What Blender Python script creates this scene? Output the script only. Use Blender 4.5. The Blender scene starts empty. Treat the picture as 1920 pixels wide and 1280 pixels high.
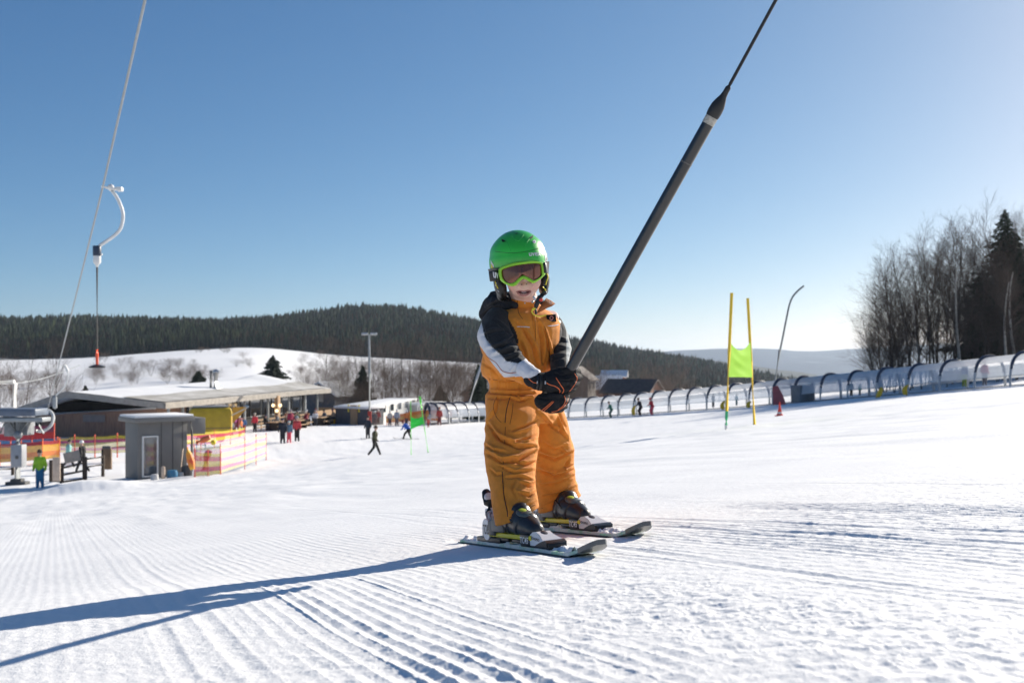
import bpy, bmesh, math, random
import numpy as np
from mathutils import Vector, Matrix
from mathutils.bvhtree import BVHTree
random.seed(7)
R = math.radians
scene = bpy.context.scene
COL = scene.collection

# ------------------------------------------------------------------ camera
# numbers read off the 1920x1280 photograph: focal length in pixels, row of eye level, middle column
F, HOR, CX = 1867.0, 680.0, 960.0
cam_d = bpy.data.cameras.new('camera')
cam_d.sensor_width = 36.0
cam_d.lens = 36.0 * F / 1920.0
cam_d.shift_y = 40.0 / 1920.0
cam_d.clip_start = 0.05
cam_d.clip_end = 40000.0
cam_d.dof.use_dof = True
cam_d.dof.focus_distance = 3.5
cam_d.dof.aperture_fstop = 5.6
cam_d.dof.aperture_blades = 9
cam = bpy.data.objects.new('camera', cam_d)
cam.location = (0, 0, 0)
cam.rotation_euler = (R(90), 0, 0)
COL.objects.link(cam)
scene.camera = cam

# ------------------------------------------------------------------ sky, sun, exposure
SUN_EL, SUN_AZ = 23.5, 45.0            # azimuth measured from +Y towards +X
world = bpy.data.worlds.new('World')
scene.world = world
world.use_nodes = True
wn = world.node_tree
wn.nodes.clear()
sky = wn.nodes.new('ShaderNodeTexSky')
sky.sky_type = 'NISHITA'
sky.sun_disc = False
sky.sun_elevation = R(SUN_EL)
sky.sun_rotation = R(SUN_AZ)
sky.altitude = 900
sky.air_density = 0.7
sky.dust_density = 0.9
sky.ozone_density = 5.0
bg = wn.nodes.new('ShaderNodeBackground')
bg.inputs['Strength'].default_value = 0.074
wo = wn.nodes.new('ShaderNodeOutputWorld')
# film-like response of the blue of the sky: one power and gain per channel
sep = wn.nodes.new('ShaderNodeSeparateColor'); com = wn.nodes.new('ShaderNodeCombineColor')
wn.links.new(sky.outputs[0], sep.inputs[0])
for i, (k, g) in enumerate(((1.08, 1.20), (.87, .95), (.76, .74))):
    pw = wn.nodes.new('ShaderNodeMath'); pw.operation = 'POWER'; pw.inputs[1].default_value = g
    ml = wn.nodes.new('ShaderNodeMath'); ml.operation = 'MULTIPLY'; ml.inputs[1].default_value = k * .1219 ** (g - 1)
    wn.links.new(sep.outputs[i], pw.inputs[0]); wn.links.new(pw.outputs[0], ml.inputs[0]); wn.links.new(ml.outputs[0], com.inputs[i])
wn.links.new(com.outputs[0], bg.inputs[0])
wn.links.new(bg.outputs[0], wo.inputs[0])
sd = bpy.data.lights.new('sun', 'SUN')
sd.energy = 4.8
sd.angle = R(0.5)
sd.color = (1.0, 0.925, 0.81)
sun = bpy.data.objects.new('sun', sd)
SUNV = Vector((math.sin(R(SUN_AZ)) * math.cos(R(SUN_EL)), math.cos(R(SUN_AZ)) * math.cos(R(SUN_EL)), math.sin(R(SUN_EL))))
sun.rotation_euler = SUNV.to_track_quat('Z', 'Y').to_euler()
sun.location = SUNV * 50
COL.objects.link(sun)
scene.view_settings.view_transform = 'Standard'
scene.view_settings.look = 'None'
scene.view_settings.exposure = 0.77
scene.view_settings.gamma = 1.0
scene.view_settings.use_curve_mapping = False
scene.cycles.max_bounces = 8
scene.cycles.transparent_max_bounces = 24
scene.cycles.volume_bounces = 0
scene.cycles.caustics_reflective = False
scene.cycles.caustics_refractive = False

# ------------------------------------------------------------------ numeric noise
def _h(ix, iy, iz, seed):
    n = (ix.astype(np.int64) * 374761393 + iy.astype(np.int64) * 668265263 + iz.astype(np.int64) * 2147483647 + seed * 974634777) & 0xffffffff
    n = ((n ^ (n >> 13)) * 1274126177) & 0xffffffff
    n = ((n ^ (n >> 16)) * 2246822519) & 0xffffffff
    return ((n ^ (n >> 15)) & 0xffff) / 65535.0
def noise2(x, y, seed=0):
    x = np.asarray(x, float); y = np.asarray(y, float)
    ix = np.floor(x); iy = np.floor(y); fx = x - ix; fy = y - iy
    ix = ix.astype(np.int64); iy = iy.astype(np.int64); z = np.zeros_like(ix)
    fx = fx * fx * (3 - 2 * fx); fy = fy * fy * (3 - 2 * fy)
    a = _h(ix, iy, z, seed); b = _h(ix + 1, iy, z, seed); c = _h(ix, iy + 1, z, seed); d = _h(ix + 1, iy + 1, z, seed)
    return (a + (b - a) * fx) * (1 - fy) + (c + (d - c) * fx) * fy
def noise3(x, y, z, seed=0):
    x, y, z = [np.asarray(v, float) for v in (x, y, z)]
    ix = np.floor(x); iy = np.floor(y); iz = np.floor(z); fx = x - ix; fy = y - iy; fz = z - iz
    ix, iy, iz = [v.astype(np.int64) for v in (ix, iy, iz)]
    fx, fy, fz = [v * v * (3 - 2 * v) for v in (fx, fy, fz)]
    r = 0
    for dz in (0, 1):
        a = _h(ix, iy, iz + dz, seed); b = _h(ix + 1, iy, iz + dz, seed); c = _h(ix, iy + 1, iz + dz, seed); d = _h(ix + 1, iy + 1, iz + dz, seed)
        v = (a + (b - a) * fx) * (1 - fy) + (c + (d - c) * fx) * fy
        r = r + v * (fz if dz else 1 - fz)
    return r
def fbm2(x, y, seed=0, o=4):
    s = 0; a = .5; t = 0
    for k in range(o):
        s = s + a * noise2(np.asarray(x) * 2 ** k, np.asarray(y) * 2 ** k, seed + k); t += a; a *= .5
    return s / t
def sstep(a, b, x):
    t = np.clip((np.asarray(x, float) - a) / (b - a), 0, 1); return t * t * (3 - 2 * t)
def splus(x, k):
    x = np.asarray(x, float) / k
    return k * (np.maximum(x, 0) + np.log1p(np.exp(-np.abs(x))))

# ------------------------------------------------------------------ shape of the land
PXK = np.array([-4000, -900, 0, 100, 200, 280, 350, 480, 560, 640, 700, 760, 830, 890, 1000, 1070, 1150, 1250, 1330, 1420, 1500, 1600, 1900, 2600, 6000.])
def row(v, py_list):
    return np.array([(HOR - p) / F * v for p in py_list])
ROWS_Y = np.array([230., 380., 560., 1020., 1600., 2300., 3300., 5600., 7500., 9500.])
_Z = [
 row(230, [745,745,742,738,732,726,722,722,726,735,742,745,748,750,760,765,775,800,830,860,880,880,800,780,780]),
 row(380, [690,690,690,688,683,676,672,668,682,694,697,698,700,702,712,725,745,790,820,840,860,860,840,840,840]),
 row(560, [672,672,673,671,665,659,655,650,658,666,671,674,677,679,690,712,740,770,790,800,810,815,820,820,820]),
 row(1020,[616,616,615,613,612,614,617,615,606,594,588,593,604,616,636,650,664,678,692,712,731,760,790,790,790]),
 row(1600,[720,720,720,720,720,720,720,720,720,720,720,720,720,720,720,720,725,730,735,740,745,750,755,755,755]),
 row(2300,[700,700,700,700,700,700,700,700,700,700,700,700,700,700,695,690,682,676,675,687,699,716,725,720,720]),
 row(3300,[705]*25),
 row(5600,[690,690,680,680,680,680,680,680,680,680,680,680,680,680,676,674,670,663,655,652,659,655,652,660,660]),
 row(7500,[685]*25),
 row(9500,[681]*25)]
_Z = np.array(_Z)
PXS = np.concatenate([[-4000.], np.arange(-900, 2601, 10.), [6000.]])
_k = np.exp(-.5 * (np.arange(-9, 10) / 3.2) ** 2); _k /= _k.sum()
def _smooth(z):
    v = np.interp(PXS, PXK, z); return np.concatenate([v[:9], np.convolve(v, _k, 'valid'), v[-9:]])
_ZS = [_smooth(z) for z in _Z]
def far_h(X, Y):
    Y = np.maximum(Y, 1.0)
    px = CX + F * X / Y
    vals = np.stack([np.interp(px, PXS, z) for z in _ZS])
    idx = np.clip(np.searchsorted(ROWS_Y, Y) - 1, 0, len(ROWS_Y) - 2)
    y0 = ROWS_Y[idx]; y1 = ROWS_Y[idx + 1]
    t = np.clip((np.log(Y) - np.log(y0)) / (np.log(y1) - np.log(y0)), 0, 1)
    sm = t * t * (3 - 2 * t)
    t = np.where(idx == 2, .55 * t + .45 * sm, np.where(idx < 2, t, sm))
    k = np.arange(vals.shape[1])
    v0 = vals[idx, k]; v1 = vals[idx + 1, k]
    z = v0 + (v1 - v0) * t
    big = sstep(3500, 5000, Y)
    z = z + big * (fbm2(X / 800, Y / 800, 5, 4) - .5) * 75 + sstep(1700, 2100, Y) * (1 - big) * (fbm2(X / 300, Y / 300, 9, 4) - .5) * 14
    z = z + sstep(150, 260, Y) * (1 - sstep(900, 1200, Y)) * (fbm2(X / 60, Y / 60, 15, 3) - .5) * 3.0
    return z
def near_h(X, Y):
    plane = -.357 - .075 * Y + .04 * splus(Y - 62, 8) + .11 * X
    plane = np.where(X > 45, plane - .05 * (X - 45), plane)
    plat = -5.75 - .03 * np.maximum(0, Y - 90)
    k = .35
    z = plat + splus(plane - plat, k)
    # a slight rise on the near left, as the child's shadow climbs it
    z = z + .055 * np.exp(-(((X + 1.35) / .75) ** 2 + ((Y - 2.35) / .8) ** 2))
    # rolling of the piste
    z = z + .10 * (fbm2(X / 7 + 3, Y / 9, 21, 3) - .5) * sstep(6, 20, Y) * (1 - sstep(70, 120, Y) * .5)
    # snow berm in front of the lift hut
    z = z + .45 * np.exp(-(((X + 16.3) / 2.2) ** 2 + ((Y - 38.2) / 1.4) ** 2))
    return z
def H(X, Y):
    X = np.atleast_1d(np.asarray(X, float)); Y = np.atleast_1d(np.asarray(Y, float))
    w = sstep(135, 215, np.hypot(X, Y) * .35 + Y * .65)
    w = np.where(Y < 1, 0, w)
    zn = near_h(X, np.clip(Y, -40, 260)); zf = far_h(X, Y)
    z = zn * (1 - w) + zf * w
    rr = np.hypot(X, Y)
    z = np.where((Y < 1), zn - .0 * rr, z)
    # behind and far to the sides the land runs out flat
    side = sstep(1.3, 2.6, np.abs(X) / np.maximum(Y, .01)) * sstep(60, 200, rr)
    side = np.where(Y < 1, sstep(60, 200, rr), side)
    return z * (1 - side) + (-9.0) * side
def Hs(x, y): return float(H([x], [y])[0])

GD = Vector((.418, -.908))            # the way the grooming runs (and the skis point)
def detail_h(X, Y):
    """snow relief of the groomed piste, metres; X, Y arrays, near range"""
    s = X * .908 + Y * .418            # across the grooves
    u = X * .418 - Y * .908            # along the grooves
    wob = (fbm2(u * .5, s * .5, 31, 3) - .5) * .03 + (noise2(u * 3, s * 3, 33) - .5) * .008
    per = .036
    ph = (s + wob) / per
    rid = np.abs(((ph) % 1.0) - .5) * 2
    ii = np.floor(ph)
    one = noise2(ii * 7.31 + .5, ii * 0 + .5, 35) ; seg = noise2(ii * 3.7, u * 2.2, 36)
    rid = rid ** 1.25 * (.35 + .9 * one) * (.45 + .9 * seg)
    m = fbm2(u * .45 + 4, s * 1.6, 41, 4)
    mask = sstep(.38, .58, m)
    # the strong bare ridges near the middle of the foreground
    strong = np.exp(-(((s - .62) / .23) ** 2)) * sstep(-3.3, -2.6, u) * .9
    strong2 = np.exp(-(((s - 1.62) / .30) ** 2)) * .6
    strong3 = np.exp(-(((s - 2.55) / .34) ** 2)) * .55
    mask = np.clip(mask * .48 + strong * .95 + strong2 + strong3, 0, 1.25) * (.10 + .90 * sstep(.15, .45, s))
    # worn-flat bands where skis have smeared the ridges
    worn = sstep(.55, .68, fbm2(u * .35 + 9, s * 2.6 + 3, 47, 3))
    mask = mask * (1 - .75 * worn)
    grain_amt = .5 + .8 * noise2(u * 2, s * 2, 51)
    brk = fbm2(u * 26, s * 26, 52, 3)
    z = mask * (rid * .0074 - .003) * (.35 + 1.2 * brk)
    z = z + (brk - .5) * .0040 * grain_amt + (fbm2(X * 60, Y * 60, 57, 3) - .5) * .0030
    # crumbled snow
    c = sstep(.50, .68, fbm2(X * .9 + 2, Y * .9 + 7, 61, 3))
    c2 = np.exp(-(((s - 1.12) / .24) ** 2)) * sstep(-2.6, -1.6, u)
    c = np.clip(c * .45 + c2 * .9, 0, 1)
    n1 = noise2(X * 19, Y * 19, 71); n2 = noise2(X * 43, Y * 43, 72); n3 = noise2(X * 90, Y * 90, 73)
    lump = (1 - np.abs(2 * n1 - 1)) * .005 + (1 - np.abs(2 * n2 - 1)) * .0055 + n3 * .0035 + sstep(.6, .9, n2) * .005
    z = z + .8 * c * lump - c * .004
    # long ski scratches, not quite parallel to the grooming
    for (s0, k, wd, dp) in ((.20, .0, .014, .004), (.31, .0, .015, .005), (1.36, -.05, .018, .004), (1.98, .05, .018, .006), (2.12, .045, .022, .006), (2.9, -.06, .02, .005), (-.35, .16, .015, .003)):
        q = (s - s0 - k * u - .012 * (noise2(u * .8 + s0 * 9, s * 0 + s0, 81) - .5)) / wd
        z = z - .55 * dp * np.exp(-q * q) + .35 * dp * np.exp(-((np.abs(q) - 1.7) / .5) ** 2)
    z = z * .80 * (1 - .62 * sstep(2.6, 5.0, Y)) * (.5 + .5 * sstep(-.9, -.1, X + .25 * (Y - 2)))      # the left was skied smooth
    # broad soft relief
    z = z + (fbm2(X * 1.1, Y * 1.1, 91, 3) - .5) * .022
    return z
SKI_SPOTS = []
def full_h(X, Y):
    z = H(X, Y)
    r = np.hypot(X, Y)
    n = r < 14
    if n.any():
        f = (1 - sstep(7.5, 14, r[n])) * sstep(.2, 1.0, r[n])
        d = detail_h(X[n], Y[n]) * f
        for (ax, ay, bx, by) in SKI_SPOTS:      # pressed flat under the skis
            dx, dy = bx - ax, by - ay; L2 = dx * dx + dy * dy
            t = np.clip(((X[n] - ax) * dx + (Y[n] - ay) * dy) / L2, 0, 1)
            dist = np.hypot(X[n] - ax - t * dx, Y[n] - ay - t * dy)
            k = 1 - sstep(.045, .075, dist)
            d = d * (1 - k) + (-.004) * k
        z[n] += d
    m = (r > 4) & (r < 140)
    if m.any():
        s = X[m] * .908 + Y[m] * .418; u = X[m] * .418 - Y[m] * .908
        z[m] += (fbm2(u * .25, s * 1.3, 101, 4) - .5) * .06 * sstep(4, 12, r[m]) * (1 - sstep(60, 140, r[m]))
        z[m] += (fbm2(X[m] * 1.1, Y[m] * 1.1, 105, 3) - .5) * .05 * sstep(6, 16, r[m]) * (1 - sstep(60, 140, r[m]))
    return z

def W(px, py, D):
    """point seen at a photograph position, at distance D in front of the camera"""
    return Vector(((px - CX) / F * D, D, (HOR - py) / F * D))
def PX(v): return CX + F * v[0] / v[1]
def place(px, py, d0=2.0, d1=600.0):
    """where the ray through a photograph position meets the land"""
    D = np.exp(np.linspace(math.log(d0), math.log(d1), 3000))
    g = H((px - CX) / F * D, D) - (HOR - py) / F * D
    k = np.where(g > 0)[0]
    d = float(D[k[0]]) if len(k) else d1
    x = (px - CX) / F * d
    return Vector((x, d, Hs(x, d)))

# ------------------------------------------------------------------ materials
def mat(name, col, rough=.6, var=.12, scale=8.0, bump=0.0, bscale=60.0, metal=0.0, spec=.5, coat=0.0, col2=None, stretch=(1, 1, 1), attr=None, sheen=0.0, alpha=None, trans=0.0):
    m = bpy.data.materials.new(name); m.use_nodes = True
    nt = m.node_tree; N = nt.nodes; L = nt.links
    p = N['Principled BSDF']
    p.inputs['Roughness'].default_value = rough
    p.inputs['Metallic'].default_value = metal
    p.inputs['Specular IOR Level'].default_value = spec
    if coat: p.inputs['Coat Weight'].default_value = coat; p.inputs['Coat Roughness'].default_value = .12
    if sheen: p.inputs['Sheen Weight'].default_value = sheen
    if trans: p.inputs['Transmission Weight'].default_value = trans
    if alpha is not None: p.inputs['Alpha'].default_value = alpha
    tc = N.new('ShaderNodeTexCoord'); mp = N.new('ShaderNodeMapping'); mp.inputs['Scale'].default_value = stretch
    L.new(tc.outputs['Object'], mp.inputs[0])
    nz = N.new('ShaderNodeTexNoise'); nz.inputs['Scale'].default_value = scale; nz.inputs['Detail'].default_value = 5; nz.inputs['Roughness'].default_value = .6
    L.new(mp.outputs[0], nz.inputs[0])
    rp = N.new('ShaderNodeValToRGB')
    c2 = col2 if col2 else tuple(min(1, c * (1 + var)) for c in col)
    c1 = tuple(c * (1 - var) for c in col) if not col2 else col
    rp.color_ramp.elements[0].position = .32; rp.color_ramp.elements[1].position = .68
    rp.color_ramp.elements[0].color = (*c1, 1); rp.color_ramp.elements[1].color = (*c2, 1)
    L.new(nz.outputs[0], rp.inputs[0])
    out = rp.outputs[0]
    if attr:
        at = N.new('ShaderNodeAttribute'); at.attribute_name = attr
        mx = N.new('ShaderNodeMix'); mx.data_type = 'RGBA'; mx.blend_type = 'MULTIPLY'; mx.inputs[0].default_value = 1.0
        L.new(out, mx.inputs[6]); L.new(at.outputs['Color'], mx.inputs[7]); out = mx.outputs[2]
    L.new(out, p.inputs['Base Color'])
    if bump:
        nb = N.new('ShaderNodeTexNoise'); nb.inputs['Scale'].default_value = bscale; nb.inputs['Detail'].default_value = 4
        L.new(mp.outputs[0], nb.inputs[0])
        bp = N.new('ShaderNodeBump'); bp.inputs['Strength'].default_value = bump; bp.inputs['Distance'].default_value = .01
        L.new(nb.outputs[0], bp.inputs['Height']); L.new(bp.outputs[0], p.inputs['Normal'])
    return m

def snow_mat():
    m = bpy.data.materials.new('snow'); m.use_nodes = True
    nt = m.node_tree; N = nt.nodes; L = nt.links
    p = N['Principled BSDF']
    p.inputs['Roughness'].default_value = .65
    p.inputs['Specular IOR Level'].default_value = .25
    tc = N.new('ShaderNodeTexCoord')
    def noise(scale, detail=4, vec=None, rough=.6):
        n = N.new('ShaderNodeTexNoise'); n.inputs['Scale'].default_value = scale; n.inputs['Detail'].default_value = detail; n.inputs['Roughness'].default_value = rough
        L.new(vec if vec else tc.outputs['Object'], n.inputs[0]); return n
    big = noise(.35, 5)
    rp = N.new('ShaderNodeValToRGB')
    rp.color_ramp.elements[0].position = .3; rp.color_ramp.elements[1].position = .7
    rp.color_ramp.elements[0].color = (.88, .87, .855, 1); rp.color_ramp.elements[1].color = (.92, .91, .895, 1)
    L.new(big.outputs[0], rp.inputs[0]); L.new(rp.outputs[0], p.inputs['Base Color'])
    # groomed lines run along one direction, seen further off only as relief in the shading
    mp = N.new('ShaderNodeMapping'); mp.vector_type = 'POINT'
    mp.inputs['Rotation'].default_value = (0, 0, -math.atan2(.418, .908))
    L.new(tc.outputs['Object'], mp.inputs[0])
    wv = N.new('ShaderNodeTexWave'); wv.wave_type = 'BANDS'; wv.bands_direction = 'X'
    wv.inputs['Scale'].default_value = 8.7; wv.inputs['Distortion'].default_value = 2.2; wv.inputs['Detail'].default_value = 3; wv.inputs['Detail Scale'].default_value = 1.2
    L.new(mp.outputs[0], wv.inputs[0])
    g1 = noise(38, 5, rough=.7); g2 = noise(210, 2, rough=.7)
    a = N.new('ShaderNodeMath'); a.operation = 'MULTIPLY'; a.inputs[1].default_value = .16
    L.new(wv.outputs[1], a.inputs[0])
    b = N.new('ShaderNodeMath'); b.operation = 'MULTIPLY_ADD'; b.inputs[1].default_value = .75
    L.new(g1.outputs[0], b.inputs[0]); L.new(a.outputs[0], b.inputs[2])
    c = N.new('ShaderNodeMath'); c.operation = 'MULTIPLY_ADD'; c.inputs[1].default_value = .5
    L.new(g2.outputs[0], c.inputs[0]); L.new(b.outputs[0], c.inputs[2])
    bp = N.new('ShaderNodeBump'); bp.inputs['Strength'].default_value = .5; bp.inputs['Distance'].default_value = .005
    L.new(c.outputs[0], bp.inputs['Height']); L.new(bp.outputs[0], p.inputs['Normal'])
    return m
SNOW = snow_mat()

# ------------------------------------------------------------------ mesh building
def wloc(o):
    v = Vector((0, 0, 0))
    while o is not None:
        v += o.location; o = o.parent
    return v
def link(o, parent=None):
    COL.objects.link(o)
    if parent is not None: o.parent = parent
    return o
def tag(o, label=None, cat=None, group=None, kind=None):
    if label: o['label'] = label
    if cat: o['category'] = cat
    if group: o['group'] = group
    if kind: o['kind'] = kind
    return o
def empty(name, loc, label=None, cat=None, group=None):
    o = bpy.data.objects.new(name, None); o.location = loc; o.empty_display_size = .1
    link(o); tag(o, label, cat, group); return o
def np_mesh(name, V, Fc, m=None, parent=None, smooth=True, mats=None, midx=None, colors=None):
    """mesh object from arrays, vertices in world coordinates"""
    off = wloc(parent) if parent is not None else Vector((0, 0, 0))
    V = np.asarray(V, np.float64) - np.array(off)
    me = bpy.data.meshes.new(name)
    if isinstance(Fc, np.ndarray):
        nf, k = Fc.shape
        me.vertices.add(len(V)); me.vertices.foreach_set('co', V.astype(np.float32).ravel())
        me.loops.add(nf * k); me.loops.foreach_set('vertex_index', Fc.astype(np.int32).ravel())
        me.polygons.add(nf); me.polygons.foreach_set('loop_start', np.arange(0, nf * k, k, dtype=np.int32)); me.polygons.foreach_set('loop_total', np.full(nf, k, np.int32))
    else:
        me.from_pydata([tuple(v) for v in V], [], Fc)
    me.update(calc_edges=True); me.validate()
    for x in (mats or ([m] if m else [])): me.materials.append(x)
    if midx is not None: me.polygons.foreach_set('material_index', np.asarray(midx, np.int32))
    me.polygons.foreach_set('use_smooth', np.full(len(me.polygons), smooth))
    if colors is not None: set_col(me, colors)
    return link(bpy.data.objects.new(name, me), parent)
def set_col(me, colors):
    a = me.color_attributes.new('Col', 'FLOAT_COLOR', 'POINT')
    c = np.ones((len(me.vertices), 4), np.float32); c[:, :3] = colors
    a.data.foreach_set('color', c.ravel())

def frame(d):
    d = Vector(d).normalized()
    a = Vector((0, 0, 1)) if abs(d.z) < .9 else Vector((1, 0, 0))
    x = d.cross(a).normalized(); y = x.cross(d).normalized()
    return x, y
class MB:
    def __init__(s): s.v = []; s.f = []; s.m = []; s.cur = 0
    def add(s, vs, fs, mi=None):
        b = len(s.v); s.v += [Vector(v) for v in vs]; s.f += [tuple(b + i for i in f) for f in fs]
        s.m += [s.cur if mi is None else mi] * len(fs)
    def box(s, c, sz, M=None, bev=0.0, mi=None):
        """box with centre c, full size sz, turned by M (3x3 or rotation about z in radians)"""
        hx, hy, hz = [q / 2 for q in sz]
        if M is None: M = Matrix.Identity(3)
        elif isinstance(M, (int, float)): M = Matrix.Rotation(M, 3, 'Z')
        c = Vector(c)
        if bev <= 0:
            vs = [c + M @ Vector((x * hx, y * hy, z * hz)) for z in (-1, 1) for y in (-1, 1) for x in (-1, 1)]
            s.add(vs, [(0, 2, 3, 1), (4, 5, 7, 6), (0, 1, 5, 4), (2, 6, 7, 3), (0, 4, 6, 2), (1, 3, 7, 5)], mi)
        else:
            b = min(bev, hx * .9, hy * .9, hz * .9)
            bm = bmesh.new(); bmesh.ops.create_cube(bm, size=1)
            for v in bm.verts: v.co = Vector((v.co.x * 2 * hx, v.co.y * 2 * hy, v.co.z * 2 * hz))
            bmesh.ops.bevel(bm, geom=bm.edges[:], offset=b, segments=2, affect='EDGES', profile=.5)
            bm.verts.index_update()
            s.add([c + M @ v.co for v in bm.verts], [[v.index for v in f.verts] for f in bm.faces], mi); bm.free()
    def tube(s, pts, r, n=8, cap=True, mi=None, flat=None):
        """swept round tube; r number or list; flat=(ratio, axis vector) squeezes it across one axis"""
        pts = [Vector(p) for p in pts]; k = len(pts)
        rs = [r] * k if not hasattr(r, '__len__') else list(r)
        vs = []; x = None
        for i, p in enumerate(pts):
            d = (pts[min(i + 1, k - 1)] - pts[max(i - 1, 0)])
            if d.length < 1e-9: d = Vector((0, 0, 1))
            d.normalize()
            if x is None: x, y = frame(d)
            else:
                x = (x - d * x.dot(d)); x = x.normalized() if x.length > 1e-6 else frame(d)[0]
                y = d.cross(x)
            for j in range(n):
                a = 2 * math.pi * j / n
                o = (x * math.cos(a) + y * math.sin(a)) * rs[i]
                if flat: ax = flat[1]; o = o - ax * o.dot(ax) * (1 - flat[0])
                vs.append(p + o)
        fs = [(i * n + j, i * n + (j + 1) % n, (i + 1) * n + (j + 1) % n, (i + 1) * n + j) for i in range(k - 1) for j in range(n)]
        if cap: fs += [tuple(range(n - 1, -1, -1)), tuple((k - 1) * n + j for j in range(n))]
        s.add(vs, fs, mi)
    def ball(s, c, r, M=None, nu=16, nv=10, mi=None):
        c = Vector(c); r = (r, r, r) if not hasattr(r, '__len__') else r
        if M is None: M = Matrix.Identity(3)
        vs = [c + M @ Vector((0, 0, -r[2]))]
        for i in range(1, nv):
            t = math.pi * i / nv
            for j in range(nu):
                a = 2 * math.pi * j / nu
                vs.append(c + M @ Vector((r[0] * math.sin(t) * math.cos(a), r[1] * math.sin(t) * math.sin(a), -r[2] * math.cos(t))))
        vs.append(c + M @ Vector((0, 0, r[2])))
        fs = [(0, 1 + (j + 1) % nu, 1 + j) for j in range(nu)]
        for i in range(nv - 2):
            for j in range(nu):
                a = 1 + i * nu + j; b = 1 + i * nu + (j + 1) % nu
                fs.append((a, b, b + nu, a + nu))
        l = len(vs) - 1; b0 = 1 + (nv - 2) * nu
        fs += [(b0 + j, b0 + (j + 1) % nu, l) for j in range(nu)]
        s.add(vs, fs, mi)
    def chain(s, pts, rs, n=20, M=None):
        """closed lump following pts: round ends"""
        P = [Vector(p) for p in pts]
        out = []; rr = []
        d0 = (P[0] - P[1]).normalized(); d1 = (P[-1] - P[-2]).normalized()
        for a in (90, 60, 30): out.append(P[0] + d0 * rs[0] * math.sin(R(a)) * .9); rr.append(rs[0] * max(.02, math.cos(R(a))))
        out += P; rr += list(rs)
        for a in (30, 60, 90): out.append(P[-1] + d1 * rs[-1] * math.sin(R(a)) * .9); rr.append(rs[-1] * max(.02, math.cos(R(a))))
        s.tube(out, rr, n)
    def prism(s, poly, o, ux, uy, uz, depth, mi=None):
        """flat outline poly [(a,b)..] in axes ux, uy at o, thick by depth along uz (centred)"""
        o, ux, uy, uz = Vector(o), Vector(ux), Vector(uy), Vector(uz)
        n = len(poly)
        vs = [o + ux * a + uy * b + uz * (depth / 2) for a, b in poly] + [o + ux * a + uy * b - uz * (depth / 2) for a, b in poly]
        fs = [tuple(range(n)), tuple(range(2 * n - 1, n - 1, -1))] + [(i, i + n, (i + 1) % n + n, (i + 1) % n) for i in range(n)]
        s.add(vs, fs, mi)
    def lathe(s, prof, o, ax, n=20, mi=None):
        """profile [(radius, height)..] turned about axis ax at o"""
        ax = Vector(ax).normalized(); x, y = frame(ax); o = Vector(o); k = len(prof)
        vs = [o + ax * h + (x * math.cos(2 * math.pi * j / n) + y * math.sin(2 * math.pi * j / n)) * r for r, h in prof for j in range(n)]
        fs = [(i * n + j, i * n + (j + 1) % n, (i + 1) * n + (j + 1) % n, (i + 1) * n + j) for i in range(k - 1) for j in range(n)]
        fs += [tuple(range(n - 1, -1, -1)), tuple((k - 1) * n + j for j in range(n))]
        s.add(vs, fs, mi)
    def arrays(s): return np.array([tuple(v) for v in s.v])
    def build(s, name, m, parent=None, smooth=True, flatshade=None, split=38):
        off = wloc(parent) if parent is not None else Vector((0, 0, 0))
        me = bpy.data.meshes.new(name)
        me.from_pydata([v - off for v in s.v], [], s.f); me.validate()
        bm = bmesh.new(); bm.from_mesh(me); bmesh.ops.recalc_face_normals(bm, faces=bm.faces[:]); bm.to_mesh(me); bm.free()
        for x in (m if isinstance(m, (list, tuple)) else [m]): me.materials.append(x)
        if len(s.m) == len(me.polygons): me.polygons.foreach_set('material_index', np.array(s.m, np.int32))
        if smooth and split:
            me.set_sharp_from_angle(angle=R(split))
            me.polygons.foreach_set('use_smooth', np.full(len(me.polygons), True))
        elif smooth: me.polygons.foreach_set('use_smooth', np.full(len(me.polygons), True))
        return link(bpy.data.objects.new(name, me), parent)
def remesh(mb, voxel, smooth_it=6, fac=.5):
    """melt the lumps of mb into one skin; returns a mesh (world coordinates)"""
    me = bpy.data.meshes.new('tmp'); me.from_pydata(mb.v, [], mb.f); me.validate()
    bm = bmesh.new(); bm.from_mesh(me); bmesh.ops.recalc_face_normals(bm, faces=bm.faces[:]); bm.to_mesh(me); bm.free()
    o = bpy.data.objects.new('tmp', me); COL.objects.link(o)
    r = o.modifiers.new('r', 'REMESH'); r.mode = 'VOXEL'; r.voxel_size = voxel; r.adaptivity = 0
    if smooth_it:
        sm = o.modifiers.new('s', 'SMOOTH'); sm.factor = fac; sm.iterations = smooth_it
    dg = bpy.context.evaluated_depsgraph_get(); dg.update()
    out = bpy.data.meshes.new_from_object(o.evaluated_get(dg))
    bpy.data.objects.remove(o); bpy.data.meshes.remove(me)
    return out
def me_co(me):
    a = np.empty(len(me.vertices) * 3, np.float32); me.vertices.foreach_get('co', a); return a.reshape(-1, 3).astype(float)
def me_no(me):
    a = np.empty(len(me.vertices) * 3, np.float32); me.vertices.foreach_get('normal', a); return a.reshape(-1, 3).astype(float)
def me_obj(name, me, m, parent=None, colors=None):
    off = wloc(parent) if parent is not None else Vector((0, 0, 0))
    V = me_co(me) - np.array(off)
    me.vertices.foreach_set('co', V.astype(np.float32).ravel()); me.update()
    me.name = name; me.materials.clear()
    for x in (m if isinstance(m, (list, tuple)) else [m]): me.materials.append(x)
    me.polygons.foreach_set('use_smooth', np.full(len(me.polygons), True))
    if colors is not None: set_col(me, colors)
    return link(bpy.data.objects.new(name, me), parent)

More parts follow.
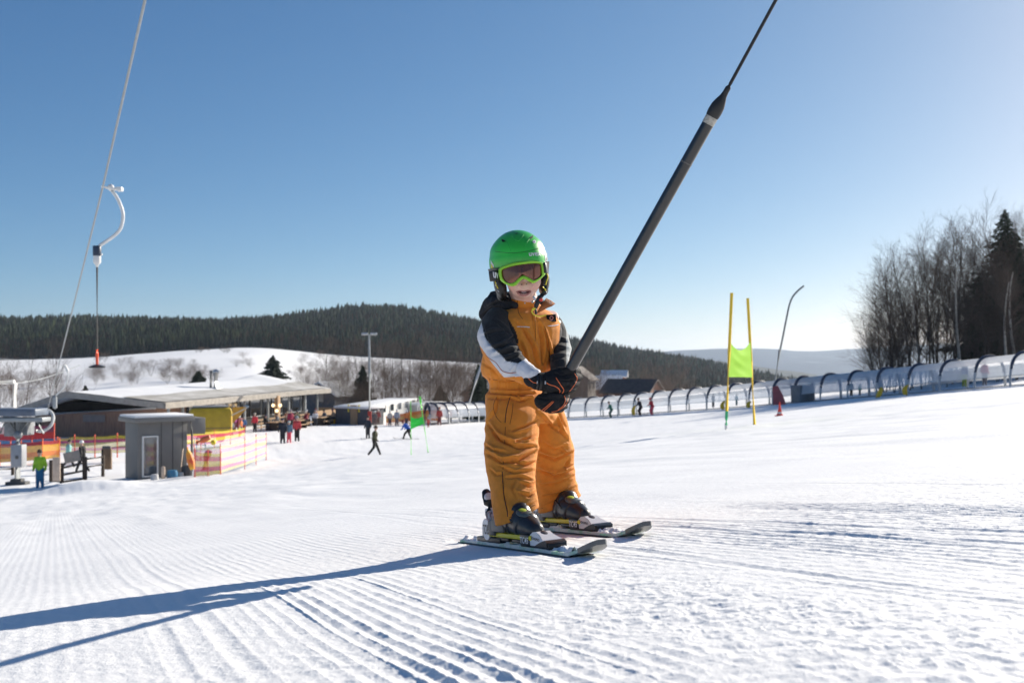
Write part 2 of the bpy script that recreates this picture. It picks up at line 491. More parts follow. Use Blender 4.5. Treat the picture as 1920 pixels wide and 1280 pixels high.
# ------------------------------------------------------------------ the land
def ground_mats():
    ms = [SNOW]
    def land(name, a, b, scale, pos0, pos1):
        m = mat(name, a, .9, 0, scale, col2=b, spec=.1)
        for n in m.node_tree.nodes:
            if n.type == 'VALTORGB': n.color_ramp.elements[0].position = pos0; n.color_ramp.elements[1].position = pos1
        return m
    ms.append(land('hill_floor', (.10, .095, .085), (.55, .56, .58), .05, .55, .7))
    ms.append(land('ridge_wood', (.035, .045, .05), (.06, .07, .07), .012, .45, .62))
    ms.append(land('haze_blue_wood_and_snow', (.025, .05, .11), (.50, .60, .74), .0022, .60, .72))  # blue of distant haze is mixed into the wood and snow colours
    return ms
# skis first: where they stand decides where the snow is pressed flat
SKI_N = (Vector((-.171, 3.635)), Vector((.239, 2.734)))
SKI_F = (Vector((.003, 4.00)), Vector((.413, 3.10)))
for a, b in (SKI_N, SKI_F): SKI_SPOTS.append((a.x, a.y, a.x + (b.x - a.x) * .86, a.y + (b.y - a.y) * .86))
def build_land():
    r = [.35]
    while r[-1] < 9400:
        q = r[-1]
        st = .04 * q if q < 1.2 else (.0024 * q if q < 7.5 else (.0055 * q if q < 60 else (.016 * q if q < 1400 else .03 * q)))
        r.append(q + st)
    r = np.array(r)
    th = np.concatenate([np.linspace(-180, -60, 31)[:-1], np.linspace(-60, -32, 57)[:-1], np.linspace(-32, 32, 1151)[:-1], np.linspace(32, 60, 57)[:-1], np.linspace(60, 180, 31)[:-1]])
    th = R(1) * th
    RR, TT = np.meshgrid(r, th, indexing='ij')
    X = (RR * np.sin(TT)).ravel(); Y = (RR * np.cos(TT)).ravel()
    Z = full_h(X, Y)
    V = np.stack([X, Y, Z], 1)
    nr, nt = RR.shape
    i = np.arange(nr - 1)[:, None] * nt; j = np.arange(nt)[None, :]; j2 = (j + 1) % nt
    Fc = np.stack([(i + j), (i + j2), (i + nt + j2), (i + nt + j)], -1)
    Fc = Fc[:, :, ::-1]
    ms = ground_mats()
    cut = [(0, 1, 'snow_ground'), (1, 2, 'forest_hill'), (2, 3, 'wooded_ridge'), (3, 4, 'mountains')]
    lim = [0, np.searchsorted(r, 560), np.searchsorted(r, 1600), np.searchsorted(r, 3300), nr - 1]
    for a, b, nm in cut:
        f = Fc[lim[a]:lim[b]].reshape(-1, 4)
        used = np.arange(lim[a] * nt, (lim[b] + 1) * nt)
        f = f - lim[a] * nt
        v = V[used]
        if a == 0:
            c = len(v); v = np.vstack([v, [[0, 0, float(full_h(np.array([0.]), np.array([0.01]))[0])]]])
        ob = np_mesh(nm, v, f, ms[a])
        if a == 0:
            bm = bmesh.new(); bm.from_mesh(ob.data); bm.verts.ensure_lookup_table()
            for q in range(nt): bm.faces.new((bm.verts[c], bm.verts[(q + 1) % nt], bm.verts[q]))
            bm.to_mesh(ob.data); bm.free()
            ob.data.polygons.foreach_set('use_smooth', np.full(len(ob.data.polygons), True))
        ob['kind'] = 'structure'
build_land()
# ================================================================== the child on the drag lift
ORANGE = mat('orange_fabric', (.76, .265, .034), .8, .10, 30, .35, 420, spec=.25, attr='Col', sheen=.1)
CHAR = mat('charcoal_fabric', (.022, .023, .027), .8, .25, 40, .35, 380, spec=.25, attr='Col')
BLACK = mat('black_plastic', (.012, .012, .013), .38, .3, 30, .05, 200)
GLOVE = mat('black_glove_fabric', (.010, .010, .012), .8, .35, 60, .4, 300, spec=.35)
WHITEP = mat('white_plastic', (.68, .68, .70), .35, .06, 20)
GREYP = mat('grey_plastic', (.12, .115, .11), .5, .15, 20)
DGREY = mat('dark_grey_shell', (.03, .03, .031), .33, .35, 14, .12, 60)
GREEN = mat('green_helmet_paint', (.035, .48, .045), .36, .07, 12, .03, 200, coat=.35)
DGREEN = mat('dark_green_seam', (.008, .09, .012), .5, .1, 12)
LIME = mat('lime_frame', (.33, .70, .045), .42, .05, 12)
YELLOW = mat('yellow_trim', (.75, .62, .03), .5, .08, 20)
REDP = mat('red_button', (.75, .06, .04), .4, .08, 20)
PIPE = mat('orange_piping', (.95, .19, .05), .5, .08, 20)
WHITEF = mat('white_fabric', (.62, .63, .67), .75, .08, 20, .3, 300)
SKIN = mat('skin', (.78, .50, .41), .5, .05, 25, .05, 300, attr='Col')
SKIN.node_tree.nodes['Principled BSDF'].inputs['Subsurface Weight'].default_value = .12
SKIN.node_tree.nodes['Principled BSDF'].inputs['Subsurface Radius'].default_value = (.012, .005, .003)
LIP = mat('lips', (.46, .17, .155), .4, .08, 30)
DARKM = mat('mouth_dark', (.09, .02, .02), .6, .1, 30)
BLUE = mat('blue_liner', (.03, .10, .32), .6, .5, 60)
SILVER = mat('grey_metal', (.45, .46, .47), .3, .08, 20, metal=.9)
LENS = mat('goggle_lens_brown_reflection', (.20, .060, .028), .13, .25, 9, metal=.55, spec=.8, coat=.6, stretch=(5, 5, .3))  # brown and upright bands put a reflection of boards into the lens colour
LGREY = mat('light_grey_print', (.5, .5, .5), .6, .1, 40)

LAT = Vector((.86, .51, 0)).normalized()
FWD = Vector((.51, -.86, 0)).normalized()
TD = 3.53                                   # distance of the trunk

def loft(mb, rings, n=30, ex=2.25):
    """rings: (px_left, px_right, py, D, tilt) -> closed body of oval rings"""
    vs = []
    for (l, r, y, D, tilt) in rings:
        c = W((l + r) / 2, y, D); w = (r - l) / 2 * D / F
        a = w / .952; b = a * .8
        for j in range(n):
            t = 2 * math.pi * j / n; ct, st = math.cos(t), math.sin(t)
            ct = math.copysign(abs(ct) ** (2 / ex), ct); st = math.copysign(abs(st) ** (2 / ex), st)
            o = LAT * (a * ct) + FWD * (b * st)
            vs.append(c + o + Vector((0, 0, tilt * o.x)))
    k = len(rings)
    fs = [(i * n + j, i * n + (j + 1) % n, (i + 1) * n + (j + 1) % n, (i + 1) * n + j) for i in range(k - 1) for j in range(n)]
    fs += [tuple(range(n - 1, -1, -1)), tuple((k - 1) * n + j for j in range(n))]
    mb.add(vs, fs)
def pxy(V):
    return CX + F * V[:, 0] / V[:, 1], HOR - F * V[:, 2] / V[:, 1]
def crease(V, N, lines, seed=1):
    """press cloth folds into the skin: (polyline, half width, depth) in photograph positions; the back keeps random folds"""
    px, py = pxy(V)
    cam_dir = -V / np.linalg.norm(V, axis=1)[:, None]
    facing = sstep(-.05, .35, (N * cam_dir).sum(1))
    d = np.zeros(len(V))
    for pts, w, dep in lines:
        best = np.full(len(V), 1e9); side = np.zeros(len(V)); tt = np.zeros(len(V)); nseg = len(pts) - 1
        for i in range(nseg):
            (x1, y1), (x2, y2) = pts[i], pts[i + 1]
            dx, dy = x2 - x1, y2 - y1; L2 = dx * dx + dy * dy
            t = np.clip(((px - x1) * dx + (py - y1) * dy) / L2, 0, 1)
            qx = px - x1 - t * dx; qy = py - y1 - t * dy
            dist = np.hypot(qx, qy); s = np.sign(qx * dy - qy * dx)
            m = dist < best
            best[m] = dist[m]; side[m] = s[m]; tt[m] = (i + t[m]) / nseg
        taper = np.sin(np.pi * np.clip(tt * .9 + .05, 0, 1)) ** .6
        sd_ = best * side
        g = 1.2 * (-np.exp(-(sd_ / w) ** 2)) + .9 * np.exp(-((sd_ - 2.1 * w) / (1.2 * w)) ** 2)
        d += g * dep * taper * facing
    return d
def folds(V, amp, seed, kx=9, kz=26, tilt=.5):
    q = V[:, 2] * kz + (V[:, 0] * .8 - V[:, 1] * .5) * kz * tilt
    n = noise3(V[:, 0] * kx + seed, V[:, 1] * kx, q, seed)
    n2 = noise3(V[:, 0] * kx * 2.1, V[:, 1] * kx * 2.1 + seed, q * 1.9, seed + 3)
    return amp * ((1 - np.abs(2 * n - 1)) ** 1.6 - .5) + amp * .45 * ((1 - np.abs(2 * n2 - 1)) ** 1.5 - .5)
def apply(me, disp):
    V = me_co(me); N = me_no(me)
    V2 = V + N * disp[:, None]
    me.vertices.foreach_set('co', V2.astype(np.float32).ravel()); me.update()
def bvh_of(objs):
    vs = []; fs = []
    for o in objs:
        off = wloc(o); b = len(vs)
        vs += [v.co + off for v in o.data.vertices]; fs += [tuple(b + i for i in p.vertices) for p in o.data.polygons]
    return BVHTree.FromPolygons(vs, fs)
def hit(bv, px, py, lift=.0):
    d = W(px, py, 1.0).normalized()
    h = bv.ray_cast(Vector((0, 0, 0)), d)
    if h[0] is None: return None
    n = h[1] if h[1].dot(d) < 0 else -h[1]
    return h[0] + n * lift
def fine(pts, n=6):
    out = []
    for i in range(len(pts) - 1):
        p0 = pts[max(i - 1, 0)]; p1 = pts[i]; p2 = pts[i + 1]; p3 = pts[min(i + 2, len(pts) - 1)]
        for k in range(n):
            t = k / n
            out.append(tuple(.5 * (2 * b + (c - a) * t + (2 * a - 5 * b + 4 * c - d) * t * t + (3 * b - a - 3 * c + d) * t ** 3) for a, b, c, d in zip(p0, p1, p2, p3)))
    out.append(tuple(pts[-1])); return out
def piping(name, bv, lines, r, m, parent, lift=0.0, n=6, closed=False):
    first = None
    for pts in lines:
        P = [hit(bv, x, y, lift) for x, y in fine(pts)]
        P = [p for p in P if p is not None]
        P = [p for i, p in enumerate(P) if i == 0 or (p - P[i - 1]).length < .012]
        if len(P) > 1:
            mb = MB(); mb.tube(P, r, n); o = mb.build(name, m, parent); first = first or o
    return first
def decal(name, bv, polys, m, parent, lift=.0012, sub=2):
    """thin patches laid on a surface; polys in photograph positions"""
    first = None
    for poly in polys:
        bm = bmesh.new()
        vs = [bm.verts.new((x, -y, 0)) for x, y in poly]; bm.faces.new(vs)
        bmesh.ops.triangulate(bm, faces=bm.faces[:])
        bmesh.ops.subdivide_edges(bm, edges=bm.edges[:], cuts=sub, use_grid_fill=True)
        bm.verts.index_update()
        P = [hit(bv, v.co.x, -v.co.y, lift) for v in bm.verts]
        fs = [[v.index for v in f.verts] for f in bm.faces if all(P[v.index] is not None for v in f.verts)]
        if fs:
            mb = MB(); mb.add([p or Vector((0, 0, 0)) for p in P], fs); o = mb.build(name, m, parent); first = first or o
        bm.free()
    return first
def text_mesh(body, shear=0.0, bold=0.0, fit=None):
    """triangles of a word in a unit frame: returns verts (x right, y up) scaled to fit=(w,h)"""
    c = bpy.data.curves.new('t', 'FONT'); c.body = body; c.size = 1; c.shear = shear; c.offset = bold; c.resolution_u = 3
    o = bpy.data.objects.new('t', c); COL.objects.link(o)
    dg = bpy.context.evaluated_depsgraph_get(); dg.update()
    me = bpy.data.meshes.new_from_object(o.evaluated_get(dg))
    V = me_co(me); fs = [tuple(p.vertices) for p in me.polygons]
    bpy.data.objects.remove(o); bpy.data.curves.remove(c); bpy.data.meshes.remove(me)
    V = V[:, :2]; mn = V.min(0); mx = V.max(0)
    V = (V - mn) / (mx - mn)
    if fit: V = V * np.array(fit)
    return V, fs
def text_on(name, bv, body, quad, m, parent, lift=.0012, **k):
    """quad: photograph positions of bottom-left, bottom-right, top-left"""
    V, fs = text_mesh(body, **k); (bx, by), (rx, ry), (tx, ty) = quad
    P = [hit(bv, bx + (rx - bx) * u + (tx - bx) * v, by + (ry - by) * u + (ty - by) * v, lift) for u, v in V]
    fs = [f for f in fs if all(P[i] is not None for i in f)]
    mb = MB(); mb.add([p or Vector((0, 0, 0)) for p in P], fs)
    return mb.build(name, m, parent, smooth=False)

def ski_frame(seg):
    a, b = seg
    ha, hb = Hs(a.x, a.y), Hs(b.x, b.y)
    A = Vector((a.x, a.y, ha)); B = Vector((b.x, b.y, hb))
    x = (B - A).normalized()
    lx = Vector((-x.y, x.x, 0)).normalized()
    h2 = Hs(a.x + lx.x * .2, a.y + lx.y * .2)
    lat = Vector((lx.x, lx.y, (h2 - ha) / .2 * .5)).normalized()
    z = x.cross(lat).normalized(); y = z.cross(x)
    M = Matrix((x, y, z)).transposed()
    O = A + z * .0
    return lambda p: O + M @ Vector(p), M, O

def make_child():
    root = empty('person', W(1000, 1005, 3.40), 'small child in orange ski overalls and green helmet gripping the lift pole in the foreground', 'person')
    # ---------------- head frame
    HC = W(972, 490, 3.47)
    MH = Matrix.Rotation(R(9), 3, 'Z') @ Matrix.Rotation(R(-8), 3, 'Y') @ Matrix.Rotation(R(4), 3, 'X')
    hs = 3.47 / 3.6
    hw = lambda x, y, z: HC + MH @ (Vector((x, y, z)) * hs)
    # ---------------- body: one continuous skin
    mb = MB()
    def hb(c, r):
        mb.ball(hw(*c), [q * hs for q in (r if hasattr(r, '__len__') else (r, r, r))], MH, 24, 16)
    hb((0, .012, -.005), (.083, .098, .092)); hb((.003, -.030, -.080), (.058, .063, .054))
    hb((.031, -.050, -.076), .033); hb((-.027, -.050, -.076), .033); hb((.003, -.066, -.117), (.024, .022, .018))
    hb((.003, -.082, -.090), (.024, .02, .02)); hb((.003, -.092, -.062), (.0105, .016, .012)); hb((.003, -.086, -.045), (.008, .014, .02))
    for s_ in (-1, 1): hb((.003 + s_ * .010, -.086, -.067), .0075); hb((s_ * .083, .01, -.03), (.008, .018, .025))
    mb.chain([hw(0, .01, -.10), W(988, 575, TD), W(986, 600, TD + .01)], [.045, .046, .06])
    mb.chain([W(986, 605, TD), W(978, 660, TD + .02), W(966, 735, TD)], [.070, .075, .072])
    mb.chain([W(955, 750, 3.52), W(958, 850, 3.39), W(966, 940, 3.25), W(968, 985, 3.22)], [.050, .042, .034, .030])
    mb.chain([W(1015, 750, TD + .06), W(1036, 850, 3.61), W(1046, 925, 3.63), W(1048, 955, 3.64)], [.050, .042, .034, .030])
    mb.chain([W(935, 610, 3.47), W(928, 662, 3.40), W(1000, 710, 3.28)], [.036, .03, .022])
    mb.chain([W(1036, 610, TD + .06), W(1050, 662, TD + .02), W(1046, 725, 3.40)], [.036, .03, .022])
    mb.tube([W(940, 606, 3.48), W(986, 598, TD), W(1036, 606, TD + .06)], .045, 16)
    me = remesh(mb, .0032, 5)
    V = me_co(me); px, py = pxy(V); col = np.ones((len(V), 3))
    def blush(cx, cy, rx, ry, c, k):
        w = k * np.exp(-((px - cx) / rx) ** 2 - ((py - cy) / ry) ** 2)
        col[:] = col * (1 - w[:, None]) + np.array(c) * w[:, None]
    blush(955, 541, 9, 8, (1.05, .72, .70), .6); blush(1001, 538, 8, 8, (1.05, .72, .70), .6); blush(981, 531, 5, 4, (1.05, .75, .72), .6)
    body = me_obj('body', me, SKIN, root, col)
    bv = bvh_of([body])
    mouth = decal('mouth', bv, [[(969, 547.2), (975, 545.6), (982, 546.6), (989, 545), (995, 545), (991, 549.5), (984, 551.5), (976, 551)]], DARKM, root, .0008)
    piping('lip', bv, [[(968, 547), (975, 544.8), (982, 545.8), (989, 544), (995.5, 544.8)]], .0022, LIP, mouth, -.0004, 8)
    piping('lip', bv, [[(969.5, 549), (975, 552.5), (983, 554), (990, 551.5), (995, 546.5)]], .0033, LIP, mouth, -.0008, 8)
    decal('teeth', bv, [[(978, 546.9), (982, 547.4), (987, 546.5), (986.5, 547.6), (982, 548.3), (979, 547.9)]], WHITEP, mouth, .0014)
    decal('nostril', bv, [[(976.5, 533.4), (979, 532.2), (980, 533.6), (978, 534.6)], [(985.4, 532.8), (987.6, 531.6), (988.8, 532.8), (986.6, 534)]], DARKM, root, .0006)

    # ---------------- overalls: trunk and legs
    mb = MB()
    loft(mb, [(958, 1006, 560, TD - .02, 0), (957, 1010, 568, TD - .02, 0), (950, 1020, 578, TD, 0), (934, 1038, 590, TD, 0), (922, 1049, 603, TD, 0), (916, 1053, 620, TD, 0), (912, 1051, 645, TD, 0), (906, 1044, 670, TD, 0), (903, 1036, 690, TD, 0), (906, 1032, 704, TD, 0), (915, 1022, 712, TD, 0), (917, 1018, 722, TD, 0), (917, 1017, 732, TD, 0), (911, 1024, 740, TD, 0), (912, 1030, 756, TD, 0), (916, 1044, 778, TD, 0), (930, 1040, 792, TD, 0)])
    loft(mb, [(913, 1004, 748, 3.50, 0), (912, 1010, 775, 3.47, 0), (911, 1010, 810, 3.43, 0), (909, 1008, 845, 3.38, .05), (914, 1003, 875, 3.34, .1), (919, 1001, 900, 3.30, .2), (923, 1002, 925, 3.265, .3), (926, 1006, 948, 3.235, .4), (930, 1010, 968, 3.215, .42)])
    loft(mb, [(990, 1050, 750, 3.57, 0), (995, 1060, 780, 3.575, 0), (997, 1068, 810, 3.58, 0), (1000, 1074, 840, 3.59, .05), (1002, 1075, 865, 3.60, .15), (1003, 1077, 890, 3.61, .25), (1005, 1079, 915, 3.62, .32), (1009, 1084, 933, 3.63, .38), (1011, 1090, 945, 3.635, .4)])
    me = remesh(mb, .0036, 4)
    V = me_co(me); N = me_no(me); px, py = pxy(V)
    leg = sstep(735, 775, py)
    near_hem = 1 - sstep(.0, .5, 0 * px)
    d = folds(V, .0052, 3, 7, 20, .45) * (.25 + .75 * leg) * (1 - .6 * sstep(925, 960, py))
    L = [
     # near leg
     ([(915, 795), (935, 822), (970, 838), (1003, 838)], 2.6, .012), ([(916, 850), (940, 866), (975, 862), (1004, 846)], 3.2, .013),
     ([(925, 812), (950, 829), (985, 829)], 2.2, .007), ([(960, 862), (985, 872), (1005, 866)], 2.4, .009), ([(935, 872), (965, 886), (1000, 882)], 2.0, .006),
     ([(915, 790), (930, 770), (936, 745)], 2.2, .006), ([(1003, 790), (985, 800), (960, 806)], 2.3, .008), ([(1006, 815), (990, 822), (970, 826)], 2.0, .007),
     ([(978, 905), (992, 912), (1004, 905)], 2.2, .008), ([(975, 925), (992, 930), (1003, 922)], 2.0, .008), ([(943, 880), (944, 920), (953, 960)], 1.2, .004),
     ([(958, 965), (975, 955), (1005, 940)], 1.4, .004), ([(965, 900), (960, 915), (970, 935)], 2.2, .005), ([(920, 880), (930, 890), (940, 888)], 2, .006),
     ([(950, 895), (975, 893), (995, 900)], 2.0, .006), ([(912, 835), (925, 845), (945, 848)], 2.2, .007),
     # far leg
     ([(1010, 775), (1035, 800), (1060, 815)], 2.2, .008), ([(1045, 790), (1052, 810), (1062, 822)], 1.8, .008), ([(1010, 850), (1040, 862), (1070, 848)], 2.6, .010),
     ([(1050, 842), (1060, 850), (1073, 845)], 1.6, .008), ([(1020, 830), (1040, 842), (1060, 835)], 2.2, .007), ([(1010, 880), (1040, 893), (1078, 880)], 2.6, .011),
     ([(1015, 908), (1045, 905), (1076, 892)], 2.0, .007), ([(1020, 930), (1050, 925), (1078, 912)], 1.8, .006), ([(1060, 800), (1052, 790), (1048, 775)], 1.6, .006),
     ([(1012, 950), (1045, 938), (1080, 925)], 1.2, .003), ([(1066, 862), (1060, 875), (1075, 872)], 1.8, .008),
     # trunk
     ([(917, 712), (950, 716), (990, 714)], 1.6, .005), ([(917, 735), (960, 738), (1000, 737)], 2.2, .008), ([(975, 640), (983, 660), (990, 690)], 2.4, .007),
     ([(985, 622), (1000, 650), (1010, 690)], 2.6, .010), ([(1010, 608), (1016, 640), (1017, 680)], 2.2, .010), ([(1008, 600), (1020, 620), (1030, 655), (1034, 690)], 1.8, .007),
     ([(965, 600), (980, 615), (995, 640)], 2.0, .006), ([(1024, 640), (1030, 660), (1035, 675)], 1.5, .006), ([(995, 570), (1000, 600), (1004, 640)], 1.2, .004),
     ([(905, 680), (920, 690), (935, 705)], 2.0, .005), ([(918, 700), (917, 720), (917, 735)], 1.5, .003), ([(1028, 640), (1025, 665), (1018, 700)], 1.4, .005),
     ([(932, 712), (933, 722), (932, 735)], 1.1, .003), ([(950, 715), (950, 724), (951, 735)], 1.1, .003), ([(975, 716), (975, 726), (975, 736)], 1.1, .003),
     ([(952, 745), (975, 752), (995, 745)], 2, .006), ([(966, 738), (975, 748), (983, 752)], 1.4, .005),
    ]
    d += crease(V, N, L)
    # belt band drawn in, blouse above it
    d += -.004 * np.exp(-((py - 723) / 10) ** 2)
    apply(me, d)
    V = me_co(me); px, py = pxy(V)
    col = np.ones((len(V), 3))
    yoke = (px < np.interp(py, [556, 573, 600, 622, 640, 650], [940, 937, 955, 968, 972, 972])) & (py < 644)
    dark = np.array([.032, .095, .80])
    col[yoke] = dark
    side2 = (px > np.interp(py, [560, 590, 620, 660], [1044, 1050, 1050, 1046])) & (py < 690) & (py > 592)
    col[side2] = dark
    suit = me_obj('overalls', me, ORANGE, root, col)
    suit['label'] = 'orange quilted ski overalls with charcoal shoulders'
    bs = bvh_of([suit])
    piping('chest_piping', bs, [[(969, 612.5), (980, 612.3), (993, 613.5)], [(1027, 611), (1038, 610.5), (1047, 608.5)]], .0017, WHITEF, suit, .0005)
    piping('pocket_zip', bs, [[(958, 740), (953, 755), (949, 772), (947, 792)]], .0014, BLACK, suit, .0)
    piping('side_zip', bs, [[(942, 884), (943, 905), (945, 930), (951, 958), (952, 968)]], .0014, BLACK, suit, .0)
    seam = mat('brown_stitching', (.20, .055, .008), .8, .2, 40)
    piping('seam', bs, [[(932, 743), (925, 760), (930, 780), (940, 792)], [(962, 755), (960, 775), (956, 795)], [(913, 738), (940, 740), (970, 742), (1000, 741)], [(917, 711), (950, 713), (985, 716)], [(955, 970), (975, 960), (1003, 946)], [(1014, 953), (1045, 943), (1080, 929)], [(948, 800), (944, 840), (943, 880)], [(970, 562), (972, 585), (980, 598)], [(1003, 598), (1004, 625), (1003, 640)], [(1021, 612), (1029, 640), (1030, 670)]], .0010, seam, suit, .0)
    # chest badge
    h0 = hit(bs, 1033.5, 596); D0_ = h0.y - .012; mb = MB()
    q4 = [(1024, 590), (1042, 589), (1043.3, 602.5), (1026.5, 604)]
    pts = [W(x, y, D0_ + (x - 1033.5) * .0009) for x, y in q4]
    mb.add(pts + [q + Vector((0, .014, 0)) for q in pts], [(0, 3, 2, 1), (4, 5, 6, 7), (0, 1, 5, 4), (1, 2, 6, 5), (2, 3, 7, 6), (3, 0, 4, 7)])
    badge = mb.build('badge', mat('badge_black', (.012, .012, .012), .95, .1, 30, spec=.1), suit, smooth=False)
    bb = bvh_of([badge])
    ring = [(1034 + 3.1 * math.cos(t), 596 + 3.1 * math.sin(t)) for t in [2 * math.pi * i / 14 for i in range(15)]]
    piping('badge_ring', bb, [ring], .0011, mat('pale_red_print', (.85, .30, .26), .6, .1, 40), suit, .0003)
    piping('badge_lettering', bb, [[(1028 + i * 1.5, 601.8 - i * .12), (1028.9 + i * 1.5, 601.7 - i * .12)] for i in range(9)], .0006, LGREY, suit, .0004)
    decal('snap_button', bs, [[(984 + 1.4 * math.cos(t), 568 + 1.4 * math.sin(t)) for t in [2 * math.pi * i / 8 for i in range(8)]]], SILVER, suit, .001)
    # ---------------- sleeves
    def sleeve(pts, rs, seed, lines, paint):
        mb = MB(); mb.chain([W(*p) for p in pts], [r * p[2] / F for r, p in zip(rs, pts)], 24)
        me = remesh(mb, .0032, 3)
        V = me_co(me); N = me_no(me)
        apply(me, folds(V, .005, seed, 10, 22, .7) + crease(V, N, lines))
        V = me_co(me); px, py = pxy(V)
        return me_obj('sleeve', me, ORANGE, suit, paint(px, py))
    def paint_r(px, py):
        col = np.ones((len(px), 3)); col[:] = dark
        f1 = np.interp(px, [895, 903, 909, 923, 937, 949, 973, 988, 1000], [580, 606, 632, 651, 663, 677, 681, 670, 664])
        f2 = np.interp(px, [890, 893, 902, 923, 937, 945, 985, 1000], [628, 640, 651, 681, 698, 707, 705, 700])
        w = py > f1; col[w] = (.90, 2.6, 21.0)
        col[py > f2] = 1.0
        return col
    right = sleeve([(934, 604, 3.47), (928, 630, 3.43), (939, 660, 3.385), (960, 684, 3.335), (984, 701, 3.30)], [29, 34.5, 34, 27.5, 20], 5,
        [([(915, 655), (940, 650), (960, 640)], 2.4, .008), ([(925, 668), (950, 660), (975, 655)], 2.6, .010), ([(945, 678), (965, 668), (985, 664)], 2.2, .008), ([(905, 630), (925, 622), (950, 620)], 2.2, .005),
         ([(958, 700), (968, 690), (975, 678)], 2.0, .006), ([(905, 610), (915, 640), (935, 665)], 1.6, .004), ([(950, 640), (965, 630), (972, 628)], 1.8, .006), ([(940, 700), (960, 706), (980, 712)], 1.8, .005), ([(925, 600), (940, 610), (955, 625)], 1.8, .004)], paint_r)
    left = sleeve([(1036, 607, TD + .07), (1046, 632, TD + .05), (1051, 658, TD), (1049, 686, 3.44), (1044, 716, 3.40)], [19, 20, 20, 17, 15], 6,
        [([(1040, 640), (1050, 637), (1062, 640)], 2.0, .007), ([(1038, 660), (1050, 655), (1068, 655)], 2.2, .008), ([(1036, 675), (1050, 670), (1064, 668)], 2.0, .007)],
        lambda px, py: np.where((px > 1062)[:, None], np.array([[.45, 1.4, 11.]]), dark[None, :]))
    br = bvh_of([right])
    piping('sleeve_piping', br, [[(897, 646), (905, 660), (918, 672), (930, 680), (942, 695), (955, 699), (968, 698)], [(970, 693), (980, 689), (989, 690)]], .0012, mat('rust_piping', (.45, .12, .04), .6, .1, 30), right, .0004)
    mb = MB(); mb.chain([W(984, 692, 3.285), W(1000, 703, 3.265)], [17 * 3.3 / F, 15 * 3.3 / F], 18)
    me = remesh(mb, .003, 2); V = me_co(me); apply(me, folds(V, .004, 12, 30, 40, .3))
    me_obj('cuff', me, WHITEF, suit)
    # ---------------- hood and collar flap
    mb = MB()
    mb.chain([W(966, 573, TD - .07), W(950, 567, TD - .04), W(934, 564, TD + .02), W(920, 572, TD + .08), W(910, 590, TD + .10)], [.010, .017, .026, .030, .024], 16)
    mb.chain([W(948, 560, TD + .02), W(930, 560, TD + .08), W(940, 566, TD + .14), W(980, 562, TD + .17), W(1012, 568, TD + .13)], [.014, .03, .036, .036, .02], 16)
    mb.chain([W(955, 575, TD - .05), W(938, 576, TD), W(922, 588, TD + .02)], [.010, .016, .018], 16)
    me = remesh(mb, .003, 4); V = me_co(me); N = me_no(me)
    apply(me, folds(V, .005, 22, 14, 30, .8) + crease(V, N, [([(915, 575), (935, 566), (955, 572)], 2, .007), ([(905, 592), (920, 578), (942, 574)], 1.8, .006), ([(925, 553), (940, 557), (952, 566)], 1.8, .005)]))
    cw = np.ones((len(V), 3)); me_obj('hood', me, CHAR, suit, cw)
    mb = MB()
    P0 = [(1005, 589), (1010, 579), (1017, 568), (1024, 558.5), (1033, 563), (1041.5, 569), (1035, 574), (1027, 577), (1016, 583)]
    vs = []; 
    for k, off in ((0, 0), (1, .007)):
        for i, (x, y) in enumerate(P0):
            dd = 3.40 + off + .0010 * (x - 1005) + .00004 * (y - 575) ** 2
            vs.append(W(x, y, dd))
        vs.append(W(1021, 571, 3.40 + off - .004 + .016))
    n = len(P0)
    fs = [(i, (i + 1) % n, n) for i in range(n)] + [((i + 1) % n + n + 1, i + n + 1, 2 * n + 1) for i in range(n)] + [(i, i + n + 1, (i + 1) % n + n + 1, (i + 1) % n) for i in range(n)]
    mb.add(vs, fs)
    flap = mb.build('collar_flap', mat('rust_lining', (.33, .10, .022), .75, .15, 30, .3, 300), suit, split=80)
    bf = bvh_of([flap])
    piping('snap_button', bf, [[(1032.5 + 1.7 * math.cos(t), 567.5 + 1.7 * math.sin(t)) for t in [2 * math.pi * i / 8 for i in range(9)]]], .001, SILVER, suit, .0003)
    # ---------------- gloves
    GD_ = 3.30
    def glove(palm, fingers, thumb, extra=None):
        mb = MB()
        for pts, rs in palm: mb.chain([W(*p) for p in pts], [r * p[2] / F for r, p in zip(rs, pts)], 20)
        me0 = MB()
        for pts, rs in fingers + thumb: mb.chain([W(*p) for p in pts], [r * p[2] / F for r, p in zip(rs, pts)], 12)
        me = remesh(mb, .0021, 2, .4); V = me_co(me); N = me_no(me)
        apply(me, folds(V, .0028, 31, 30, 45, .4) + (crease(V, N, extra) if extra else 0))
        return me_obj('glove', me, GLOVE, root)
    D0 = GD_
    upper_f = []
    for i, (kx, ky) in enumerate([(1066, 697), (1067, 708), (1064, 719), (1059, 729)]):
        e = [3, 4, 2, 0][i]
        upper_f.append(([(kx - 8, ky, D0 - .045), (kx + 6 + e, ky - 3, D0 - .040), (kx + 14 + e, ky - 1, D0 - .008), (kx + 11 + e, ky + 1, D0 + .026), (kx - 2, ky + 1, D0 + .034)], [8.2, 7.6, 7.0, 6.8, 6.2]))
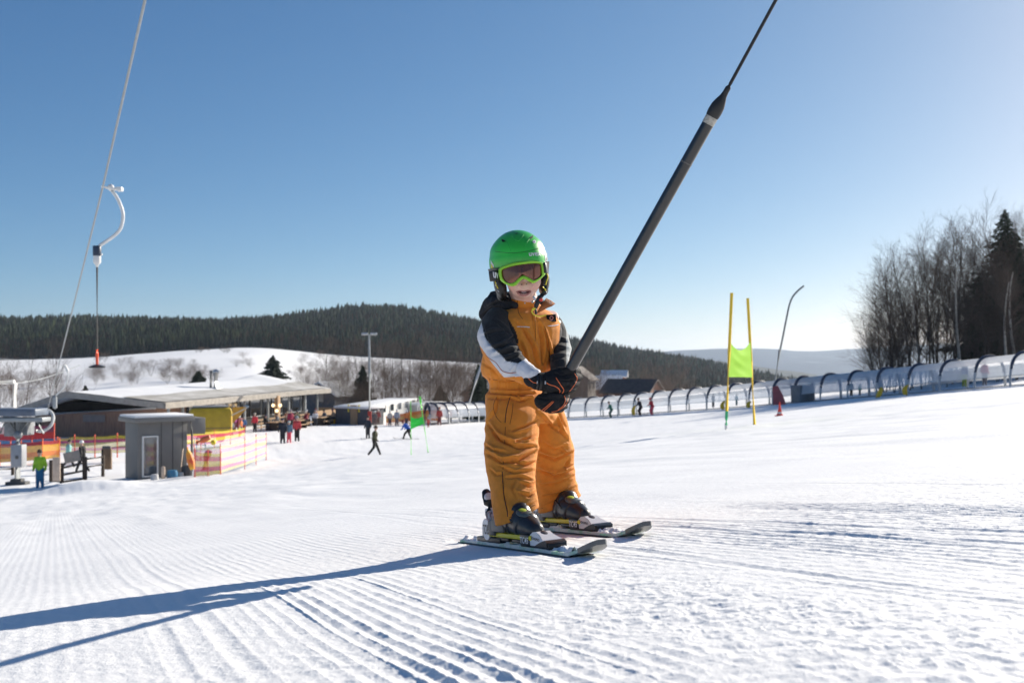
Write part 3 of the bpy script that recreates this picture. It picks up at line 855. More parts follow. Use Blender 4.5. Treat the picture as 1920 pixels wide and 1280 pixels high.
    up = glove([([(994, 708, 3.275), (1006, 714, 3.265), (1022, 717, 3.26), (1040, 716, 3.255)], [15, 17, 18, 18]), ([(1030, 708, 3.258), (1058, 702, 3.26)], [12, 10]), ([(1030, 725, 3.258), (1056, 722, 3.26)], [13, 11]), ([(1015, 717, 3.265), (1056, 713, 3.252)], [16, 14])],
               upper_f, [([(1022, 707, 3.27), (1040, 699, 3.262), (1054, 694, 3.268)], [9, 8, 6.5])],
               [([(1008, 703), (1008, 718), (1005, 732)], 1.6, .004), ([(1022, 700), (1023, 718), (1020, 736)], 1.4, .003), ([(1040, 700), (1052, 704), (1062, 702)], 1.2, .003), ([(1050, 712), (1062, 714), (1074, 712)], 1.2, .003), ([(1050, 724), (1060, 724), (1070, 722)], 1.2, .003)])
    low_f = []
    for i, (kx, ky) in enumerate([(1051, 743), (1052, 752), (1048, 761), (1040, 768)]):
        low_f.append(([(kx - 8, ky, D0 - .040), (kx + 4, ky - 1, D0 - .040), (kx + 11, ky - 1, D0 - .012), (kx + 9, ky, D0 + .022), (kx - 4, ky, D0 + .032)], [7.2, 6.8, 6.4, 6.2, 5.8]))
    lo = glove([([(1044, 722, 3.385), (1034, 737, 3.34), (1022, 750, 3.285)], [14, 15, 14]), ([(1015, 752, 3.28), (1038, 753, 3.262)], [14, 15]), ([(1022, 760, 3.28), (1034, 762, 3.268)], [12, 11])],
               low_f, [([(1018, 745, 3.27), (1034, 742, 3.25), (1047, 741, 3.252)], [8, 7, 6])],
               [([(1005, 745), (1020, 748), (1036, 748)], 1.3, .004), ([(1010, 762), (1024, 757), (1038, 750)], 1.2, .003)])
    bu = bvh_of([up]); bl = bvh_of([lo])
    piping('glove_piping', bu, [[(991, 709), (996, 714), (1001, 717), (1006, 717.5)], [(1024, 717), (1031, 721), (1041, 724), (1048, 729), (1050, 734), (1046, 738), (1040, 739)], [(1042.5, 708), (1047, 715), (1053, 724), (1057, 731), (1054, 737), (1048, 739)], [(1077, 700), (1082, 708), (1080, 716), (1073, 727), (1068, 733)], [(1015, 739), (1022, 739.5), (1028, 739)]], .0012, PIPE, up, .0002)
    piping('glove_strap', bu, [[(1008, 703), (1009, 718), (1006, 733)], [(1014, 702), (1015, 718), (1012, 735)]], .0052, BLACK, up, -.001)
    decal('strap_buckle', bu, [[(1005.5, 714.5), (1007, 714.5), (1007, 719.5), (1005.5, 719.5)], [(1021.5, 714), (1023.8, 714.5), (1023.5, 720), (1021.5, 720)]], WHITEP, up, .004)
    piping('glove_piping', bl, [[(1039, 752), (1030, 761), (1020, 770)], [(1036.5, 751.5), (1027, 760), (1016, 769)], [(1058, 741), (1060, 750), (1056, 760), (1046, 768)], [(1065, 746), (1063, 754), (1056, 763), (1044, 770), (1034, 772)]], .0011, PIPE, lo, .0002)
    # ---------------- helmet
    hel = None
    def ez(ph):   # lower rim height by angle from the front
        a = abs(ph)
        return float(np.interp(a, [0, 25, 48, 72, 100, 125, 180], [-.004, -.006, -.020, -.038, -.044, -.060, -.070]))
    def shell(rx, ry, rz, drop, th, name, m, parent):
        nph, nth = 96, 40; vs = []; fs = []
        for layer in (0, 1):
            for i in range(nth + 1):
                for j in range(nph):
                    ph = 360 * j / nph - 180; z_e = ez(ph) - drop
                    te = math.acos(max(-1, min(1, z_e / rz)))
                    t = te * i / nth
                    k = 1 - (th / rx if layer else 0)
                    x = rx * k * math.sin(t) * math.sin(R(ph)); y = -ry * k * math.sin(t) * math.cos(R(ph)); z = rz * k * math.cos(t)
                    if t > 1.5708: q = 1 + .00 * (t - 1.57); x *= q; y *= q
                    # flatten the flanks a little, give the crown its shoulders
                    if layer == 0:
                        q = 1 + .022 * math.exp(-((t - 1.0) / .16) ** 2) * (abs(math.sin(R(ph))) ** 2) - .010 * math.exp(-((t - 1.30) / .07) ** 2)
                        x *= q; y *= q
                    vs.append(hw(x, y + .006, z))
        g = (nth + 1) * nph
        for i in range(nth):
            for j in range(nph):
                a = i * nph + j; b = i * nph + (j + 1) % nph
                fs.append((a, b, b + nph, a + nph)); fs.append((g + a, g + a + nph, g + b + nph, g + b))
        for j in range(nph):
            a = nth * nph + j; b = nth * nph + (j + 1) % nph
            fs.append((a, b, g + b, g + a))
        mbx = MB(); mbx.add(vs, fs); return mbx.build(name, m, parent, split=50)
    hel = shell(.105, .128, .113, 0, .012, 'helmet', GREEN, root)
    hel['label'] = 'bright green ski helmet with white lettering'
    shell(.100, .122, .106, .008, .012, 'helmet_liner', BLACK, hel)
    bh = bvh_of([hel])
    piping('helmet_seam', bh, [[(920, 470), (935, 472.5), (952, 474), (962, 474.3), (975, 473.5), (990, 471), (1005, 467), (1020, 461)]], .0011, DGREEN, hel, -.0002)
    piping('helmet_ridge', bh, [[(939, 447), (948, 451), (953, 460), (958, 473)], [(998, 444), (991, 450), (987, 458), (985, 471)], [(958, 440), (963, 446), (968, 450.5), (973, 451), (977, 447), (982, 440)]], .0016, GREEN, hel, -.0006)
    vent_m = mat('vent_black', (.004, .004, .004), .8, .2, 30)
    decal('vent', bh, [[(940.5, 448.5), (945, 450), (949.5, 453.2), (943, 454.2), (941, 452)]], vent_m, hel, .0012)
    decal('vent', bh, [[(992, 447.5), (996, 443.5), (999.5, 441), (998.5, 446), (995, 448)]], vent_m, hel, .0012)
    decal('vent', bh, [[(963, 437.4), (968, 437.8), (972, 437), (969, 439)]], vent_m, hel, .0012)
    text_on('helmet_lettering', bh, 'uvex', ((992, 480.5), (1014.5, 479.5), (991.2, 474)), WHITEP, hel, bold=.02)
    st = [(1001.5 + 3.2 * math.cos(t), 453.5 + 3.2 * math.sin(t)) for t in [2 * math.pi * i / 12 for i in range(12)]]
    stk = decal('round_sticker', bh, [st], WHITEP, hel, .0012)
    piping('sticker_print', bvh_of([stk]), [[(1000.2, 453), (1001.5, 451.8), (1002.8, 453), (1001.5, 455), (1000.2, 453)]], .0006, GREYP, hel, .0002)
    decal('helmet_graphic', bh, [[(1018.5, 463), (1021.5, 461), (1025, 470), (1026.5, 480), (1027, 492), (1022, 493), (1021.5, 482), (1019, 472)]], WHITEP, hel, .001)
    decal('helmet_graphic', bh, [[(1022.5, 474), (1025, 472), (1025.6, 477), (1022.5, 480)], [(1023, 484), (1026, 480), (1026, 486), (1023.5, 489)]], GREYP, hel, .0018)
    decal('helmet_graphic', bh, [[(920.5, 487), (923, 492), (926, 497), (927, 502), (921.5, 501)]], WHITEP, hel, .001)
    decal('helmet_graphic', bh, [[(921.5, 494), (924.5, 499), (926, 503), (922, 502.5)]], YELLOW, hel, .0018)
    # ear pads with yellow trim
    for s_, lab in ((-1, 0), (1, 0)):
        mb = MB()
        mb.ball(hw(s_ * .080, -.016, -.080), [.021, .036, .046], MH @ Matrix.Rotation(R(8 * s_), 3, 'Y'), 20, 14)
        mb.ball(hw(s_ * .078, -.005, -.112), [.017, .024, .022], MH, 16, 10)
        mb.ball(hw(s_ * .084, -.010, -.050), [.018, .040, .030], MH, 16, 10)
        me = remesh(mb, .003, 4); ep = me_obj('ear_pad', me, BLACK, hel)
        be = bvh_of([ep])
        if s_ < 0: piping('ear_trim', be, [[(928, 524), (930, 532), (934, 541)]], .0018, YELLOW, hel, .0005); piping('ear_trim', be, [[(933, 544), (936, 547)], [(931, 530), (929, 536)]], .0010, WHITEP, hel, .0005)
        else: piping('ear_trim', be, [[(1025, 512), (1027, 519), (1025, 526), (1023, 534)]], .0024, YELLOW, hel, .0005); piping('ear_trim', be, [[(1020, 533), (1024, 538)]], .0010, WHITEP, hel, .0005)
    # goggles
    outer = [(235, 597), (300, 562), (450, 512), (600, 495), (720, 492), (862, 512), (872, 600), (878, 668), (800, 742), (715, 797), (655, 768), (580, 722), (530, 768), (480, 822), (420, 834), (335, 802), (262, 748)]
    inner = [(285, 615), (322, 592), (450, 555), (600, 531), (720, 522), (812, 528), (820, 600), (824, 688), (780, 722), (718, 756), (655, 715), (572, 678), (508, 728), (460, 778), (400, 794), (332, 765), (297, 712)]
    cv = lambda q: (900 + q[0] / 7.111, 420 + q[1] / 7.111)
    def loopfine(P):
        P = [cv(p) for p in P]; n = len(P); out = []
        for i in range(n):
            p0, p1, p2, p3 = P[i - 1], P[i], P[(i + 1) % n], P[(i + 2) % n]
            for k in range(5):
                t = k / 5
                out.append(tuple(.5 * (2 * b + (c - a) * t * .8 + (2 * a - 5 * b + 4 * c - d) * t * t * 1 + (3 * b - a - 3 * c + d) * t ** 3) if False else b + (c - b) * (t + .0) + .12 * ((2 * b - a - c) * t * (1 - t) * (1 - t) * -1 + 0) * 0 for a, b, c, d in zip(p0, p1, p2, p3)))
        # round the corners
        for _ in range(3): out = [tuple((out[i - 1][k] + 2 * out[i][k] + out[(i + 1) % len(out)][k]) / 4 for k in (0, 1)) for i in range(len(out))]
        return out
    O = loopfine(outer); I = loopfine(inner)
    Dg = lambda x, o=0: 3.47 - .134 * hs + 5.0 * ((x - 977) / F * 3.4) ** 2 + o
    mb = MB(); n = len(O)
    def mid(a, b, t): return (a[0] + (b[0] - a[0]) * t, a[1] + (b[1] - a[1]) * t)
    prof = [(0, .026), (0, .004), (.25, -.001), (.75, -.001), (1, .004), (1, .010)]
    vs = [W(*mid(O[i], I[i], t), Dg(mid(O[i], I[i], t)[0], o)) for t, o in prof for i in range(n)]
    mb.add(vs, [(k * n + i, k * n + (i + 1) % n, (k + 1) * n + (i + 1) % n, (k + 1) * n + i) for k in range(len(prof) - 1) for i in range(n)])
    gog = mb.build('goggles', LIME, root, split=60)
    gog['label'] = 'lime green ski goggles with lens coloured as a brown reflection'
    mb = MB()      # lens
    cxm = (sum(p[0] for p in I) / n, sum(p[1] for p in I) / n)
    ks = [1, .8, .6, .4, .2]
    vs = [W(*mid(cxm, p, k), Dg(mid(cxm, p, k)[0], .008 - .004 * (1 - k))) for k in ks for p in I] + [W(*cxm, Dg(cxm[0], .004))]
    fs = [(a * n + i, a * n + (i + 1) % n, (a + 1) * n + (i + 1) % n, (a + 1) * n + i) for a in range(4) for i in range(n)] + [(4 * n + i, 4 * n + (i + 1) % n, 5 * n) for i in range(n)]
    mb.add(vs, fs); mb.build('lens', LENS, gog, split=80)
    mb = MB()      # dark foam against the face
    C2 = [mid(I[i], O[i], .9) for i in range(n)]
    prof = [(0, .014), (0, .050), (-.5, .052), (-.5, .014)]
    vs = [W(*mid(C2[i], I[i], -t * .0 + (0 if t == 0 else .6)), Dg(C2[i][0], o)) for t, o in prof for i in range(n)]
    mb.add(vs, [(k * n + i, k * n + (i + 1) % n, ((k + 1) % 4) * n + (i + 1) % n, ((k + 1) % 4) * n + i) for k in range(4) for i in range(n)])
    mb.build('foam', BLACK, gog, split=60)
    mb = MB(); vs = []; A = []
    for j in range(61):
        ph = 52 + (360 - 104) * j / 60
        rr = 1.0
        A.append(ph)
        for dz, dr in ((.019, .003), (.019, .0075), (-.019, .0085), (-.019, .004)):
            z = -.033 + dz - .012 * (1 - math.cos(R(ph - 180))) * 0
            k = math.sqrt(max(0, 1 - (max(z, -.09) / .125) ** 2))
            vs.append(hw((.105 * k + dr) * math.sin(R(ph)), -(.128 * k + dr) * math.cos(R(ph)) + .006, z))
    fs = [(j * 4 + a, j * 4 + (a + 1) % 4, (j + 1) * 4 + (a + 1) % 4, (j + 1) * 4 + a) for j in range(60) for a in range(4)]
    mb.add(vs, fs)
    # outriggers from the frame to the band
    mb.box(W(927, 517, 3.385), (.026, .030, .036), MH @ Matrix.Rotation(R(38), 3, 'Z'), .004)
    mb.box(W(1022, 502, 3.385), (.012, .034, .036), MH @ Matrix.Rotation(R(-20), 3, 'Z'), .004)
    strap = mb.build('strap', BLACK, gog, split=50)
    bst = bvh_of([strap])
    text_on('strap_lettering', bst, 'uv', ((925.5, 520.5), (935, 523), (924.5, 509.5)), WHITEP, gog, lift=.0012, bold=.03)
    # chin strap
    mb = MB()
    mb.tube([W(1022, 536, 3.40), W(1022, 546, 3.385), W(1014, 556, 3.375), W(1008, 566, 3.37), W(1004, 578, 3.372)], [.005, .006, .008, .009, .006], 8, flat=(.55, Vector((0, 1, 0))))
    mb.ball(W(1021.5, 549, 3.375), .0075)
    mb.box(W(1010, 561, 3.372), (.017, .010, .026), Matrix.Rotation(R(32), 3, 'Y'), .003)
    mb.tube([W(1003, 570, 3.375), W(1004, 580, 3.378), W(1005, 589, 3.38)], .0045, 8)
    cs = mb.build('chin_strap', BLACK, hel)
    mb = MB(); mb.ball(W(1014.5, 562, 3.362), (.0062, .004, .0062)); mb.build('strap_button', REDP, cs)
    mb = MB(); mb.box(W(1002, 559, 3.368), (.008, .005, .016), Matrix.Rotation(R(-25), 3, 'Y'), .0015); mb.ball(W(998.5, 566, 3.372), .0045); mb.build('strap_clip', SILVER, cs)
    mb = MB(); mb.tube([W(*p) for p in ((1018, 538, 3.385), (1023, 543, 3.38), (1022, 546, 3.38))], .0025, 6)
    P = fine([(1004, 578, 3.366), (999, 580, 3.366), (997.5, 585, 3.37), (1003, 591, 3.37), (1012, 593, 3.372), (1024, 590.5, 3.38)])
    mb.tube([W(*p) for p in P], [.004] * 8 + [.0022] * (len(P) - 8), 8, flat=(.6, Vector((0, 1, 0)))); mb.build('strap_webbing', YELLOW, cs)
    # ---------------- boots
    for seg, near in ((SKI_N, True), (SKI_F, False)):
        T0, M, O_ = ski_frame(seg); T = lambda p: T0((.235 + (p[0] - .235) * .915, p[1] * .92, p[2] * .95))
        mb = MB()
        mb.chain([T((.39, 0, .088)), T((.46, 0, .095)), T((.545, 0, .086)), T((.60, 0, .070)), T((.640, 0, .062))], [.046, .048, .045, .037, .028], 20)
        mb.chain([T((.42, 0, .095)), T((.45, 0, .125))], [.050, .045], 20)
        mb.chain([T((.47, 0, .11)), T((.535, 0, .115))], [.042, .034], 18)
        me = remesh(mb, .0032, 4); V = me_co(me); N = me_no(me)
        Tn = np.array(M.transposed() @ Matrix.Identity(3)); loc = (V - np.array(O_)) @ np.array(M)
        dd = np.zeros(len(V))
        for x0, k in ((.50, .45), (.565, .55), (.43, .3)):      # overlapping shell edges
            q = loc[:, 0] - x0 - k * (loc[:, 2] - .1); dd += .0035 * (1 - sstep(-.002, .004, q)) * sstep(-.05, -.004, q)
        apply(me, dd)
        boot = me_obj('ski_boot', me, DGREY, root)
        mb = MB(); mb.box(T((.495, 0, .042)), (.335, .070, .016), M, .005); mb.build('sole', YELLOW, boot)
        mb = MB(); mb.box(T((.43, -.046, .075)), (.10, .014, .040), M, .006); mb.box(T((.36, 0, .065)), (.05, .09, .05), M, .008); mb.build('heel_plate', GREYP, boot)
        mb = MB(); mb.ball(T((.575, -.008, .118)), (.030, .026, .010), M @ Matrix.Rotation(R(22), 3, 'Y')); bk = mb.build('buckle', mat('buckle_grey', (.16, .17, .15), .28, .2, 30, metal=.4), boot)
        mb = MB(); mb.ball(T((.572, -.010, .124)), (.020, .016, .007), M @ Matrix.Rotation(R(22), 3, 'Y')); mb.build('buckle_badge', mat('buckle_yellow', (.42, .50, .05), .4, .2, 40), boot)
        mb = MB(); mb.box(T((.53, -.046, .105)), (.055, .008, .009), M @ Matrix.Rotation(R(30), 3, 'Y'), .003); mb.build('buckle', BLACK, boot)
        if near:
            mb = MB(); mb.box(T((.425, -.052, .105)), (.020, .008, .055), M @ Matrix.Rotation(R(-18), 3, 'Y'), .003); mb.build('ratchet_strap', BLUE, boot)
        mb = MB(); mb.tube([T((.365, -.03, .13)), T((.37, -.052, .115)), T((.39, -.058, .10))], .006, 8); mb.build('liner_edge', LGREY, boot)
    return root
child = make_child()

# ------------------------------------------------------------------ skis
def make_ski(seg, label):
    T, M, O_ = ski_frame(seg)
    root = empty('ski', T((.45, 0, 0)), label, 'ski', 'skis under the child')
    Lc, Ltot = .86, 1.012
    n = 60; mb = MB(); vs = []
    for i in range(n + 1):
        x = Ltot * i / n
        w = .030 + .007 * ((x - .42) / .5) ** 2
        if x > .95: w *= math.sqrt(max(.02, 1 - ((x - .95) / .063) ** 2))
        if x < .03: w *= .6 + .4 * x / .03
        z = -.003 + (max(0, x - Lc + .05) ** 2) * 1.0 + .02 * max(0, .03 - x)
        th = .010 + .006 * math.exp(-((x - .5) / .25) ** 2)
        for y, zz in ((-w, 0), (w, 0), (w * .9, th), (-w * .9, th)): vs.append(T((x, y, z + zz)))
    mb.add(vs, [(i * 4 + a, i * 4 + (a + 1) % 4, (i + 1) * 4 + (a + 1) % 4, (i + 1) * 4 + a) for i in range(n) for a in range(4)] + [(0, 1, 2, 3), (n * 4 + 3, n * 4 + 2, n * 4 + 1, n * 4)])
    sm = mat('ski_top_white_green', (.55, .60, .58), .45, 0, 16, col2=(.10, .42, .22), stretch=(1, 1, 1))
    for nd in sm.node_tree.nodes:
        if nd.type == 'VALTORGB': nd.color_ramp.elements[0].position = .50; nd.color_ramp.elements[1].position = .72
    mb.build('ski_body', sm, root, split=40)
    # black edge line along the base
    mb = MB()
    for s_ in (-1, 1):
        mb.tube([T((x, s_ * (.0300 + .007 * ((x - .42) / .5) ** 2), -.001)) for x in np.linspace(.02, .9, 24)], .0022, 6)
    mb.build('steel_edge', BLACK, root)
    mb = MB(); vs = []
    for i in range(9):                      # tip guard
        x = .940 + .070 * i / 8 + .006; w = (.0385 * math.sqrt(max(.03, 1 - ((x - .945) / .076) ** 2)) if x > .945 else .0385)
        z = -.003 + (max(0, x - Lc + .05) ** 2) * 1.0
        for y, zz in ((-w, -.002), (w, -.002), (w, .012), (-w, .012)): vs.append(T((x, y, z + zz)))
    mb.add(vs, [(i * 4 + a, i * 4 + (a + 1) % 4, (i + 1) * 4 + (a + 1) % 4, (i + 1) * 4 + a) for i in range(8) for a in range(4)] + [(0, 1, 2, 3), (35, 34, 33, 32)])
    mb.build('tip_guard', mat('tip_guard_grey', (.10, .105, .11), .35, .2, 20), root)
    # snow caked on the top sheet
    Vs = []; Fs = []; nx, ny = 150, 12
    xs = np.linspace(.015, .90, nx); ys = np.linspace(-1, 1, ny)
    P = []
    for x in xs:
        w = (.030 + .007 * ((x - .42) / .5) ** 2) * .93
        z0 = -.003 + (max(0, x - Lc + .05) ** 2) * 1.0 + .010 + .006 * math.exp(-((x - .5) / .25) ** 2)
        for y in ys:
            hgt = (float(fbm2([x * 30], [y * 1.6 + seg[0].x * 40], 7, 3)[0]) - .40) * .055
            hgt *= 1 - abs(y) ** 4
            P.append(T((x, y * w, z0 + max(-.004, min(hgt, .013)))))
    mb = MB(); mb.add(P, [(i * ny + j, i * ny + j + 1, (i + 1) * ny + j + 1, (i + 1) * ny + j) for i in range(nx - 1) for j in range(ny - 1)])
    mb.build('caked_snow', SNOW, root, split=None)
    T0 = T; T = lambda p: T0((.235 + (p[0] - .235) * .915, p[1] * .90, p[2] * .93))
    # toe piece
    mb = MB(); mb.box(T((.69, 0, .022)), (.20, .062, .020), M, .004); mb.box(T((.625, 0, .034)), (.070, .070, .036), M, .004)
    toe = mb.build('toe_binding', BLACK, root)
    mb = MB()
    prof = [(.660, .020), (.768, .020), (.774, .028), (.762, .040), (.722, .054), (.695, .064), (.668, .062), (.652, .048)]
    for (ya, yb) in ((-.036, .036),):
        pts = [(x, ya, z) for x, z in prof] + [(x, yb, z) for x, z in prof]
        pts = [(x, y * (1 if z < .05 else .72), z) for x, y, z in pts]
        k = len(prof)
        mb.add([T(p) for p in pts], [tuple(range(k)), tuple(range(2 * k - 1, k - 1, -1))] + [(i, i + k, (i + 1) % k + k, (i + 1) % k) for i in range(k)])
    sh = mb.build('toe_housing', WHITEP, toe, split=25)
    mb = MB(); prof = [(.700, .0195), (.790, .0195), (.792, .034), (.776, .040), (.745, .034), (.715, .025)]
    pts = [(x, y, z) for y in (-.0375, .0375) for x, z in prof]; k = len(prof)
    mb.add([T(p) for p in pts], [tuple(range(k)), tuple(range(2 * k - 1, k - 1, -1))] + [(i, i + k, (i + 1) % k + k, (i + 1) % k) for i in range(k)])
    mb.build('toe_base', BLACK, toe)
    mb = MB(); mb.ball(T((.708, 0, .055)), (.020, .013, .006), M @ Matrix.Rotation(R(28), 3, 'Y')); mb.build('release_window', mat('smoked_window', (.10, .085, .08), .3, .5, 60), toe)
    def side_text(nm, body, x0, x1, z0, z1, y, m, par, dx=0, dz=0, sh=0):
        V, fs = text_mesh(body, shear=sh, bold=.025)
        mbt = MB(); mbt.add([T((x0 + (x1 - x0) * u, y, z0 + (z1 - z0) * v + dz * u)) for u, v in V], fs)
        mbt.build(nm, m, par, smooth=False)
    side_text('lettering', 'TC45', .592, .658, .024, .046, -.0400, WHITEP, toe, sh=.2)
    side_text('lettering', 'TECNOPRO', .668, .738, .041, .050, -.0372, BLACK, toe, dz=-.006, sh=.2)
    # heel piece
    mb = MB(); mb.box(T((.29, 0, .020)), (.20, .058, .018), M, .004); mb.box(T((.245, 0, .045)), (.045, .050, .050), M, .01)
    mb.box(T((.41, 0, .026)), (.10, .05, .012), M, .003); mb.box(T((.55, 0, .026)), (.10, .05, .010), M, .003)
    heel = mb.build('heel_binding', BLACK, root)
    mb = MB()
    poly = [(.034 * math.cos(t), .036 * math.sin(t)) for t in [2 * math.pi * i / 20 for i in range(20)]]
    mb.prism(poly, T((.285, 0, .058)), M @ Vector((1, 0, 0)), M @ Vector((0, 0, 1)), M @ Vector((0, 1, 0)), .062)
    mb.tube([T((.285, 0, .085)), T((.265, 0, .115)), T((.262, 0, .13))], [.024, .022, .020], 14)
    mb.build('heel_housing', WHITEP, heel, split=30)
    side_text('lettering', 'TC45', .260, .314, .040, .076, -.0356, BLACK, heel, sh=.3)
    mb = MB(); mb.tube([T((.272, 0, .118)), T((.262, 0, .150)), T((.243, 0, .178)), T((.228, 0, .190))], [.024, .023, .021, .015], 12, flat=(.55, M @ Vector((1, 0, 0))))
    mb.build('heel_lever', BLACK, heel)
    mb = MB(); mb.ball(T((.262, -.004, .172)), (.010, .017, .016), M); mb.build('lever_pad', WHITEF, heel)
    return root
make_ski(SKI_N, 'snow-dusted white and green ski nearer the camera, under the child')
make_ski(SKI_F, 'snow-dusted white and green ski under the child, the one farther back')

# ------------------------------------------------------------------ lift pole held by the child
def make_pole():
    root = empty('lift_pole', W(1068, 695, 3.30), 'long dark grey drag lift pole slanting up from the gloves on a thin rope', 'lift pole')
    A = W(1034, 756, 3.305); B = W(1331, 226, 2.99)
    d = (B - A).normalized()
    pm = mat('pole_rubber_grey', (.016, .016, .017), .30, .5, 14, .06, 60, stretch=(1, 1, 1), coat=.5)
    mb = MB(); mb.tube([A + (B - A) * t for t in np.linspace(0, 1, 12)], .0183, 28); mb.build('pole_tube', pm, root)
    mb = MB(); mb.lathe([(.0186, 0), (.0190, .002), (.0190, .022), (.0186, .024)], B - d * .012, d, 28); mb.build('collar_ring', mat('worn_pale_tape', (.38, .36, .31), .6, .4, 120), root)
    mb = MB(); mb.lathe([(.0180, .010), (.0205, .016), (.0215, .030), (.0205, .048), (.016, .064), (.0105, .078), (.0085, .092), (.0085, .106), (.005, .112)], B, d, 28); mb.build('rubber_cap', mat('cap_rubber', (.016, .016, .016), .55, .3, 30), root)
    C = B + d * .105; E = W(1455, 0, 2.86); d2 = (E - C)
    mb = MB(); mb.tube([C + d2 * t for t in np.linspace(0, 3.2, 60)], .0052, 8)
    mb.build('lift_rope', mat('black_cord', (.02, .02, .022), .7, .4, 300, .6, 500), root)
    mb = MB(); q = A + (B - A) * .86
    mb.lathe([(.0185, 0), (.0187, .001), (.0187, .004), (.0185, .005)], q, d, 24); mb.build('scuff_band', mat('scuff_grey', (.09, .085, .08), .7, .6, 90), root)
make_pole()
# ================================================================== background
def snowcap(mb, *a, **k): mb.box(*a, **k)
WOODB = mat('weathered_board_wall', (.25, .15, .105), .85, .3, 3, .4, 30, stretch=(6, 6, .4))
WOODL = mat('light_wood', (.42, .27, .15), .8, .2, 4, .3, 40, stretch=(6, 6, .5))
WOODD = mat('dark_post_wood', (.045, .033, .025), .85, .3, 6, .3, 40)
WOODP = mat('pale_plank', (.50, .40, .32), .8, .15, 6, .3, 40)
ROOFS = mat('roof_snow', (.74, .745, .75), .8, 0, .5, col2=(.84, .84, .83), bump=.3, bscale=6)
ROOFG = mat('roof_gravel_wet', (.30, .28, .24), .8, 0, .4, col2=(.66, .64, .60), bump=.3, bscale=8)
FASCIA = mat('fascia_wood', (.34, .31, .27), .8, .2, 3, .2, 20)
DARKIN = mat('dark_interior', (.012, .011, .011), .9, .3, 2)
GLASS = mat('window_glass', (.03, .04, .05), .06, .3, .6, metal=.0, spec=1.0, coat=.8)
BOOTHG = mat('booth_grey_sheet', (.175, .17, .16), .55, .06, 2, .1, 12)
BOOTHD = mat('booth_dark_trim', (.06, .06, .06), .5, .1, 3)
STEEL = mat('galvanised_steel', (.30, .32, .33), .45, .12, 5, metal=.3)
WHITEM = mat('white_painted_metal', (.70, .70, .68), .45, .08, 5)
CONTW = mat('container_white', (.55, .54, .51), .6, .12, 2)
CONTG = mat('container_grey', (.085, .09, .10), .6, .12, 2)
YTRUCK = mat('truck_yellow', (.45, .31, .015), .5, .15, 2)
NETR = mat('net_red', (.62, .05, .09), .8, .2, 9)
NETY = mat('net_yellow', (.80, .62, .04), .8, .2, 9)
NETO = mat('net_orange', (.95, .26, .02), .8, .2, 9)
RIB = mat('rib_navy', (.028, .040, .075), .5, .2, 3)
RIBL = mat('rib_grey_steel', (.38, .40, .42), .5, .1, 5)
BROWNR = mat('brick_brown', (.20, .10, .07), .85, .2, 3)

def basis(p0, p1):
    """local frame of a building: x along p0->p1 on plan, y away from camera side"""
    d = Vector((p1.x - p0.x, p1.y - p0.y, 0)); L = d.length; d.normalize()
    n = Vector((-d.y, d.x, 0))
    if n.y < 0: n = -n
    return d, n, L
class Loc:
    def __init__(s, o, d, n): s.o, s.d, s.n = Vector(o), d, n; s.M = Matrix((d, n, Vector((0, 0, 1)))).transposed()
    def __call__(s, x, y, z): return s.o + s.d * x + s.n * y + Vector((0, 0, z))

# ------------------------------------------------------------------ people in the distance
_pm = {}
def cm(name, c):
    if c not in _pm: _pm[c] = mat(name + '_cloth', c, .8, .15, 12)
    return _pm[c]
POSES = {
 # joints in units of height 1: hipx lean etc -> dict of 3D offsets (x side, y forward, z up)
 'stand': dict(hip=(0, 0, .50), chest=(0, .01, .74), neck=(0, .015, .83), head=(0, .02, .925), kn=[(-.055, .01, .27), (.055, .01, .27)], ft=[(-.065, 0, .03), (.065, 0, .03)], el=[(-.15, -.01, .60), (.15, -.01, .60)], ha=[(-.15, .06, .47), (.15, .06, .47)]),
 'walk': dict(hip=(0, 0, .50), chest=(0, .02, .74), neck=(0, .03, .83), head=(0, .05, .925), kn=[(-.05, .10, .28), (.05, -.02, .27)], ft=[(-.05, .20, .03), (.05, -.20, .04)], el=[(-.13, -.04, .60), (.13, .01, .60)], ha=[(-.12, -.02, .46), (.12, .10, .50)]),
 'ski': dict(hip=(0, -.06, .44), chest=(0, .04, .66), neck=(0, .08, .75), head=(0, .12, .84), kn=[(-.06, .06, .25), (.06, .06, .25)], ft=[(-.07, -.02, .03), (.07, -.02, .03)], el=[(-.14, .06, .55), (.14, .06, .55)], ha=[(-.15, .17, .50), (.15, .17, .50)]),
 'crouch': dict(hip=(0, -.12, .42), chest=(0, .08, .60), neck=(0, .16, .67), head=(0, .22, .74), kn=[(-.07, .06, .25), (.07, -.06, .24)], ft=[(-.08, .14, .03), (.08, -.18, .04)], el=[(-.14, .14, .48), (.14, .14, .48)], ha=[(-.13, .22, .42), (.13, .22, .42)]),
 'sit': dict(hip=(0, -.06, .30), chest=(0, -.02, .52), neck=(0, 0, .61), head=(0, .02, .70), kn=[(-.06, .17, .29), (.06, .17, .29)], ft=[(-.06, .18, .03), (.06, .18, .03)], el=[(-.13, .02, .40), (.13, .02, .40)], ha=[(-.10, .13, .36), (.10, .13, .36)]),
}
NPEOPLE = 0
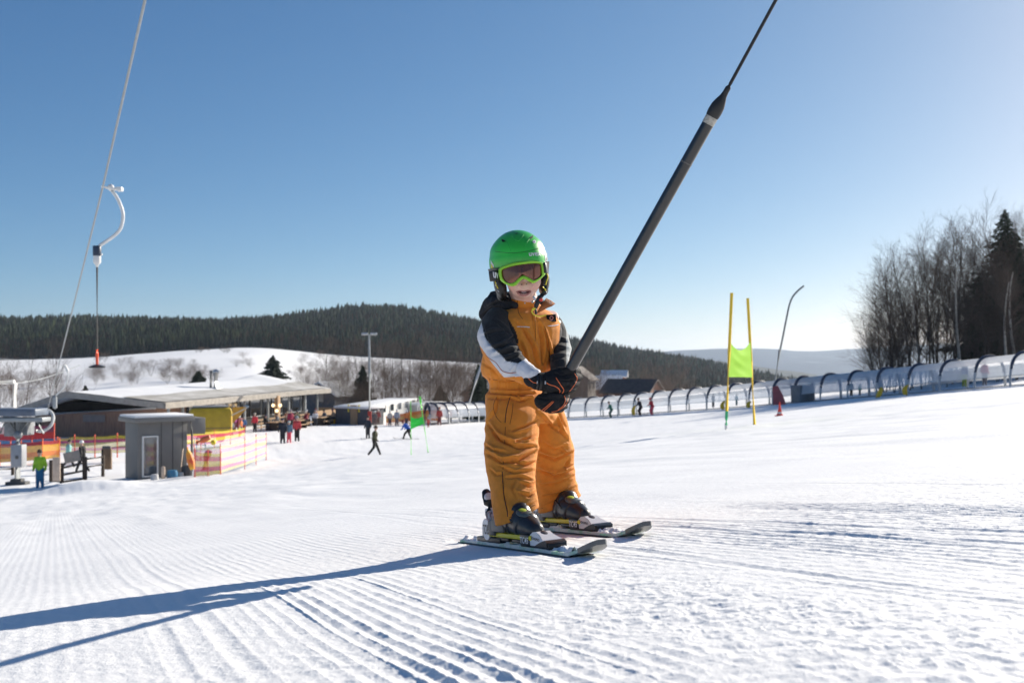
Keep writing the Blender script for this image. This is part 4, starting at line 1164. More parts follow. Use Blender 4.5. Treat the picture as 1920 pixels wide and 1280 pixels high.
def person(pos, h, pose, face, jacket, trousers, hat, label, group=None, skis=None, fine_=1.0):
    """pos: feet; face: heading in degrees (0 = away from camera, 90 = towards photo right)"""
    q = POSES[pose]; Mz = Matrix.Rotation(R(-face), 3, 'Z'); pos = Vector(pos)
    P = lambda v: pos + Mz @ (Vector(v) * h)
    root = empty('person', pos, label, 'person', group)
    def limbs(mb, k):
        for s_ in (0, 1):
            mb.chain([P((q['hip'][0] + (-.045, .045)[s_], q['hip'][1], q['hip'][2])), P(q['kn'][s_]), P(q['ft'][s_])], [.062 * k * h, .047 * k * h, .036 * k * h], 8)
    def arms(mb, k):
        for s_ in (0, 1):
            c = q['chest']; mb.chain([P((c[0] + (-.10, .10)[s_], c[1], c[2] + .05)), P(q['el'][s_]), P(q['ha'][s_])], [.040 * k * h, .034 * k * h, .026 * k * h], 8)
    def trunk(mb, k):
        mb.tube([P(q['hip']) - Vector((0, 0, .05 * h)), P(q['hip']), P([(a + b) / 2 for a, b in zip(q['hip'], q['chest'])]), P(q['chest']), P(q['neck'])], [.07 * k * h, .088 * k * h, .085 * k * h, .10 * k * h, .045 * k * h], 12)
    mb = MB(); limbs(mb, .8); arms(mb, .8); trunk(mb, .8); mb.chain([P(q['neck']), P(q['head'])], [.030 * h, .056 * h], 10); mb.ball(P((q['head'][0], q['head'][1], q['head'][2])), (.058 * h, .062 * h, .072 * h), Mz, 12, 8)
    mb.ball(P((q['head'][0], q['head'][1] + .062, q['head'][2] - .01)), .012 * h, None, 6, 5)
    for s_ in (0, 1):
        hd = P(q['ha'][s_])
        mb.ball(hd + Mz @ Vector((0, .02 * h, -.01 * h)), (.022 * h, .03 * h, .026 * h), Mz, 8, 6)
    vx = .018 * h
    me_obj('body', remesh(mb, vx, 1), SKINF, root)
    mb = MB(); trunk(mb, 1.08); arms(mb, 1.1); me_obj('jacket', remesh(mb, vx, 1), cm('jacket', jacket), root)
    mb = MB(); limbs(mb, 1.1); mb.ball(P(q['hip']), .085 * h, None, 12, 8); me_obj('trousers', remesh(mb, vx, 1), cm('trousers', trousers), root)
    mb = MB()
    hc = P((q['head'][0], q['head'][1] - .006, q['head'][2] + .012))
    prof = [(.002, .082), (.035, .074), (.060, .048), (.070, .015), (.069, -.012), (.064, -.014)]
    mb.lathe([(r * h, z * h) for r, z in prof], hc, (0, 0, 1), 12); mb.build('hat', cm('hat', hat), root)
    if skis:
        for s_ in (0, 1):
            mb = MB(); f = Vector(q['ft'][s_])
            a = P((f.x, f.y - .42, .012)); b = P((f.x, f.y + .45, .012)); c = P((f.x, f.y + .55, .045))
            g = lambda p: Vector((p.x, p.y, max(p.z, Hs(p.x, p.y) + .02)))
            mb.tube([g(a), g(b), g(b) + (c - b)], .024 * h, 6, flat=(.35, Vector((0, 0, 1)))); mb.build('ski', cm('ski', skis), root)
    return root
SKINF = mat('far_skin', (.50, .32, .25), .6, .08, 12)

# ------------------------------------------------------------------ trees
BARK = mat('grey_brown_bark', (.085, .070, .058), .9, .35, 8, .4, 30)
BARKL = mat('pale_bark', (.26, .235, .20), .85, .3, 6, .4, 30)
TWIG = mat('bare_twigs', (.085, .060, .046), .9, .3, 3)
NEEDLE = mat('spruce_needles', (.018, .032, .016), .8, .5, 2.5, col2=(.045, .058, .030))
SHRUB = mat('shrub_twigs', (.12, .080, .060), .9, .3, 3)
def tree_arrays(seed, h, spread=.30, levels=4, lean=0.0, multi=1, clear=.25, nb=(9, 5, 4, 3), r0=None, sides=(7, 4, 3, 3), up=.35):
    rnd = random.Random(seed); trunk = MB(); crown = MB(); r0 = r0 or h * .0085
    def rv(s): return Vector((rnd.gauss(0, s), rnd.gauss(0, s), rnd.gauss(0, s)))
    def grow(p, d, L, r, lv, mb):
        n = 7 if lv == 0 else (4 if lv == 1 else 3)
        pts = [p]; rs = [r]; dd = d.copy()
        for i in range(n):
            dd = (dd + rv(.045 if lv == 0 else .15) + Vector((0, 0, up * .18 * (1 if lv else .3)))).normalized()
            pts.append(pts[-1] + dd * L / n); rs.append(r * (1 - (i + 1) / n * (.72 if lv < levels - 1 else .85)))
        (trunk if lv == 0 else mb).tube(pts, rs, sides[min(lv, 3)], cap=False)
        if lv >= levels - 1: return
        k = nb[min(lv, len(nb) - 1)]
        for j in range(k):
            t = (clear + (1 - clear) * (j + rnd.random()) / k) if lv == 0 else (.2 + .8 * (j + rnd.random()) / k)
            t = min(t, .99); f = t * n; i = int(f); q = pts[i].lerp(pts[i + 1], f - i)
            base = (pts[i + 1] - pts[i]).normalized(); x, y = frame(base); a = rnd.random() * 6.283
            ang = R(rnd.uniform(25, 55)) if lv else R(rnd.uniform(22, 48))
            nd = (base * math.cos(ang) + (x * math.cos(a) + y * math.sin(a)) * math.sin(ang)).normalized()
            ll = L * (spread * 1.6 * (1.15 - .75 * t) if lv == 0 else rnd.uniform(.38, .62))
            grow(q, nd, ll, max(rs[i] * .5, h * .0007), lv + 1, mb)
    for m in range(multi):
        a = rnd.random() * 6.283
        d = Vector((lean + (.22 * math.cos(a) if multi > 1 else 0), .22 * math.sin(a) if multi > 1 else 0, 1)).normalized()
        grow(Vector((.15 * m * math.cos(a), .15 * m * math.sin(a), -.3)), d, h * rnd.uniform(.85, 1) if multi > 1 else h, r0, 0, crown)
    return trunk, crown
def thicken(mb, k):
    pass
def make_tree(name, loc, seed, h, label, cat, group, bark=BARK, twig=TWIG, **k):
    root = empty(name, loc, label, cat, group)
    tr, cr = tree_arrays(seed, h, **k)
    for o in (tr, cr): o.v = [v + Vector(loc) for v in o.v]
    tr.build('trunk', bark, root, split=None); cr.build('crown', twig, root, split=None)
    return root
def dup(root, loc, rot, sc, label, group=None):
    r = root.copy(); COL.objects.link(r); r.location = loc; r.rotation_euler = (0, 0, rot); r.scale = (sc, sc, sc) if not hasattr(sc, '__len__') else sc
    r['label'] = label
    if group: r['group'] = group
    for ch in list(root.children):
        c = ch.copy(); COL.objects.link(c); c.parent = r
        for g in ch.children:
            e = g.copy(); COL.objects.link(e); e.parent = c
    return r
def spruce(loc, h, seed, label, group, w=.17, name='spruce_tree'):
    rnd = random.Random(seed); loc = Vector(loc)
    root = empty(name, loc, label, 'spruce tree', group)
    mb = MB(); mb.tube([loc - Vector((0, 0, .4)), loc + Vector((0, 0, h * .6)), loc + Vector((0, 0, h))], [h * .014, h * .008, .01], 7); mb.build('trunk', BARK, root)
    mb = MB(); vs = []; fs = []
    z = .06 * h
    while z < h * .99:
        f = 1 - z / h; L = h * w * (f ** .85) * rnd.uniform(.85, 1.15) + .12
        nbr = max(4, int(6 * f + 3)); a0 = rnd.random() * 6.28
        for j in range(nbr):
            a = a0 + 6.283 * j / nbr + rnd.uniform(-.3, .3); l = L * rnd.uniform(.55, 1.2)
            dx, dy = math.cos(a), math.sin(a)
            nseg = max(3, int(l / .35))
            for s_ in range(nseg):
                t0 = s_ / nseg; t1 = (s_ + 1.3) / nseg
                for side in (-1, 0, 1):
                    c = Vector((dx * l * t0, dy * l * t0, z - l * .34 * t0 + l * .16 * t0 * t0 + rnd.uniform(-.012, .012) * h))
                    ww = .30 * l * (1 - .65 * t0) * rnd.uniform(.6, 1.1)
                    ea = a + side * rnd.uniform(.5, .9)
                    e = c + Vector((math.cos(ea), math.sin(ea), -.30 + rnd.uniform(-.2, .15))) * (l / nseg * 1.2 + ww * .55)
                    px_, py_ = -math.sin(ea) * ww * .22, math.cos(ea) * ww * .22
                    b = len(vs)
                    vs += [c + Vector((px_, py_, 0)), c - Vector((px_, py_, 0)), e, c.lerp(e, .6) + Vector((0, 0, -.10 - ww * .25))]
                    fs += [(b, b + 1, b + 2), (b, b + 2, b + 3), (b + 1, b + 3, b + 2)]
        z += h * .0125 * (1 + .6 * f) * rnd.uniform(.6, 1.4)
    mb.add([loc + v for v in vs], fs); mb.build('crown', NEEDLE, root, smooth=False)
    return root

def right_wood():
    g = 'leafless trees in the wood behind the conveyor tunnel'
    protos = []
    specs = [dict(spread=.27, nb=(26, 8, 6, 5), clear=.14, levels=4, up=.6), dict(spread=.22, nb=(30, 8, 6, 4), clear=.16, levels=4, lean=-.06, up=.6), dict(spread=.30, nb=(22, 8, 6, 4), clear=.08, levels=4, multi=2, up=.6), dict(spread=.24, nb=(26, 8, 6, 4), clear=.26, levels=4, lean=-.12, up=.6)]
    rnd = random.Random(5)
    # (px, top row, distance, kind, bark pale?)
    T = [(1640, 600, 84, 0), (1652, 560, 90, 2), (1668, 520, 84, 0), (1683, 500, 92, 1), (1697, 475, 86, 2), (1712, 480, 80, 0), (1727, 492, 94, 1), (1742, 470, 88, 0), (1756, 445, 84, 2), (1770, 440, 92, 1), (1786, 445, 80, 0), (1799, 460, 88, 2), (1812, 455, 94, 1), (1828, 470, 84, 0), (1846, 465, 78, 2), (1862, 480, 90, 0), (1880, 500, 76, 1), (1897, 470, 84, 0), (1912, 400, 80, 2), (1928, 420, 90, 1), (1950, 430, 84, 0), (1975, 420, 82, 2), (2005, 440, 84, 0), (2050, 450, 86, 1), (1660, 590, 78, 2), (1705, 560, 76, 2), (1735, 570, 82, 2), (1775, 560, 75, 2), (1820, 560, 76, 2), (1870, 570, 74, 2), (1905, 560, 73, 2), (1648, 620, 76, 2), (1676, 610, 75, 2)]
    words = ['slim', 'dense', 'forked', 'tall', 'crooked', 'bushy', 'narrow', 'spreading']
    for i, (px, ty, D, k) in enumerate(T):
        x = (px - CX) / F * D; z = Hs(x, D); top = (HOR - ty) / F * D; hh = max(3.0, top - z)
        lab = 'leafless %s tree, number %d from the left edge of the wood' % (words[i % 8], i + 1)
        pos = ('at the left end of the wood' if px < 1670 else 'in the left part of the wood' if px < 1730 else 'in the middle of the wood' if px < 1800 else 'beside the tall dark spruce' if px < 1870 else 'at the right edge of the photo')
        row_ = 'low in front' if D < 79 and hh < 11 else ('mid row' if D < 86 else 'back row')
        lab = 'bare tree with %s crown, %s %s' % (words[i % 8], row_, pos)
        if i < 4:
            r = make_tree('bare_tree', Vector((x, D, z)), 100 + k * 7 + i, 12.0, lab, 'tree', g, **specs[[0, 2, 3, 1][i] if False else i]); r.scale = (hh / 12,) * 3; protos.append(r)
        else:
            dup(protos[k if k != 3 else 3], Vector((x, D, z)), rnd.random() * 6.28, (hh / 12 * rnd.uniform(.85, 1.0), hh / 12 * rnd.uniform(.85, 1.0), hh / 12), lab, g)
    # pale leaning trunks in front
    for j, (pb, pt, ty, D, lab) in enumerate([(1808, 1775, 500, 74, 'bare tree with a pale trunk leaning left, in the middle of the wood'), (1893, 1868, 520, 72, 'bare tree with a pale crooked trunk, below the tall dark spruce'), (1906, 1903, 500, 73, 'slender pale trunked tree just right of the crooked pale trunk'), (1728, 1715, 560, 76, 'thin pale leaning trunk in the left part of the wood')]):
        x = (pb - CX) / F * D; z = Hs(x, D); hh = (HOR - ty) / F * D - z
        lean = (pt - pb) / F * D / hh * 1.3
        make_tree('pale_trunk_tree', Vector((x, D, z)), 300 + j, hh, lab, 'tree', g, bark=BARKL, spread=.24, nb=(12, 6, 5, 3), clear=.45, lean=lean, r0=hh * .016, levels=4)
    gs = 'dark spruces in the wood'
    S = [(1884, 392, 84, 'tallest dark spruce rising above the bare trees at the right'), (1912, 470, 82, 'dark spruce at the right edge, lower than the tallest one'), (1822, 590, 90, 'small dark spruce half hidden among the trunks left of the tallest one'), (1855, 545, 92, 'mid-height dark spruce close left of the tallest one'), (1868, 500, 88, 'dark spruce merging into the left flank of the tallest one'), (1940, 440, 90, 'dark spruce cut by the right edge of the photo'), (1901, 432, 93, 'dark spruce filling the gap right behind the tallest one')]
    for i, (px, ty, D, lab) in enumerate(S):
        x = (px - CX) / F * D; z = Hs(x, D); spruce((x, D, z), (HOR - ty) / F * D - z, 50 + i, lab, gs, w=.36 if i in (0, 1, 5) else .30)
right_wood()

# ------------------------------------------------------------------ far forest on the hill, one mass
def forest():
    rs = np.random.RandomState(3)
    N = 24000
    px = rs.uniform(-160, 1530, N); t = rs.uniform(0, 1, N) ** 1.25
    base = np.interp(px, [-200, 0, 200, 350, 560, 760, 900, 1000, 1100, 1250, 1530], [565, 565, 565, 565, 565, 565, 565, 520, 480, 520, 700])
    Y = base + t * (1090 - base)
    X = (px - CX) / F * Y
    Z = H(X, Y)
    h = rs.uniform(7.5, 12, N) * (1 + .09 * rs.randn(N)).clip(.7, 1.25) * (.8 + .4 * fbm2(X / 40, Y / 40, 19, 2))
    low = 1 - sstep(0, .12, t); h = h * (1 - .18 * low)
    clump = fbm2(X / 55, Y / 55, 77, 3)
    bare = (rs.uniform(0, 1, N) < np.clip((clump - .47) * 3.0 + .10 + .30 * low, 0, .85))
    n = 7
    V = []; Fc = []; C = []
    a = np.arange(n) / n * 2 * np.pi
    # conifer: three jagged skirts
    def skirts(idx, levels, wide, topz):
        m = len(idx); out = []
        for (z0, z1, w) in levels:
            ang = a[None, :] + rs.uniform(0, 6, (m, 1)); rr = (w * wide[idx])[:, None] * rs.uniform(.55, 1.25, (m, n))
            ring = np.stack([X[idx][:, None] + np.cos(ang) * rr, Y[idx][:, None] + np.sin(ang) * rr, (Z[idx] + h[idx] * z0)[:, None] + rs.uniform(-.06, .04, (m, n)) * h[idx][:, None]], -1)
            apex = np.stack([X[idx] + rs.uniform(-.2, .2, m), Y[idx], Z[idx] + h[idx] * z1], -1)[:, None, :]
            out.append(np.concatenate([ring, apex], 1))
        return out
    def emit(blocks, cols, idx):
        nonlocal base_i
        for b in blocks:
            m = len(b); V.append(b.reshape(-1, 3))
            k = np.arange(m)[:, None] * (n + 1) + base_i
            j = np.arange(n)[None, :]
            Fc.append(np.stack([k + j, k + (j + 1) % n, k + n + 0 * j], -1).reshape(-1, 3))
            C.append(np.repeat(cols, n + 1, 0)); base_i += m * (n + 1)
    base_i = 0
    ci = np.where(~bare)[0]; bi = np.where(bare)[0]
    wide = h * rs.uniform(.16, .24, N)
    br = rs.uniform(.25, 2.1, (N, 1)) * (.4 + 1.2 * fbm2(X / 90, Y / 60, 13, 3))[:, None]
    green = np.array([[.020, .032, .018]]) * br + np.array([[.012, .010, .0]]) * rs.uniform(0, 1, (N, 1)) ** 2
    emit(skirts(ci, [(.12, .58, 1.0), (.34, .80, .74), (.60, 1.0, .45)], wide, 1), green[ci], ci)
    brown = np.array([[.095, .072, .055]]) * rs.uniform(.4, 1.6, (N, 1))
    # leafless crowns: upright sheaves of thin blades
    for q in range(7):
        m = len(bi); ang = rs.uniform(0, 6.28, m); r = wide[bi] * rs.uniform(.2, 1.1, m) * .9
        z0 = Z[bi] + h[bi] * rs.uniform(0, .35, m); z1 = Z[bi] + h[bi] * rs.uniform(.6, .98, m)
        x0 = X[bi] + np.cos(ang) * r * .2; y0 = Y[bi] + np.sin(ang) * r * .2; x1 = X[bi] + np.cos(ang) * r; y1 = Y[bi] + np.sin(ang) * r
        w = rs.uniform(.12, .36, m); 
        b = np.stack([np.stack([x0 - w * .3, y0, z0], -1), np.stack([x0 + w * .3, y0, z0], -1), np.stack([(x0 + x1) / 2 + w * 1.4, (y0 + y1) / 2, (z0 + z1) / 2], -1), np.stack([x1, y1, z1], -1), np.stack([(x0 + x1) / 2 - w * 1.4, (y0 + y1) / 2 + .5, (z0 + z1) / 2], -1)], 1)
        k = np.arange(m)[:, None] * 5 + base_i
        V.append(b.reshape(-1, 3)); Fc.append(np.concatenate([k + np.array([[0, 1, 2]]), k + np.array([[0, 2, 4]]), k + np.array([[4, 2, 3]])], 0)); C.append(np.repeat(brown[bi], 5, 0)); base_i += m * 5
    # tall straight stems at the wood's edge
    ei = np.where(t < .05)[0]
    for q in range(2):
        m = len(ei); dx = rs.uniform(-4, 4, m); w = rs.uniform(.10, .2, m); x = X[ei] + dx; y = Y[ei] - 3
        z0 = H(x, y); z1 = z0 + h[ei] * rs.uniform(.5, .9, m)
        b = np.stack([np.stack([x - w, y, z0], -1), np.stack([x + w, y, z0], -1), np.stack([x + rs.uniform(-.4, .4, m), y, z1], -1)], 1)
        k = np.arange(m)[:, None] * 3 + base_i
        V.append(b.reshape(-1, 3)); Fc.append(k + np.array([[0, 1, 2]])); C.append(np.repeat(np.tile(np.array([[.10, .085, .07]]), (m, 1)) * rs.uniform(.5, 1.6, (m, 1)), 3, 0)); base_i += m * 3
    V = np.concatenate(V); Fc = np.concatenate(Fc); C = np.concatenate(C)
    C = C * np.array([[1.05, .92, .70]]); m = mat('forest_foliage', (1, 1, 1), .9, 0, 1, attr='Col', col2=(1, 1, 1), spec=.1)
    o = np_mesh('forest', V, Fc, m, smooth=False, colors=C)
    tag(o, 'dark mixed forest of spruces and bare trees covering the long hill', 'forest', kind='stuff')
forest()

# ------------------------------------------------------------------ middle-distance trees and shrubs
def middle_trees():
    rnd = random.Random(11)
    g = 'bare trees in the valley behind the lodge and huts'
    specs = [dict(spread=.30, nb=(18, 7, 5, 2), clear=.10, levels=4, up=.5, sides=(5, 3, 3, 3)), dict(spread=.42, nb=(14, 7, 5, 3), clear=.03, levels=4, multi=4, sides=(5, 3, 3, 3)), dict(spread=.20, nb=(16, 6, 5, 2), clear=.15, levels=4, up=.6, sides=(5, 3, 3, 3))]
    protos = []
    T = [(612, 640, 150, 0), (622, 690, 140, 1), (636, 680, 135, 1), (648, 650, 160, 2), (658, 700, 135, 1), (668, 640, 165, 0), (684, 650, 150, 2), (700, 660, 160, 0), (712, 690, 135, 1), (722, 630, 155, 2), (735, 650, 150, 0), (748, 645, 158, 2), (756, 680, 132, 1), (768, 640, 150, 0), (782, 635, 160, 2), (795, 690, 130, 1), (806, 640, 152, 0), (818, 650, 160, 2), (826, 685, 128, 1), (838, 645, 148, 0), (850, 650, 156, 2), (862, 680, 130, 1), (872, 660, 150, 0), (884, 650, 155, 2), (897, 690, 140, 1), (930, 670, 140, 0), (1070, 690, 150, 1), (1082, 700, 150, 1), (1098, 680, 190, 0), (1112, 690, 180, 1), (1235, 690, 190, 1), (1262, 705, 180, 1),
         (640, 728, 118, 1), (670, 735, 117, 1), (702, 725, 118, 1), (738, 728, 117, 1), (772, 716, 116, 1), (808, 722, 116, 1), (842, 712, 114, 1), (868, 720, 114, 1), (655, 715, 128, 1), (688, 712, 130, 1), (725, 700, 128, 1), (760, 705, 126, 1), (790, 700, 126, 0), (830, 700, 124, 1), (858, 695, 126, 1), (884, 705, 126, 1), (600, 715, 128, 1), (1060, 715, 140, 1), (1078, 705, 150, 0), (1092, 715, 140, 1), (1112, 712, 150, 1), (1245, 715, 150, 1), (590, 700, 160, 1), (575, 690, 190, 1),
         (5, 700, 100, 1), (22, 680, 110, 0), (48, 665, 105, 2), (92, 672, 100, 2), (106, 650, 95, 0), (122, 715, 105, 1), (-30, 680, 100, 1), (50, 720, 90, 1)]
    shapes = ['slim', 'bushy', 'twiggy', 'tall', 'low', 'rounded', 'ragged']
    for i, (px, ty, D, k) in enumerate(T):
        x = (px - CX) / F * D; z = Hs(x, D); hh = max(2.5, (HOR - ty) / F * D - z)
        where = 'left of the lodge roof' if px < 160 else ('right behind the lodge' if px < 625 else 'behind the grey container' if px < 690 else 'behind the light mast and white huts' if px < 760 else 'behind the white huts' if px < 830 else 'behind the tunnel mouth' if px < 905 else 'near the houses in the valley')
        lab = 'bare brown %s tree %s, %s' % (shapes[i % 7], where, 'in the front rank' if D < 125 else 'in the middle rank' if D < 152 else 'in the rear rank')
        if k >= len(protos) or protos[k] is None:
            while len(protos) <= k: protos.append(None)
            protos[k] = make_tree('bare_tree', Vector((x, D, z)), 400 + k, 10.0, lab, 'tree', g, twig=SHRUB if k == 1 else TWIG, r0=.075 if k != 1 else .05, **specs[k]); protos[k].scale = (hh / 10,) * 3
        else:
            wz = rnd.uniform(.9, 1.15) if k != 1 else rnd.uniform(.9, 1.4)
            dup(protos[k], Vector((x, D, z)), rnd.random() * 6.28, (hh / 10 * wz, hh / 10 * wz, hh / 10), lab, g)
    gs = 'shrubs scattered on the snowy fields across the valley'
    k = 0
    for (x0, x1, y0, y1, n, sz) in ((175, 400, 700, 722, 26, 26), (180, 400, 678, 700, 16, 16), (430, 470, 668, 690, 5, 12), (560, 640, 672, 700, 9, 15), (520, 600, 690, 712, 6, 12), (360, 440, 655, 664, 10, 8), (640, 890, 700, 716, 24, 26), (0, 110, 715, 730, 10, 22)):
        for _ in range(n):
            px, py = rnd.uniform(x0, x1), rnd.uniform(y0, y1); p = place(px, py, 150, 620)
            s = sz * rnd.uniform(.5, 1.2) * p.y / F / 10
            side = 'left' if px < 300 else 'middle' if px < 560 else 'right'
            lab = 'leafless %s shrub on the %s snow field across the valley' % (shapes[k % 7], side)
            r = dup(protos[1], p, rnd.random() * 6.28, (s * 1.6, s * 1.6, s), lab, gs); r.name = 'shrub'; r['category'] = 'shrub'; k += 1
    gc = 'lone dark spruces in the valley'
    for i, (px, ty, D, w, lab) in enumerate([(512, 664, 170, .62, 'broad dark spruce above the middle of the lodge roof'), (372, 694, 160, .75, 'small round dark spruce above the lodge chimney'), (680, 684, 130, .34, 'dark spruce behind the grey container and light mast'), (826, 722, 120, .45, 'small green spruce behind the white huts'), (897, 682, 112, .22, 'dark spruce beside the leaning steel pole'), (908, 700, 125, .22, 'dark spruce partly behind the child'), (160, 722, 170, .4, 'tiny dark spruce on the snow field left of the hanging disc'), (1068, 712, 160, .3, 'dark spruce between the gloves and the first house')]):
        x = (px - CX) / F * D; z = Hs(x, D); spruce((x, D, z), (HOR - ty) / F * D - z, 80 + i, lab, gc, w=w)
middle_trees()
# ------------------------------------------------------------------ conveyor tunnel
def tunnel():
    KP = [(820, 797, 93, 31), (850, 797, 95, 32), (900, 793, 101, 33), (960, 787, 105, 35), (1060, 780, 101, 37), (1096, 783 - 5, 98, 38), (1287, 772, 85, 42), (1448, 759, 77, 46), (1643, 744, 69, 53), (1920, 722, 57, 67), (2060, 711, 51.5, 74)]
    kx = [k[0] for k in KP]
    DD = lambda px: float(np.interp(px, kx, [k[2] for k in KP]))
    ribs = [806, 824, 843, 860, 880, 898, 918, 940, 963, 987, 1012, 1039, 1067, 1096, 1126, 1158, 1187, 1219, 1253, 1287, 1325, 1363, 1404, 1448, 1489, 1538, 1589, 1643, 1702, 1761, 1827, 1894, 1968, 2050]
    P = []
    for px in ribs:
        D = DD(px); x = (px - CX) / F * D; P.append(Vector((x, D, Hs(x, D) - .03)))
    root = empty('conveyor_tunnel', P[16], 'long clear plastic tunnel over the conveyor lift, climbing to the right', 'conveyor tunnel')
    top = mat('frost_and_sunlight_panel', (.86, .86, .86), .25, .06, 1.5, alpha=.85)  # white is frost plus sunlight and highlights put into the colour
    nt = top.node_tree; tl = nt.nodes.new('ShaderNodeBsdfTranslucent'); tl.inputs[0].default_value = (.9, .9, .9, 1); mx = nt.nodes.new('ShaderNodeMixShader'); mx.inputs[0].default_value = .6; nt.links.new(nt.nodes['Principled BSDF'].outputs[0], mx.inputs[1]); nt.links.new(tl.outputs[0], mx.inputs[2]); nt.links.new(mx.outputs[0], nt.nodes['Material Output'].inputs[0])
    clear = mat('clear_panel', (.72, .77, .84), .08, .1, 1.5, alpha=.42, spec=.9)
    for nm_ in (clear,):
        nt = nm_.node_tree; tl = nt.nodes.new('ShaderNodeBsdfTranslucent'); tl.inputs[0].default_value = (.85, .9, .95, 1); mx = nt.nodes.new('ShaderNodeMixShader'); mx.inputs[0].default_value = .18; nt.links.new(nt.nodes['Principled BSDF'].outputs[0], mx.inputs[1]); nt.links.new(tl.outputs[0], mx.inputs[2]); nt.links.new(mx.outputs[0], nt.nodes['Material Output'].inputs[0])
    Hh, Wd = 2.0, 2.3
    def arch(i, n=18, k=1.0):
        t = (P[min(i + 1, len(P) - 1)] - P[max(i - 1, 0)]); t.z = 0; t.normalize(); nn = Vector((-t.y, t.x, 0))
        if nn.y < 0: nn = -nn
        out = []
        for j in range(n + 1):
            a = math.pi * j / n; c = math.cos(a); s = math.sin(a)
            y = Wd / 2 * (1 - math.copysign(abs(c) ** .75, c) * k); z = Hh * k * s ** .62
            out.append(P[i] + nn * y + Vector((0, 0, z)))
        return out
    A = [arch(i) for i in range(len(P))]
    A2 = [arch(i, k=.985) for i in range(len(P))]
    for i in range(len(P)):
        w = .055
        t = (P[min(i + 1, len(P) - 1)] - P[max(i - 1, 0)]).normalized()
        mb = MB(); mb.tube([p + (p - (P[i] + Vector((0, 0, .9)))).normalized() * .02 for p in A[i][2:-2]], .13, 8, flat=(.45, Vector((-t.y, t.x, 0)).normalized()))
        r = mb.build('rib', RIB, root)
        for a in (A[i][:3], A[i][-3:]):
            mb = MB(); mb.tube([a[0], a[1], a[2]], .11, 6, flat=(.4, Vector((-t.y, t.x, 0)).normalized())); mb.build('rib_leg', RIBL, r)
        if i < len(P) - 1:
            B = A2[i]; C = A2[i + 1]
            m1 = MB(); m2 = MB()
            for j in range(1, 17):
                q = [B[j], C[j], C[j + 1], B[j + 1]]
                (m1 if 4 <= j <= 13 else m2).add(q, [(0, 1, 2, 3)])
            pn = m1.build('roof_panel', top, root, split=None); m2.build('side_panel', clear, pn, split=None)
    mb = MB(); vs = []
    for i in range(len(P)):
        c = (A[i][0] + A[i][-1]) / 2; nn = (A[i][-1] - A[i][0]).normalized()
        for a, z in ((-.4, .02), (-.4, .16), (.4, .16), (.4, .02)): vs.append(c + nn * a + Vector((0, 0, z)))
    mb.add(vs, [(i * 4 + a, i * 4 + (a + 1) % 4, (i + 1) * 4 + (a + 1) % 4, (i + 1) * 4 + a) for i in range(len(P) - 1) for a in range(4)] + [(0, 1, 2, 3)])
    mb.build('conveyor_belt', mat('belt_grey', (.16, .17, .19), .8, .2, 3), root)
    mb = MB()
    for rail in (.75,):
        mb.tube([(A[i][-1] * .62 + A[i][0] * .38) + Vector((0, 0, rail)) for i in range(len(P))], .03, 5)
    mb.build('handrail', RIBL, root)
    return P, A, DD
TP, TA, TDf = tunnel()
def tpt(px, back=0.0):
    D = TDf(px) + back; x = (px - CX) / F * D; return Vector((x, D, Hs(x, D)))

